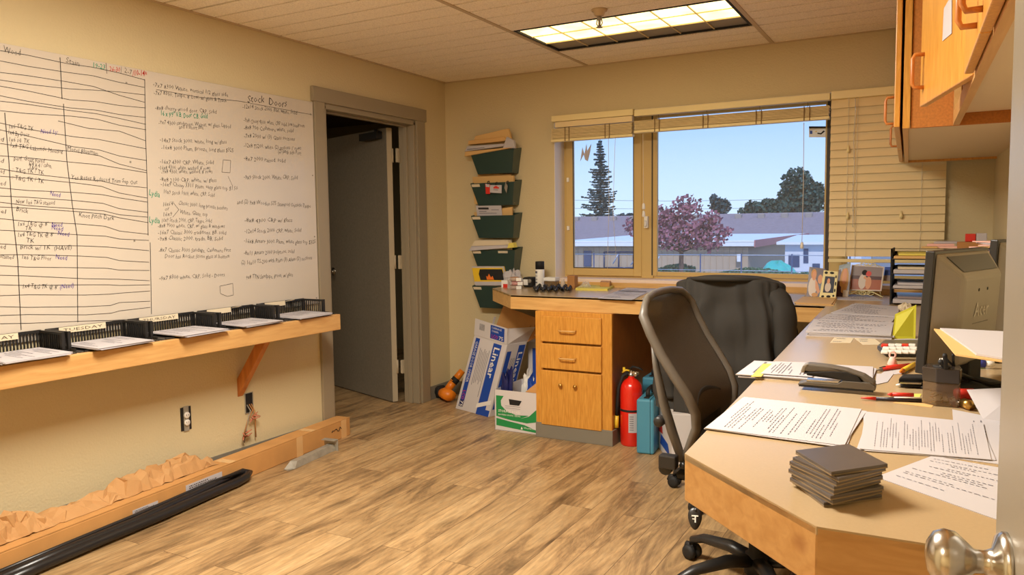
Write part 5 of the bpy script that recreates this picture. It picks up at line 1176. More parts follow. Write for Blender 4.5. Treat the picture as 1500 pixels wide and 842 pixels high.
paper('paper_sheet', 'white printed sheet overlapping behind the front sheet on the window worktop', quad([(905, 427), (955, 429), (972, 420), (925, 419)]), .0015, rows=9, seed=4, under=1)
paper('paper_sheet', 'white sheet half hidden behind the mesh chair top', quad([(940, 438), (985, 440), (1000, 425), (962, 424)]), .0015, rows=9, seed=5)
paper('paper_sheet', 'pale sheet just behind the jacket draped chair', quad([(1130, 441), (1168, 442), (1180, 432), (1145, 430)]), .0015, rows=0, seed=6)
paper('manila_folder', 'closed manila folder on the worktop in front of the photo frames', quad([(1163, 445), (1218, 447.5), (1226, 437), (1176, 436)]), .004, cat='folder', mats=('manila', 'print'), rows=0, seed=7, under=1)
paper('paper_sheet', 'white sheet lying below the large framed couple photo', quad([(1224, 439), (1295, 441), (1272, 431), (1232, 430)]), .0015, rows=5, seed=8)
# ------------------------------------------------------------------ photos
def figure(mb, f, cx, by, s, skin, cloth, hair):
    f.poly(mb, ell(14, cx, by + s * .30, s * .22, s * .32), .0012, cloth); f.poly(mb, ell(12, cx + s * .03, by + s * .78, s * .12, s * .17), .0016, hair); f.poly(mb, ell(12, cx + s * .05, by + s * .74, s * .095, s * .14), .002, skin)
def pframe(name, label, px, y, border, mats_b, deco, thick=.014, tilt=.04, group='framed photos on the worktop', zb=DZ):
    q = [PY(u, v, y) for u, v in px]; q[0].z = q[1].z = zb + .002 if zb is not None else q[0].z
    q[2].y += tilt; q[3].y += tilt
    f = Face(*q); f.n = -f.n if f.n.y > 0 else f.n
    th = thing(name, label, 'picture frame', (q[0] + q[1]) / 2, group)
    if border:
        mb = MB(); b = border
        for r in ((0, 1, 0, b * 1.2), (0, 1, 1 - b * 1.2, 1), (0, b, b * 1.2, 1 - b * 1.2), (1 - b, 1, b * 1.2, 1 - b * 1.2)):
            mb.hexa([f.p(r[0], r[2]), f.p(r[1], r[2]), f.p(r[1], r[3]), f.p(r[0], r[3])], -f.n * thick)
        part(mb, 'frame', mats_b, th)
    mb = MB(); b = border; k = f.p(b, b * 1.2, -.003); mb.hexa([f.p(b, b * 1.2, -.003), f.p(1 - b, b * 1.2, -.003), f.p(1 - b, 1 - b * 1.2, -.003), f.p(b, 1 - b * 1.2, -.003)], -f.n * (thick - .004))
    g = Face(f.p(b, b * 1.2, -.003), f.p(1 - b, b * 1.2, -.003), f.p(1 - b, 1 - b * 1.2, -.003), f.p(b, 1 - b * 1.2, -.003)); g.n = f.n
    ms = deco(mb, g); part(mb, 'photograph', ms, th)
    mb = MB(); c = f.p(.5, .55, -thick); mb.hexa([f.p(.42, .6, -thick), f.p(.58, .6, -thick), f.p(.58, .0, -thick) + Vector((0, .05, 0)), f.p(.42, .0, -thick) + Vector((0, .05, 0))], -f.n * .003); part(mb, 'stand', 'blackm', th)
    return th, f
def d1(mb, g):
    g.poly(mb, ell(16, .32, .35, .26, .33), .001, 2); g.poly(mb, ell(14, .33, .78, .17, .17), .0014, 3); g.poly(mb, ell(14, .36, .72, .13, .16), .0018, 1); g.poly(mb, ell(14, .74, .62, .14, .16), .0014, 1); g.poly(mb, ell(14, .78, .3, .2, .24), .001, 4)
    g.poly(mb, [(.45, .6), (.6, .5), (.8, .2), (.7, .1), (.5, .3)], .002, 1); g.poly(mb, ell(10, .5, .08, .2, .07), .002, 3)
    return ['photod', 'skin', 'photow', 'hairb', 'photon']
pframe('photo_print', 'small unframed photo of two people at the left of the photo group', [(1181, 429), (1205, 431), (1208, 394), (1184, 391)], 4.72, 0, None, d1, thick=.006)
def d2(mb, g):
    g.poly(mb, ell(14, .4, .35, .3, .3), .001, 2); g.poly(mb, ell(14, .4, .72, .15, .17), .0014, 1); return ['photon', 'skin', 'photow']
th, f = pframe('picture_frame', 'cream frame with black patches, second photo from the left', [(1200, 432), (1224, 434), (1227, 398), (1206, 396)], 4.66, .17, 'creamf', d2, tilt=.02)
mb = MB()
for (x, y, a_, b_) in ((.2, .92, .12, .05), (.6, .93, .16, .045), (.9, .8, .05, .06), (.91, .55, .05, .08), (.9, .3, .05, .07), (.55, .07, .14, .05), (.2, .07, .1, .04), (.85, .1, .07, .04)): f.poly(mb, ell(7, x, y, a_, b_), .001, 0)
part(mb, 'patch_pattern', 'blackm', th)
def d3(mb, g):
    g.poly(mb, ell(16, .55, .5, .36, .4), .001, 3); g.poly(mb, ell(14, .55, .62, .2, .24), .0014, 1); g.poly(mb, [(.05, 0), (.1, .4), (.35, .3), (.4, 0)], .0018, 0); g.rect(mb, .0, 1, .86, 1, .0012, 2); g.rect(mb, .55, .95, 0, .2, .002, 4); return ['photod', 'skin', 'pocket', 'hairb', 'photow']
pframe('photo_print', 'portrait photo of a long haired person behind the cream frame', [(1224, 427), (1243, 428), (1245, 385), (1228, 389)], 4.80, 0, None, d3, thick=.006, tilt=.05)
def d4(mb, g):
    g.rect(mb, 0, 1, .45, 1, .0008, 1); g.rect(mb, 0, 1, .45, .6, .001, 2); g.poly(mb, ell(16, .38, .35, .13, .33), .0014, 3); g.poly(mb, ell(12, .42, .74, .09, .12), .0018, 5); g.poly(mb, ell(16, .58, .3, .1, .28), .0016, 4); g.poly(mb, ell(12, .56, .7, .09, .12), .002, 6); g.poly(mb, [(.4, .5), (.6, .35), (.62, .42), (.44, .6)], .0024, 4)
    return ['photob', 'photog', 'photod', 'photow', 'skin', 'blackm', 'redp']
th, f = pframe('picture_frame', 'large cream framed photo of a couple on a wire stand', [(1243, 425), (1291, 428), (1295, 391), (1247, 388)], 4.86, .035, 'photow', d4, tilt=.03, zb=None)
mb = MB(); c0 = f.p(0, 0); c1 = f.p(1, 0)
L_ = (c1 - c0)
for sgn in (0, 1):
    p0 = f.p(.5, -.04, -.006); e = f.p(sgn * 1.16 - .08, -.25, .03); e.z = DZ + .004; mb.tube([f.p(.5, -.10, -.006), f.p(.5 + (sgn - .5) * .6, -.06, 0), (p0 + e) / 2 + Vector((0, 0, .01)), e], .003, 6)
    mb.tube([f.p(.5 + (sgn - .5) * .9, .0, -.012), f.p(.5 + (sgn - .5) * .95, .0, -.012) + Vector((0, .08, -.04))], .003, 6)
for k in range(4): c = f.p(.32 + k * .12, -.08 - .02 * (k % 2), .004); mb.tube([c + Vector((.018 * math.cos(a), 0, .012 * math.sin(a))) for a in [i * PI / 5 for i in range(10)]], .002, 5, closed=True)
for k in range(3): c = f.p(.38 + k * .12, 1.06, -.004); mb.tube([c + Vector((.02 * math.cos(a), 0, .010 * math.sin(a))) for a in [i * PI / 5 for i in range(10)]], .002, 5, closed=True)
mb.tube([f.p(.08, .99, -.004), f.p(.3, 1.07, -.004), f.p(.5, 1.03, -.004), f.p(.7, 1.07, -.004), f.p(.92, .99, -.004)], .0025, 5)
b0 = f.p(.3, 0) ; b0.z = DZ + .003; b1 = b0 + Vector((0, .10, 0)); mb.tube([f.p(.3, 0, -.01), b1, f.p(.7, 0, -.01) * 1.0], .003, 5)
part(mb, 'wire_stand', 'creamf', th)
def d5(mb, g): g.rect(mb, 0, 1, 0, .4, .001, 1); return ['blue', 'photog']
pframe('photo_print', 'small blue photo tucked behind the black letter tray', [(1294, 411), (1306, 412), (1308, 391), (1296, 391)], 4.93, 0, None, d5, thick=.005, tilt=.02, zb=None)
mb = MB(); q = quad([(1296, 430), (1308, 431), (1308, 427), (1297, 426)]); mb.hexa(q, (0, 0, .05)); o = mb.build('small_box', ['pink'], loc=q[0]); tag(o, 'small pink white box between the couple photo and the letter tray', 'box')
# ================================================================== RIGHT WORKTOP CLUTTER
# letter trays
def lettertray(label, x0, x1, y0, y1, zs, group):
    th = thing('letter_tray', label, 'letter tray', ((x0+x1)/2, (y0+y1)/2, DZ), group)
    for z in zs:
        mb = MB(); mb.box(x0, x1, y0, y1, z, z + .005); mb.box(x0, x1, y1 - .005, y1, z, z + .035); part(mb, 'shelf', 'black', th)
    zt = zs[-1] + .055
    for x in (x0 - .006, x1): mb = MB(); mb.box(x, x + .006, y0 + .06, y1, DZ, zt); mb.box(x, x + .006, y0, y0 + .02, DZ, zt); mb.box(x, x + .006, y0, y0 + .07, zt - .02, zt); part(mb, 'side', 'blackm', th)
    return th
def PYx(u, y): return PY(u, 400, y).x
ly = 4.45
zz = [DZ + .004, DZ + .080, DZ + .156, DZ + .232]
lx0 = PY(1306, 400, ly).x
lettertray('black four tier letter tray stuffed with papers by the blind', lx0, lx0 + .30, ly, ly + .3, zz, None)
for k, z in enumerate(zz):
    for j, (lab, mt, t, dx) in enumerate([(['lowest', 'second lowest', 'third', 'highest'][k] + ' paper bundle in the black letter tray', ['paper', 'paper', 'paper', 'manila'][k], [.02, .015, .02, .014][k], .01), (['blue grey folder above the lowest bundle in the letter tray', 'crumpled white pages on the second bundle in the letter tray', 'pale folder on the third bundle in the letter tray', 'yellow folder on the highest bundle in the letter tray'][k], ['photog', 'paper', 'paper2', 'yellowp'][k], .012, .03)]):
        zb = z + .006 + (0 if j == 0 else [.02, .015, .02, .014][k] + .001)
        mb = MB(); mb.hexa([(lx0 + dx, ly - .03 + .02 * j, zb), (lx0 + .29, ly - .02, zb), (lx0 + .285, ly + .27, zb), (lx0 + .012, ly + .27, zb)], (0, 0, t)); o = mb.build('paper_bundle', [mt], loc=(lx0 + .1, ly, zb), bevel=.003); tag(o, lab, 'paper')
zt = zz[-1] + .055
# pink papers on top
xr = .22
mb = MB(); mb.box(lx0 + .30 + .02, xr, ly + .02, ly + .28, DZ, zt - .03)
o = mb.build('file_organizer', 'blackm', loc=(lx0 + .45, ly, DZ), bevel=.003); tag(o, 'black file organizer standing right of the letter tray, half behind the monitors', 'organizer')
for k, (u0, u1, v0, v1, lab, mt, dy) in enumerate([(1352, 1402, 356, 361, 'lowest pink papers on top of the letter tray', 'pink', 0), (1358, 1398, 353, 357, 'second layer of pink papers on the letter tray', 'pink', .04), (1368, 1405, 350, 354, 'upper pink white papers on the letter tray', 'paper', .08), (1350, 1372, 359, 365, 'small cream card at the left of the pink papers', 'manila', -.02)]):
    a = PY(u0, v1, ly + dy); b = PY(u1, v1, ly + dy); z0_ = zt + .004 + .011 * [0, 1, 2, 0][k]; h = .01
    if k == 3: b.x = a.x + .07
    mb = MB(); mb.hexa([(a.x, ly + dy, z0_), (b.x, ly + dy + .01, z0_), (b.x - .02, ly + dy + .2, z0_), (a.x + .03, ly + dy + .19, z0_)], (0, 0, h)) if k != 3 else mb.hexa([(a.x, ly + dy, z0_), (b.x, ly + dy + .01, z0_), (b.x, ly + dy + .019, z0_), (a.x, ly + dy + .019, z0_)], (0, 0, h)); o = mb.build('paper_bundle', [mt], loc=(a.x, ly + dy, z0_)); tag(o, lab, 'paper')
a = PY(1402, 362, ly); mb = MB(); mb.box(a.x, a.x + .13, ly, ly + .12, zt - .029, zt + .035); mb.box(a.x, a.x+.008, ly - .001, ly, zt - .02, zt, 1); o = mb.build('small_box', ['card2', 'blackm'], loc=a, bevel=.003); tag(o, 'tan cardboard box on the organizer behind the monitor top', 'box')
a.x += .035; mb = MB(); mb.box(a.x, a.x + .045, ly + .04, ly + .10, zt + .036, zt + .075); o = mb.build('small_box', ['redp'], loc=a, bevel=.003); tag(o, 'small dark red box on top of the tan box', 'box')
mb = MB(); mb.box(a.x + .047, a.x + .093, ly + .04, ly + .10, zt + .036, zt + .078); o = mb.build('small_box', ['paper'], loc=a + Vector((.06, 0, 0)), bevel=.003); tag(o, 'small white box beside the dark red box', 'box')
# black shelves at the far right with fanned pink sheets
sy = 3.0; sx0 = PY(1452, 440, sy).x; sx1 = rwx(sy) - .01
th = thing('desk_shelf', 'black and white desk shelf unit against the right wall beside the door', 'shelf', (sx0, sy, DZ))
zs_ = [PY(1460, v, sy).z for v in (500, 450, 420, 395)]
zs_[0] = DZ + .004
mb = MB(); mb.box(sx0, sx1, sy + .28, sy + .30, DZ, zs_[-1]); part(mb, 'back', 'blackm', th)
mb = MB(); mb.box(sx0 - .008, sx0, sy + .02, sy + .30, DZ, zs_[-1]); part(mb, 'side', 'blackm', th)
for k, z in enumerate(zs_): mb = MB(); mb.box(sx0 - (0 if k < 3 else .008), sx1, sy, sy + .28, z, z + .006); part(mb, 'shelf', 'white' if k else 'black', th)
z = zs_[-1] + .007; zr = PY(1460, 370, sy).z
mb = MB(); mb.box(sx0, sx1, sy + .02, sy + .26, z, zr); o = mb.build('paper_bundle', 'paper2', loc=(sx0, sy, z), bevel=.004); tag(o, 'thick white paper bundle on top of the black desk shelf', 'paper')
for k in range(7):
    rnd = random.Random(k); z0_ = zr + .001 + .005 * k; c = Vector((sx0 + .05, sy + .12, z0_)); a_ = rnd.uniform(-.35, .45); R = Matrix.Rotation(a_, 3, 'Z')
    q = [c + R @ Vector(p) for p in ((-.075, -.11, 0), (.065, -.11, 0), (.065, .11, 0), (-.075, .11, 0))]
    for x in q: x.x = min(x.x, sx1)
    mb = MB(); mb.hexa(q, (0, 0, .0035)); o = mb.build('paper_sheet', [['pink', 'paper', 'pink', 'manila', 'pink', 'print', 'pink'][6 - k]], loc=c); tag(o, ['lowest', 'second', 'third', 'fourth', 'fifth', 'sixth', 'topmost'][k] + ' sheet of the fanned pile on the desk shelf', 'paper', 'fanned sheets on the desk shelf')
# ------------------------------------------------------------------ monitors
def monitor(label, base, ang, W_, Hh, zb, tilt, word, scale=1, my=0):
    """local: x along the screen, y towards the viewer of the back, z up"""
    th = thing('computer_monitor', label, 'monitor', base, 'computer monitors', ang)
    Tm = Matrix.Translation((0, 0, zb - DZ)) @ Matrix.Rotation(tilt, 4, 'X')
    def P_(mb): mb.v = [Tm @ v for v in mb.v]; return mb
    mb = MB(); mb.box(-W_/2, W_/2, .0, .022, 0, Hh); part(P_(mb), 'bezel', 'black', th, bevel=.003, local=True)
    mb = MB(); mb.box(-W_/2 + .012, W_/2 - .012, -.002, .0, .014, Hh - .014); part(P_(mb), 'screen', 'blackm', th, local=True)
    mb = MB(); b, t_ = .02, .075; x0, x1 = -W_/2 + .004, W_/2 - .004
    i0, i1, j0, j1 = -W_/2 + .055, W_/2 - .055, .02, Hh - .06
    vs = [(x0, b, .002), (x1, b, .002), (x1, b, Hh - .002), (x0, b, Hh - .002), (i0, t_, j0), (i1, t_, j0), (i1, t_, j1), (i0, t_, j1)]
    mb.add(vs, [(0, 1, 2, 3), (4, 5, 6, 7), (0, 1, 5, 4), (1, 2, 6, 5), (2, 3, 7, 6), (3, 0, 4, 7)]); part(P_(mb), 'back_shell', 'grey', th, bevel=.010, local=True, seg=3)
    mb = MB(); q0 = Vector((i0 + .02, t_, j1)); q1 = Vector((i1 - .02, t_, j1)); u1_ = Vector((x1 - .03, b, Hh - .002)); u0_ = Vector((x0 + .03, b, Hh - .002))
    n_ = Vector((0, .72, .66)); mb.hexa([q0.lerp(u0_, .18) + n_ * .001, q1.lerp(u1_, .18) + n_ * .001, q1.lerp(u1_, .78) + n_ * .001, q0.lerp(u0_, .78) + n_ * .001], n_ * .001); part(P_(mb), 'vent_panel', 'black', th, local=True)
    mb = MB()
    for (x, z) in ((-.03, Hh * .68), (.03, Hh * .68)):
        X = Matrix.Translation((x, t_, z)) @ Matrix.Rotation(-PI/2, 4, 'X'); mb.lathe([(.004, -.001), (.004, .001), (.001, .0012)], 10, X=X)
    part(P_(mb), 'screw', 'blackm', th, local=True)
    if word:
        mb = MB(); mb.text(word, (.05, t_ + .0012, Hh * .46), (-1, 0, 0), (0, 0, 1), .05, width=.10, off=.006); part(P_(mb), 'lettering', mat('grey_logo', srgb(190, 182, 170), .4), th, local=True)
        mb = MB(); mb.box(-.055, .055, t_, t_ + .001, Hh * .40, Hh * .405); part(P_(mb), 'label_line', 'cframe', th, local=True)
    mb = MB(); mb.box(-.045, .045, .045, .075, .005, zb - DZ + .12); part(mb, 'neck', 'blackm', th, bevel=.006, local=True)
    mb = MB(); mb.lathe([(.115, .001), (.118, .006), (.10, .014), (.04, .022), (.001, .024)], 32, X=Matrix.Translation((0, .04, 0))); part(mb, 'base', 'blackm', th, local=True)
    return th
n1 = D(1352, 566)
# near left edge of the screen ~ (-.03,2.15); plane direction (.34,.94)
ang = math.atan2(.94, .34)
mdir = Vector((math.cos(ang), math.sin(ang), 0))
e0m = PY(1342, 450, 2.12); e0m.z = 0
W1 = .37
cen = e0m + mdir * (W1 / 2)
# rotation so that local +y (back) faces the right wall / camera side
rot = ang + PI
monitor('large grey monitor seen from behind on the right worktop', (cen.x, cen.y, DZ), rot, W1, .30, DZ + .055, -.06, 'Acer')
e2 = PY(1440, 450, 2.68); cen2 = Vector((e2.x, e2.y, 0)) + Vector((.42, .90, 0)).normalized() * .16
monitor('second dark monitor mostly hidden behind the large grey one', (cen2.x, cen2.y, DZ), math.atan2(.90, .42) + PI, .33, .30, DZ + .07, -.05, None)
# cables
th = thing('cable_bundle', 'black cables looping from the monitor towards the door', 'cable', D(1400, 560))
for pts, r in (([D(1384, 520, 1.0), D(1386, 545, .95), D(1408, 548, .92), D(1425, 555, .90), D(1450, 562, .90), D(1490, 560, .90)], .005), ([D(1378, 530, .98), D(1392, 545, .93), D(1420, 558, .89), D(1450, 566, .888), D(1490, 566, .888)], .006), ([D(1396, 520, 1.0), D(1397, 535, .96), D(1390, 530, .97), D(1383, 522, .98)], .003)):
    mb = MB(); mb.tube(pts, r, 7); part(mb, 'cable', 'blackm', th)
# ------------------------------------------------------------------ papers in the middle
paper('paper_stack', 'rearmost printed paper stack in the middle of the right worktop', quad([(1217, 460), (1314, 466), (1318, 451), (1253, 446)]), .004, rows=8, seed=11, under=1, along='s')
paper('paper_stack', 'second printed paper stack from the rear on the right worktop', quad([(1190, 474), (1303, 478), (1312, 465), (1215, 461)]), .003, rows=8, seed=12, under=1)
paper('paper_stack', 'printed paper stack directly behind the two small notes', quad([(1180, 492), (1305, 497), (1309, 478), (1192, 473)]), .006, rows=10, seed=13, under=2, mats=('paper', 'print'))
paper('sticky_note', 'left one of two small cream notes on the right worktop', quad([(1216, 502), (1246, 502.5), (1251, 495), (1222, 494.5)]), .001, cat='note', mats=('paper2', 'print'), rows=3, seed=14)
paper('sticky_note', 'right one of two small cream notes on the right worktop', quad([(1264, 505), (1293, 505), (1281, 496), (1251, 495)]), .001, cat='note', mats=('paper2', 'print'), rows=3, seed=15)
# lime folder standing
a, b = D(1307, 496), D(1341, 496); b.y = a.y + .02; zt_ = PY(1339, 447, a.y).z; za = PY(1311, 462, a.y).z
mb = MB(); mb.hexa([a, b, Vector((b.x, b.y, zt_)), Vector((a.x + .005, a.y + .04, za))], (0, .004, 0)); o = mb.build('lime_folder', ['lime'], loc=a); tag(o, 'bright yellow green folder standing against the monitor edge', 'folder')
paper('paper_sheet', 'curled white slip in front of the yellow green folder', quad([(1316, 502), (1340, 504), (1345, 496), (1310, 497)]), .002, rows=0, seed=16)
lumps('crumpled_paper', 'crumpled cream paper behind the yellow green folder', 'paper', D(1326, 455), .03, 'paper2', seed=8)
# calculator
ca = quad([(1285, 514), (1296, 523), (1352, 524), (1352, 506), (1296, 506)])
th = thing('calculator', 'calculator with white keys in front of the yellow green folder', 'calculator', ca[1])
mb = MB(); mb.prism([(p.x, p.y) for p in ca], DZ + .004, DZ + .018); part(mb, 'body', 'black', th, bevel=.003)
mb = MB(); cc = sum(ca, Vector()) / 5; mb.prism([(p.x * .95 + cc.x * .05, p.y * .95 + cc.y * .05) for p in ca], DZ + .018, DZ + .021); part(mb, 'faceplate', 'cframe', th)
mb = MB(); mb.prism([(p.x * .9 + cc.x * .1, p.y * .9 + cc.y * .1) for p in ca], DZ + .0, DZ + .0035); part(mb, 'feet', 'grey', th)
for j, v in enumerate((508, 512.5, 517.5)):
    for i in range(5):
        u = 1296 + i * 10 + (2 if j == 1 else 0); q = D(u, v, DZ + .021)
        mb = MB(); mb.box(q.x - .010, q.x + .010, q.y - .018, q.y + .018, DZ + .022, DZ + .030); part(mb, 'key', 'redp' if (j == 0 and i in (0, 3)) else 'white', th, bevel=.002)
# paper pile under stapler
paper('paper_stack', 'loose paper pile under the heavy stapler, reaching past the worktop edge', quad([(1078, 552), (1278, 566), (1279, 541), (1105, 532)]), .003, rows=12, seed=17, under=2, along='t')
slab('sticky_note', 'yellow note near the left end of the loose paper pile', 'note', [(1100, 552), (1115, 552), (1131, 533), (1118, 533)], .001, ['yellowp', 'print'], z=DZ + .0095)
paper('paper_sheet', 'printed white sheet on top of the loose paper pile', [x + Vector((0, 0, .0105)) for x in quad([(1114, 553), (1190, 558), (1200, 537), (1135, 535)])], .002, rows=12, seed=18, along='t')
paper('paper_sheet', 'white slip right of the stapler tail', quad([(1282, 564), (1300, 560), (1309, 548), (1284, 548)]), .002, rows=0, seed=19)
# stapler
sa, sb = D(1172, 568), D(1280, 577); L = (sb - sa).length; dS = _n(sb - sa)
th = thing('heavy_stapler', 'large taupe and black stapler lying across the papers', 'stapler', sa, None, math.atan2(dS.y, dS.x))
sc = L / .20
def prof(mb, pts, w, z0_=0): 
    n = len(pts); vs = [(x * sc, -w/2, z * sc + z0_) for x, z in pts] + [(x * sc, w/2, z * sc + z0_) for x, z in pts]
    mb.add(vs, [tuple(range(n)), tuple(range(n, 2*n))[::-1]] + [(i, (i+1) % n, n+(i+1) % n, n+i) for i in range(n)])
    return mb
zb_ = .012
part(prof(MB(), [(-.003, 0), (.205, 0), (.205, .012), (.19, .022), (.12, .022), (.105, .012), (.02, .010), (-.003, .004)], .045, zb_), 'base', 'cframe', th, bevel=.003, local=True)
part(prof(MB(), [(.0, -.004), (.2, -.004), (.2, .0), (0, .0)], .047, zb_), 'rubber_sole', 'blackm', th, local=True)
part(prof(MB(), [(.02, .0105), (.105, .0125), (.11, .018), (.02, .016)], .028, zb_), 'anvil', 'chrome', th, local=True)
part(prof(MB(), [(.02, .028), (.18, .018), (.19, .03), (.12, .042), (.02, .042)], .026, zb_), 'magazine', 'blackm', th, bevel=.002, local=True)
part(prof(MB(), [(.004, .042), (.010, .058), (.025, .064), (.08, .062), (.13, .055), (.175, .042), (.203, .024), (.205, .012), (.18, .016), (.165, .034), (.13, .046), (.08, .044), (.03, .040)], .040, zb_), 'arm', 'cframe', th, bevel=.005, local=True, seg=3)
part(prof(MB(), [(.012, .038), (.04, .041), (.09, .047), (.13, .048), (.16, .036), (.172, .02), (.13, .022), (.06, .034), (.012, .034)], .042, zb_), 'grip_inlay', 'blackm', th, bevel=.002, local=True)
part(prof(MB(), [(.004, .042), (.010, .058), (.02, .063), (.026, .063), (.018, .052), (.014, .038), (.006, .036)], .0415, zb_), 'nose_cap', 'grey', th, bevel=.002, local=True)
# pens etc.
def pen(label, a, b, r, mats, cat='pen', name='ballpoint_pen', z=DZ, split=.18):
    p, q = D(*a, z), D(*b, z); p.z += r + .001; q.z += r + .001; th = thing(name, label, cat, p); d = q - p
    mb = MB(); mb.tube([p + d * split, q], r, 8); part(mb, 'barrel', mats[0], th)
    mb = MB(); mb.tube([p, p + d * split * .5, p + d * split], [r * .3, r * .7, r], 8); part(mb, 'tip', mats[1], th)
    if len(mats) > 2: mb = MB(); mb.tube([p + d * .55 + Vector((0, 0, r)), q + Vector((0, 0, r * 1.4))], r * .45, 6); part(mb, 'clip', mats[2], th)
    return th
pen('white and black pen with red tip in front of the clip holder', (1261, 586), (1350, 590), .0045, ('penb', 'redp', 'white'), split=.25)
pen('red pen lying just behind the white and black pen', (1300, 581), (1338, 582), .005, ('redp', 'redp'))
pen('red pen beside the pink clip, pointing at the stapler', (1284, 545), (1326, 539), .005, ('redp', 'grey'))
pen('thin red pen touching the monitor foot', (1288, 541), (1334, 536), .004, ('redp', 'blackm'))
pen('yellow and orange highlighter by the monitor edge', (1318, 549), (1340, 537), .007, ('yellow', 'orange'), 'highlighter', 'highlighter_pen')
pen('white pen lying under the black phone dock', (1312, 567), (1350, 569), .005, ('blackm', 'white'))
slab('sticky_note', 'cream note under the pens in front of the clip holder', 'note', [(1308, 590), (1365, 597), (1372, 588), (1330, 583)], .0008, ['manila'])
slab('sticky_note', 'yellow note between the pens and the clip holder', 'note', [(1330, 580), (1346, 584), (1350, 577), (1336, 577)], .0008, ['yellowp'])
slab('paper_sheet', 'white slip under the red pens by the monitor', 'paper', [(1285, 552), (1330, 546), (1334, 534), (1306, 536)], .0008, ['paper'])
p = D(1307, 537); th = thing('binder_clip', 'pink binder clip standing by the red pens', 'clip', p)
mb = MB(); mb.lathe([(.010, .001), (.014, .008), (.010, .020), (.006, .03)], 10, X=Matrix.Translation(p)); part(mb, 'body', 'pink', th)
mb = MB(); mb.tube([p + Vector((.008 * math.cos(a), 0, .035 + .01 * math.sin(a))) for a in [i * PI / 5 for i in range(10)]], .003, 6, closed=True); part(mb, 'loop', 'pink', th)
# phone dock
th = thing('desk_caddy', 'low black and chrome gadget lying between stapler and clip holder', 'gadget', D(1330, 566))
mb = MB(); q = quad([(1316, 564), (1360, 566), (1362, 556), (1318, 556)]); mb.hexa(q, (0, 0, .010)); part(mb, 'lower_shell', 'black', th, bevel=.004)
mb = MB(); q = quad([(1316, 561), (1356, 561), (1358, 555), (1322, 555)], DZ + .011); mb.hexa(q, (0, 0, .014)); part(mb, 'upper_shell', 'blackm', th, bevel=.005)
mb = MB(); q = quad([(1318, 562), (1350, 563), (1352, 561), (1320, 560)], DZ + .012); mb.hexa(q, (0, 0, .004)); part(mb, 'chrome_strip', 'chrome', th)
# clip holder
hx = [D(u, v) for u, v in ((1346, 589), (1366, 598), (1399, 598), (1402, 588))]
c = sum(hx, Vector()) / 4 + Vector((0, .012, 0)); w = (hx[3].x - hx[0].x) / 2 * .98
th = thing('clip_holder', 'smoky square paper clip holder with magnetic top', 'paper clip holder', c)
hexp = [(c.x - w, c.y - .010), (c.x - w * .28, c.y - .032), (c.x + w * .9, c.y - .030), (c.x + w, c.y - .006), (c.x + w * .9, c.y + .035), (c.x - w * .8, c.y + .035)]
zt_ = DZ + .088
mb = MB(); mb.prism(hexp, DZ + .001, DZ + .055); part(mb, 'clear_base', 'smoke', th, bevel=.002)
hp2 = [((x - c.x) * 1.04 + c.x, (y - c.y) * 1.04 + c.y) for x, y in hexp]
mb = MB(); mb.prism(hp2, DZ + .055, zt_); part(mb, 'lid', 'dsmoke', th, bevel=.002)
mb = MB(); mb.lathe([(.019, 0), (.019, .002), (.012, .003), (.001, .001)], 20, X=Matrix.Translation((c.x, c.y, zt_ - .0005))); part(mb, 'opening_ring', 'blackm', th)
for k in range(4):
    mb = MB(); a_ = k * 1.3; o_ = Vector((c.x - .004 + .003 * k, c.y, zt_)); d = Vector((math.cos(a_) * .4, .2, 1)); s_ = Vector((math.cos(a_ + 1.4), math.sin(a_ + 1.4), 0)) * .003
    mb.tube([o_ - s_, o_ + d * .016 - s_, o_ + d * .019, o_ + d * .016 + s_, o_ + s_], .0009, 5); 
    part(mb, 'paper_clip', 'white', th)
mb = MB(); rnd = random.Random(1)
for k in range(26): q = Vector((c.x + rnd.uniform(-.024, .024), c.y + rnd.uniform(-.016, .02), DZ + .004 + rnd.random() ** 2 * .025)); d = Vector((rnd.uniform(-1, 1), rnd.uniform(-1, 1), rnd.uniform(-.3, .3))) * .008; mb.tube([q - d, q + d], .0011, 4)
o = part(mb, 'loose_clips', 'brass', th); o['kind'] = 'stuff'
# things behind the clip holder
p = D(1412, 578); th = thing('glue_bottle', 'orange red bottle lying behind the clip holder', 'bottle', p); p2 = D(1432, 575)
mb = MB(); mb.tube([D(1400, 577, DZ + .014), D(1426, 577, DZ + .014)], .013, 10); part(mb, 'bottle', 'redp', th)
mb = MB(); mb.tube([D(1426, 577, DZ + .014), D(1440, 580, DZ + .012)], [.011, .004], 10); part(mb, 'cap', 'yellow', th)
th = thing('brass_fitting', 'small brass and steel fitting right of the clip holder', 'fitting', D(1415, 594))
mb = MB(); mb.tube([D(1400, 590, DZ + .009), D(1416, 592, DZ + .009)], .008, 10); part(mb, 'stem', 'chrome', th)
mb = MB(); mb.tube([D(1411, 590, DZ + .012), D(1423, 594, DZ + .012)], .011, 10); part(mb, 'nut', 'brass', th)
mb = MB(); mb.tube([D(1423, 594, DZ + .008), D(1442, 598, DZ + .008)], .006, 10); part(mb, 'tube', 'grey', th)
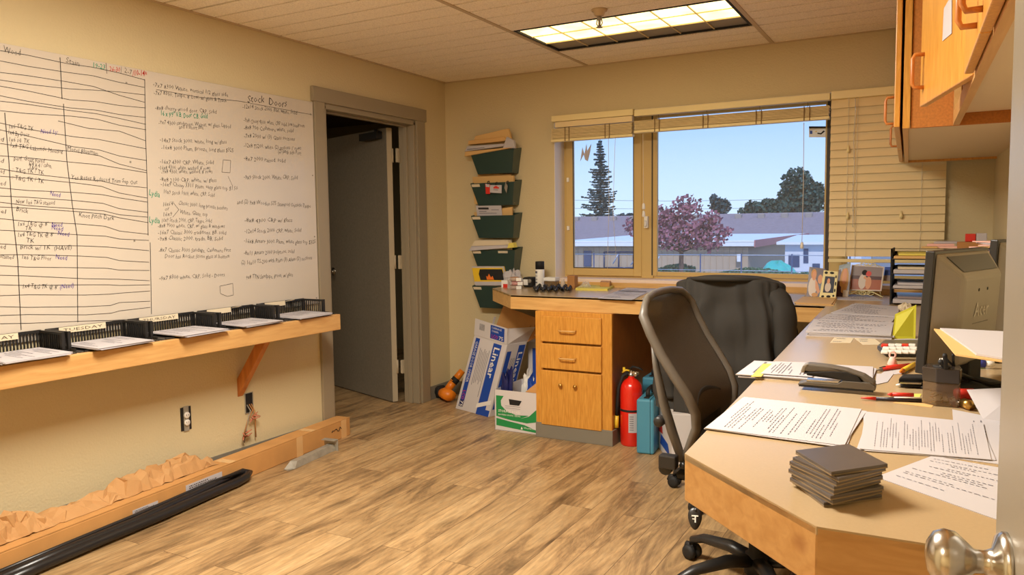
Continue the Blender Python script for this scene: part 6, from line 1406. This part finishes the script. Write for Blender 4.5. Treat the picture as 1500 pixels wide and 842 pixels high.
# black tray holding the raised manila folder
bx, by = .16, 1.80
ZR = 1.035
th = thing('desk_riser', 'black desk riser under the raised manila folder beside the door', 'riser', (.22, 1.9, DZ))
mb = MB(); mb.box(.13, .34, 1.68, 2.0, ZR - .008, ZR); part(mb, 'shelf', 'blackm', th, bevel=.002)
for x in (.20, .325): mb = MB(); mb.box(x, x + .008, 1.70, 1.98, DZ + .001, ZR - .008); part(mb, 'leg', 'blackm', th)
zf_ = ZR + .001
fq = [D(1368, 483, zf_ + .045), D(1402, 521, zf_ + .01), D(1490, 536, zf_), D(1490, 492, zf_ + .04)]
for q_ in fq: q_.z = zf_
fq = [D(1368, 483, zf_), D(1400, 521, zf_), D(1490, 534, zf_), D(1490, 496, zf_)]
mb = MB(); mb.hexa(fq, (0, 0, .003)); o = mb.build('manila_folder', 'manila', loc=fq[1]); tag(o, 'manila folder lying raised on the black desk tray by the door', 'folder')
fq2 = [D(1377, 482, zf_ + .004), D(1414, 508, zf_ + .004), D(1430, 520, zf_ + .004), D(1490, 530, zf_ + .004), D(1490, 488, zf_ + .004)]
mb = MB(); mb.prism([(p.x, p.y) for p in fq2], zf_ + .0035, zf_ + .007); o = mb.build('paper_sheet', 'paper', loc=fq2[1]); tag(o, 'white sheets lying on the raised manila folder', 'paper')
for (u0, u1, v, mt, lab) in ((1424, 1444, 524, 'green', 'green marker behind the raised folder'), (1424, 1446, 532, 'lime2', 'blue marker behind the raised folder')):
    th = thing('marker_pen', lab, 'marker', D(u0, v)); z = DZ + .014; a, b = D(u0, v, z), D(u1 + 10, v + 1, z)
    a.z = b.z = z; 
    mb = MB(); mb.tube([a, a.lerp(b, .6)], .011, 10); part(mb, 'barrel', mt, th); mb = MB(); mb.tube([a.lerp(b, .6), b], .009, 10); part(mb, 'cap', 'white', th)
# ------------------------------------------------------------------ papers near the camera
paper('paper_stack', 'printed sheets at the left front of the right worktop, behind the dark samples', quad([(1033, 630), (1237, 656), (1262, 602), (1090, 584)]), .0013, rows=30, seed=21, under=3, along='t', dens=.75, h=.22)
paper('paper_stack', 'ruled form sheets right of the front printed sheets, before the clip holder', quad([(1259, 660), (1452, 676), (1440, 622), (1268, 605)]), .0014, rows=36, seed=22, under=2, along='t', dens=.85, h=.2)
paper('paper_sheet', 'printed sheet partly hidden under the ruled form sheets near the door', quad([(1400, 672), (1490, 684), (1486, 618), (1395, 600)]), .0012, rows=14, seed=23, along='t')
q5 = [D(1283, 699), D(1490, 772), D(1490, 690), D(1366, 668)]
paper('paper_sheet', 'handwritten sheet at the near right, beside the dark samples', q5, .0012, rows=20, seed=24, along='s', dens=.55, h=.2, under=0)
a, b = D(1440, 614), D(1500, 622); mb = MB(); mb.add([a, b, b + Vector((0, .05, .07)), a + Vector((-.03, .06, .05)), a + Vector((0, .001, 0)), b + Vector((0, .001, 0)), b + Vector((0, .052, .07)), a + Vector((-.03, .062, .05))], [(0, 1, 2, 3), (7, 6, 5, 4), (0, 4, 5, 1), (1, 5, 6, 2), (2, 6, 7, 3), (3, 7, 4, 0)])
o = mb.build('paper_sheet', 'paper', loc=a); tag(o, 'white sheet curling up beside the near door edge', 'paper')
# dark sample squares
tq = [D(1158, 660, .927), D(1217, 692, .927), D(1297, 678, .927), D(1231, 652, .927)]; cT = sum(tq, Vector()) / 4; cT.z = 0
e1_ = _n(tq[1] - tq[0]); l1, l2 = (tq[1] - tq[0]).length, (tq[2] - tq[1]).length; e2_ = _n(tq[2] - tq[1])
lb = ['lowest of the stacked dark sample plates', 'second lowest of the stacked dark sample plates', 'third dark sample plate from the bottom of the stack', 'fourth dark sample plate from the bottom of the stack', 'fourth dark sample plate from the top of the stack', 'third dark sample plate from the top of the stack', 'second dark sample plate from the top of the stack', 'topmost dark sample plate, turned on the stack']
for k in range(8):
    rnd = random.Random(k + 40); a_ = [-.10, .06, .0, .10, .07, .12, .10, -.06][k]; R = Matrix.Rotation(a_, 3, 'Z'); off = Vector((rnd.uniform(-.004, .004), rnd.uniform(-.004, .004), 0)); z = DZ + .0006 + k * .0069
    if k == 7: off = Vector((.006, .004, 0))
    q = [cT + off + R @ (e1_ * sx * l1 / 2 * .97 + e2_ * sy_ * l2 / 2 * .97) for sx, sy_ in ((-1, -1), (1, -1), (1, 1), (-1, 1))]
    for x in q: x.z = z
    if k == 7:
        q[0] -= e1_ * .002; 
    th = thing('sample_plate', lb[k], 'sample plate', q[0], 'stacked dark sample plates')
    mb = MB(); mb.hexa(q, (0, 0, .0022)); part(mb, 'back_layer', 'tileedge', th)
    mb = MB(); qq = [x + Vector((0, 0, .0022)) for x in q]; mb.hexa(qq, (0, 0, .0044)); part(mb, 'dark_layer', 'tile', th, bevel=.0006)

# ================================================================== UPPER CABINETS
def rbox(mb, s0, s1, n0, n1, z0, z1, m=0):
    q = [RS(s0, n0, z0), RS(s1, n0, z0), RS(s1, n1, z0), RS(s0, n1, z0)]; mb.hexa(q, (0, 0, z1 - z0), m)
ZC0 = 1.632; ZC1 = 2.398
def yS(y): return BW - y
s_j = yS(3.16)
th = thing('upper_cabinet', 'deep oak wall cabinet by the window blind, white underneath', 'cabinet', RS(s_j, .43, ZC0))
mb = MB(); rbox(mb, .065, s_j - .002, .0, .425, ZC0 + .012, ZC0 + .028); rbox(mb, .065, s_j - .002, 0, .425, ZC1 - .02, ZC1); rbox(mb, .065, s_j - .002, 0, .01, ZC0 + .028, ZC1 - .02); part(mb, 'carcass', 'lam', th)
mb = MB(); rbox(mb, s_j - .02, s_j, .0, .418, ZC0, ZC1); part(mb, 'end_panel', 'particle', th)
mb = MB(); rbox(mb, .065, .085, 0, .425, ZC0, ZC1); rbox(mb, .065, s_j - .05, .425, .443, ZC0, ZC0 + .05); rbox(mb, .065, s_j - .05, .425, .443, ZC1 - .05, ZC1); rbox(mb, s_j - .05, s_j + .008, .420, .443, ZC0, ZC1); rbox(mb, .065, .10, .425, .443, ZC0 + .05, ZC1 - .05); rbox(mb, .86, .9, .425, .443, ZC0 + .05, ZC1 - .05); part(mb, 'face_frame', 'oak', th)
for k, (a_, b_, hs) in enumerate(((.93, s_j - .01, .985), (.06, .90, .82))):
    mb = MB(); rbox(mb, a_, b_, .452, .472, ZC0 + .008, ZC1 - .01); dr = part(mb, 'cabinet_door', 'oak', th, bevel=.003)
    mb = MB(); c_ = RS([s_j - .06, .87][k], .472, ZC0 + .075); handle(mb, c_, .048, ax=Vector((0, 0, 1)), out=Vector((-1, 0, 0)), d=.03); part(mb, 'handle', 'bracket', th, parent=dr)
    for zz_ in (ZC0 + .1, ZC1 - .1): mb = MB(); rbox(mb, b_ - .05 if k else a_, b_ if k else a_ + .05, .443, .452, zz_, zz_ + .04); part(mb, 'hinge', 'brass', th, parent=dr)
# near cabinet
th = thing('upper_cabinet', 'shallower oak wall cabinet nearest the door with one door ajar', 'cabinet', RS(s_j + .3, .28, ZC0))
N0 = .285; s0_, s1_ = s_j + .008, yS(.35)
mb = MB(); rbox(mb, s0_, s1_, 0, N0 - .02, ZC0 + .04, ZC0 + .056); rbox(mb, s0_, s1_, 0, N0 - .02, ZC1 - .02, ZC1); rbox(mb, s0_, s1_, 0, .01, ZC0 + .056, ZC1 - .02); rbox(mb, s1_ - .018, s1_, .01, N0 - .02, ZC0, ZC1); part(mb, 'carcass', 'lam', th)
mb = MB(); rbox(mb, s0_, s1_, N0 - .02, N0, ZC0, ZC0 + .045); rbox(mb, s0_, s1_, N0 - .02, N0, ZC1 - .05, ZC1)
for y in (3.13, 2.62, 2.16, 1.70, 1.22, .77): rbox(mb, yS(y) - .0 if y < 3.1 else s0_, (yS(y) if y < 3.1 else s0_) + .05, N0 - .02, N0, ZC0 + .045, ZC1 - .05)
part(mb, 'face_frame', 'maple_y', th)
def cdoor(y0_, y1_, n_, hy, zoff=0):
    mb = MB(); rbox(mb, yS(y1_), yS(y0_), n_, n_ + .02, ZC0 + .008 + zoff, ZC1 - .008); dr = part(mb, 'cabinet_door', 'oak', th, bevel=.003)
    mb = MB(); c_ = RS(yS(hy), n_ + .02, ZC0 + .085); handle(mb, c_, .048, ax=Vector((0, 0, 1)), out=Vector((-1, 0, 0)), d=.032, r=.006); part(mb, 'handle', 'bracket', th, parent=dr)
cdoor(1.70, 2.14, N0 + .002, 1.76); cdoor(1.24, 1.69, N0 + .002, 1.63); cdoor(.79, 1.22, N0 + .002, 1.16)
# open door hinged at y=2.16
hg = RS(yS(2.17), N0 + .003, ZC0 + .01); fe = at(1347, 157, 2, ZC0 + .01); dv = _n(fe - hg); nv = Vector((dv.y, -dv.x, 0)); nv = nv if nv.x > 0 else -nv
Ld = (fe - hg).length
mb = MB(); mb.hexa([hg, hg + dv * Ld, hg + dv * Ld + nv * .02, hg + nv * .02], (0, 0, ZC1 - ZC0 - .02)); dr = part(mb, 'cabinet_door', 'oak', th, bevel=.003)
mb = MB(); c_ = hg + dv * (Ld - .045) + Vector((0, 0, .10)); handle(mb, c_, .048, ax=Vector((0, 0, 1)), out=-nv, d=.032, r=.006); part(mb, 'handle', 'bracket', th, parent=dr)
mb = MB(); cs = hg + dv * (Ld * .45) + Vector((0, 0, .14)) - nv * .0012; mb.hexa([cs - dv * .05, cs + dv * .04, cs + dv * .035 + Vector((0, 0, .085)), cs - dv * .04 + Vector((0, 0, .10))], -nv * .0006); part(mb, 'sticker', 'paper', th, parent=dr)
mb = MB(); mb.box(-.0, .05, 2.72, 2.9, ZC0 + .058, ZC0 + .15)
pp = RS(yS(2.75), .12, ZC0 + .057); mb = MB(); mb.box(pp.x - .08, pp.x + .06, pp.y - .1, pp.y + .1, pp.z, pp.z + .12); o = mb.build('stored_box', 'blackm', loc=pp, bevel=.005); tag(o, 'black item stored inside the wall cabinet with the door ajar', 'box')

# ================================================================== CHAIRS
def base_star(th, rot0, R=.30):
    for k in range(5):
        a = rot0 + k * 2 * PI / 5; d = Vector((math.cos(a), math.sin(a), 0)); mb = MB()
        mb.tube([d * .02 + Vector((0, 0, .105)), d * .12 + Vector((0, 0, .115)), d * (R - .06) + Vector((0, 0, .10)), d * (R - .005) + Vector((0, 0, .078)), d * (R) + Vector((0, 0, .058))], [.03, .028, .022, .018, .014], 10, flat=.8)
        lg = part(mb, 'leg', 'black', th, local=True)
        mb = MB(); s_ = Vector((-d.y, d.x, 0))
        for sg in (-1, 1): X = Matrix.Translation(d * R + s_ * sg * .018 + Vector((0, 0, .029))) @ Vector((0, 0, 1)).rotation_difference(s_).to_matrix().to_4x4(); mb.lathe([(.012, -.012), (.027, -.009), (.028, 0), (.027, .009), (.012, .012)], 16, X=X)
        mb.tube([d * (R - .01) + Vector((0, 0, .05)), d * (R + .022) + Vector((0, 0, .048)), d * (R + .03) + Vector((0, 0, .03))], [.014, .016, .012], 8)
        part(mb, 'caster', 'blackm', th, local=True, parent=lg)
    mb = MB(); mb.lathe([(.045, .06), (.048, .09), (.042, .13), (.03, .135), (.028, .30), (.018, .305), (.018, .42), (.001, .42)], 20); part(mb, 'column', 'blackm', th, local=True)
    mb = MB(); mb.box(-.12, .10, -.08, .08, .40, .445); part(mb, 'mechanism', 'blackm', th, local=True, bevel=.01)
def seat(th, z=.46, m='blackm'):
    mb = MB()
    def sf(u, v):
        x = -.22 + .46 * u; y = (v - .5) * .48; e = max(0, abs(u - .5) * 2 - .75) / .25; g = max(0, abs(v - .5) * 2 - .75) / .25; k = math.sqrt(max(0, 1 - min(1, e*e + g*g)))
        return (x, y, z + .055 * k + .0)
    mb.grid(sf, 16, 16); mb.grid(lambda u, v: (-.22 + .46 * u, (v - .5) * .48, z - .02), 1, 1)
    mb.box(-.22, .24, -.24, .24, z - .02, z + .005); part(mb, 'seat', m, th, local=True, bevel=.008)
hc = Vector((-.54, 2.755, 0)); rz = -.02
th = thing('mesh_office_chair', 'black mesh backed office chair at the near corner of the right worktop', 'chair', hc, None, rz)
base_star(th, 2.66 - rz, .31); seat(th, .455)
prf = [(-.20, .50), (-.172, .56), (-.150, .62), (-.150, .67), (-.175, .73), (-.215, .79), (-.262, .86), (-.300, .93), (-.326, .99), (-.336, 1.03)]
def hw(z): return .225 + .045 * min(1, max(0, (z - .5) / .28)) if z < .95 else .27
left = [Vector((x, -hw(z), z)) for x, z in prf[:-1]]; 
top = [Vector((-.334, -.235, 1.022)), Vector((-.342, -.19, 1.043)), Vector((-.352, -.10, 1.052)), Vector((-.356, 0, 1.054)), Vector((-.352, .10, 1.052)), Vector((-.342, .19, 1.043)), Vector((-.334, .235, 1.022))]
right = [Vector((v.x, -v.y, v.z)) for v in left][::-1]
loop = left + top + right + [Vector((-.205, .10, .485)), Vector((-.205, -.10, .485))]
mb = MB(); k = len(loop); rr = [.020 if 0 < i < 9 or i >= k - 11 else .014 for i in range(k)]
mb.tube(loop, rr, 10, closed=True, up=(1, 0, .3), flat=.8); part(mb, 'back_frame', 'cframe', th, local=True)
def mf(u, v):
    z = .50 + (1.045 - .50) * v; j = 0
    while j < len(prf) - 2 and prf[j+1][1] < z: j += 1
    t_ = (z - prf[j][1]) / (prf[j+1][1] - prf[j][1]); x = prf[j][0] + (prf[j+1][0] - prf[j][0]) * t_
    w = hw(z) * (1 if z < .99 else max(.05, math.sqrt(max(0, 1 - ((z - .99) / .064) ** 2)) * .35 + .65))
    yy_ = (u * 2 - 1); return (x - .035 * (1 - yy_ * yy_), yy_ * w * .98, z)
mb = MB(); mb.grid(mf, 20, 24); o = part(mb, 'mesh_back', 'mesh', th, local=True); o.modifiers.new('s', 'SOLIDIFY').thickness = .002
mb = MB(); mb.grid(lambda u, v: (-.185 - .02 * (1 - (2*u-1)**2) - .0, (u * 2 - 1) * .15, .56 + .15 * v - .03 * (2*u-1)**2), 12, 6); o = part(mb, 'lumbar_pad', 'blackm', th, local=True); o.modifiers.new('s', 'SOLIDIFY').thickness = .012
mb = MB()
for sg in (-1, 1): mb.tube([Vector((-.300, sg * .256, .90)), Vector((-.285, sg * .258, .82)), Vector((-.262, sg * .25, .70)), Vector((-.235, sg * .24, .60)), Vector((-.21, sg * .22, .51)), Vector((-.12, sg * .10, .43))], [.008, .018, .024, .026, .025, .018], 10, up=(1, 0, .3), flat=.6)
part(mb, 'back_support', 'cframe', th, local=True)
for nm, c, r, ax in (('tension_knob', (-.02, -.29, .395), .032, (0, 1, 0)), ('lumbar_knob', (-.27, -.262, .635), .018, (0, 1, 0))):
    mb = MB(); X = Matrix.Translation(c) @ Vector((0, 0, 1)).rotation_difference(Vector(ax)).to_matrix().to_4x4(); mb.lathe([(r * .8, -.02), (r, -.014), (r, .014), (r * .8, .02)], 18, X=X)
    if nm == 'tension_knob': mb.tube([(c[0], c[1], c[2]), (c[0], -.08, c[2] + .03)], .01, 8)
    else: mb.tube([c, (c[0] + .02, c[1] + .02, c[2])], .01, 8)
    part(mb, nm, 'black', th, local=True)
mb = MB(); mb.cbox((-.24, -.26, .50), (.06, .04, .045)); mb.tube([(-.25, -.27, .475), (-.25, -.24, .475)], .024, 12); mb.tube([(-.2, -.25, .49), (-.12, -.12, .43)], .012, 8); part(mb, 'arm_bracket', 'black', th, local=True, bevel=.006)
pw = D(1018, 757, .39); pl = Matrix.Rotation(-rz, 3, 'Z') @ (Vector((pw.x, pw.y, 0)) - hc); 
pv = Vector((pl.x, pl.y, .385)); dn_ = Vector((0, 0, -1))
mb = MB(); mb.tube([(pv.x, pv.y + .22, .415), (pv.x, pv.y + .02, .412), (pv.x, pv.y, .408)], .006, 8)
vdir = _n(Vector((CAM.x, CAM.y, CAM.z)) - Vector((pw.x, pw.y, .385))); vdl = Matrix.Rotation(-rz, 3, 'Z') @ vdir
sdl = _n(vdl.cross(Vector((0, 0, 1)))); udl = sdl.cross(vdl)
mb.grid(lambda u, v: pv + sdl * .021 * math.cos(u * 2 * PI) * math.sin(v * PI) * (1 - .25 * math.cos(v * PI) * -1) + udl * .034 * math.cos(v * PI) + vdl * .010 * math.sin(u * 2 * PI) * math.sin(v * PI), 20, 12, closeu=True)
pd = part(mb, 'height_lever', 'black', th, local=True)
mb = MB(); oo = pv + vdl * .0105
for (x0, x1, y0, y1) in ((-.010, .010, .006, .010), (-.003, .001, -.012, .006), (-.003, .008, -.003, .0)): mb.hexa([oo + sdl * x0 + udl * y0, oo + sdl * x1 + udl * y0, oo + sdl * x1 + udl * y1, oo + sdl * x0 + udl * y1], vdl * .0008)
part(mb, 'lever_emblem', 'white', th, local=True, parent=pd)
# chair under the jacket
hc2 = Vector((-.815, 3.66, 0))
th = thing('office_chair', 'black office chair facing the window, wearing a dark jacket', 'chair', hc2, None, PI/2 - .05)
base_star(th, .3, .31); seat(th, .455)
mb = MB()
def bf(u, v):
    z = .52 + .50 * v; w = .21 * math.sqrt(max(0.02, 1 - max(0, (v - .75) / .27) ** 2)); return (-.20 - .06 * v - .02 * (1 - (2*u-1)**2), (2*u-1) * w, z)
mb.grid(bf, 14, 14); o = part(mb, 'backrest', 'blackm', th, local=True); o.modifiers.new('s', 'SOLIDIFY').thickness = .03
mb = MB(); mb.tube([(-.25, 0, .70), (-.25, 0, .50), (-.1, 0, .42)], .02, 8); part(mb, 'back_support', 'black', th, local=True)
jc = Vector((-.815, 3.44, 0))
th = thing('jacket', 'large dark jacket draped over the back of the chair facing the window', 'jacket', (jc.x, jc.y, 1.08))
def jf(u, v):
    # u around (0..1), v 0 top .. 1 bottom
    z = 1.085 - .60 * v - .015 * math.sin(u * 2 * PI * 2)
    if v < .16: k = math.sqrt(max(0, 1 - (1 - v / .16) ** 2)); a = .15 + .085 * k; b = .015 + .075 * k; z = 1.085 - .075 * (1 - math.sqrt(max(0, 1 - (v / .16 * .8) ** 2)))- .015
    else: q = (v - .16) / .84; a = .235 + .07 * min(1, q * 1.5) ** .75 - .015 * q; b = .09 + .03 * q
    g = u * 2 * PI; c, s_ = math.cos(g), math.sin(g); sx = abs(c) ** .75 * (1 if c > 0 else -1)
    fold = .024 * math.sin(g * 6 + 1.5 * math.sin(v * 3)) * min(1, v * 1.6) + .026 * noise.noise(Vector((c * 3.2, s_ * 3.2, v * 4.5))) * min(1, v * 5) + .016 * noise.noise(Vector((c * 8, s_ * 8, v * 3))) * min(1, v * 4) + .010 * math.sin(g * 13 + v * 5) * min(1, v * 1.6)
    tilt = .06 * (1 - v)
    return (jc.x + a * sx + fold * c, jc.y + (b + fold) * s_ + tilt - .03, z - .025 * abs(c) ** 3 * (1 - v))
mb = MB(); mb.grid(jf, 120, 50, closeu=True); mb.f.append([i for i in range(120)]); mb.mi.append(0); mb.sm.append(True)
part(mb, 'body', 'leather', th)
for sg, lab in ((1, 'right'), (-1, 'left')):
    mb = MB(); P0 = [Vector((jc.x + sg * .20, jc.y + .01, 1.01)), Vector((jc.x + sg * .245, jc.y - .03, .94)), Vector((jc.x + sg * .255, jc.y - .05, .84)), Vector((jc.x + sg * .262, jc.y - .055, .72)), Vector((jc.x + sg * .255, jc.y - .05, .60)), Vector((jc.x + sg * .245, jc.y - .045, .50))]
    # densify with wrinkles
    pts = []; rs = []
    for i in range(len(P0) - 1):
        for j in range(6): t_ = j / 6; pts.append(P0[i].lerp(P0[i+1], t_)); kk = i * 6 + j; rs.append((.052 + .003 * math.sin(kk * .9)) * (1 if kk > 2 else .7 + .1 * kk))
    mb.tube(pts, rs, 14, flat=.7); part(mb, 'sleeve', 'leather', th)
mb = MB(); mb.tube([Vector((jc.x - .17, jc.y - .02, 1.055)), Vector((jc.x - .08, jc.y - .075, 1.062)), Vector((jc.x + .03, jc.y - .085, 1.062)), Vector((jc.x + .15, jc.y - .03, 1.055))], [.012, .022, .022, .012], 10, flat=.6); part(mb, 'collar', 'leather', th)

# ================================================================== LIGHT
def area(name, loc, rot, sx, sy, energy, col):
    l = bpy.data.lights.new(name, 'AREA'); l.shape = 'RECTANGLE'; l.size = sx; l.size_y = sy; l.energy = energy; l.color = col
    o = bpy.data.objects.new(name, l); C.objects.link(o); o.location = loc; o.rotation_euler = rot; return o
for i, (y0, lab) in enumerate(((1.505, 'recessed louvred ceiling light over the middle of the room'), (-.935, 'recessed louvred ceiling light behind the camera'))):
    th = troffer(lab, LX0, LX1, y0, y0 + .59, 'louv', 'diff')
area('ceiling_and_fill_lamp', ((LX0 + LX1) / 2, 1.8, H - .012), (0, 0, 0), 1.1, .5, 86, (1, .94, .83))
area('ceiling_and_fill_lamp', ((LX0 + LX1) / 2, -.64, H - .012), (0, 0, 0), 1.1, .5, 66, (1, .94, .83))  # unseen fill lamp, added behind the camera to brighten the room
area('ceiling_and_fill_lamp', (-4.9, 3.2, H - .05), (0, 0, 0), .6, .6, 6, (1, .86, .66))
w = bpy.data.worlds.new('sky'); bpy.context.scene.world = w; w.use_nodes = True; nt = w.node_tree; bg = nt.nodes['Background']
tc = nt.nodes.new('ShaderNodeTexCoord'); sp_ = nt.nodes.new('ShaderNodeSeparateXYZ'); rp = nt.nodes.new('ShaderNodeValToRGB')
nt.links.new(tc.outputs['Generated'], sp_.inputs[0]); nt.links.new(sp_.outputs['Z'], rp.inputs[0]); nt.links.new(rp.outputs[0], bg.inputs[0])
e = rp.color_ramp.elements; e[0].position = 0; e[0].color = srgb(196, 222, 250); e[1].position = .5; e[1].color = srgb(110, 160, 230)
x = e.new(.16); x.color = srgb(146, 188, 246); x = e.new(.05); x.color = srgb(184, 214, 250)
bg.inputs[1].default_value = 1.0
s = bpy.data.lights.new('sun', 'SUN'); s.energy = 1.6; s.color = (1, .93, .85); s.angle = .03; so = bpy.data.objects.new('sun', s); C.objects.link(so); so.rotation_euler = (.75, .35, 0)
# window portal-like skylight: daylight entering the room
# ================================================================== CAMERA
cd = bpy.data.cameras.new('camera'); co = bpy.data.objects.new('camera', cd); C.objects.link(co)
cd.sensor_width = 36; cd.lens = F / 1500 * 36; cd.clip_start = .02; cd.clip_end = 1000
m = Matrix((( XC.x, XC.y, XC.z), (YC.x, YC.y, YC.z), (ZC.x, ZC.y, ZC.z))).to_4x4(); m.translation = CAM
co.matrix_world = m
sc_ = bpy.context.scene; sc_.camera = co
sc_.view_settings.view_transform = 'Standard'; sc_.view_settings.look = 'None'; sc_.view_settings.gamma = 1; sc_.view_settings.exposure = 0.45; sc_.view_settings.use_curve_mapping = False
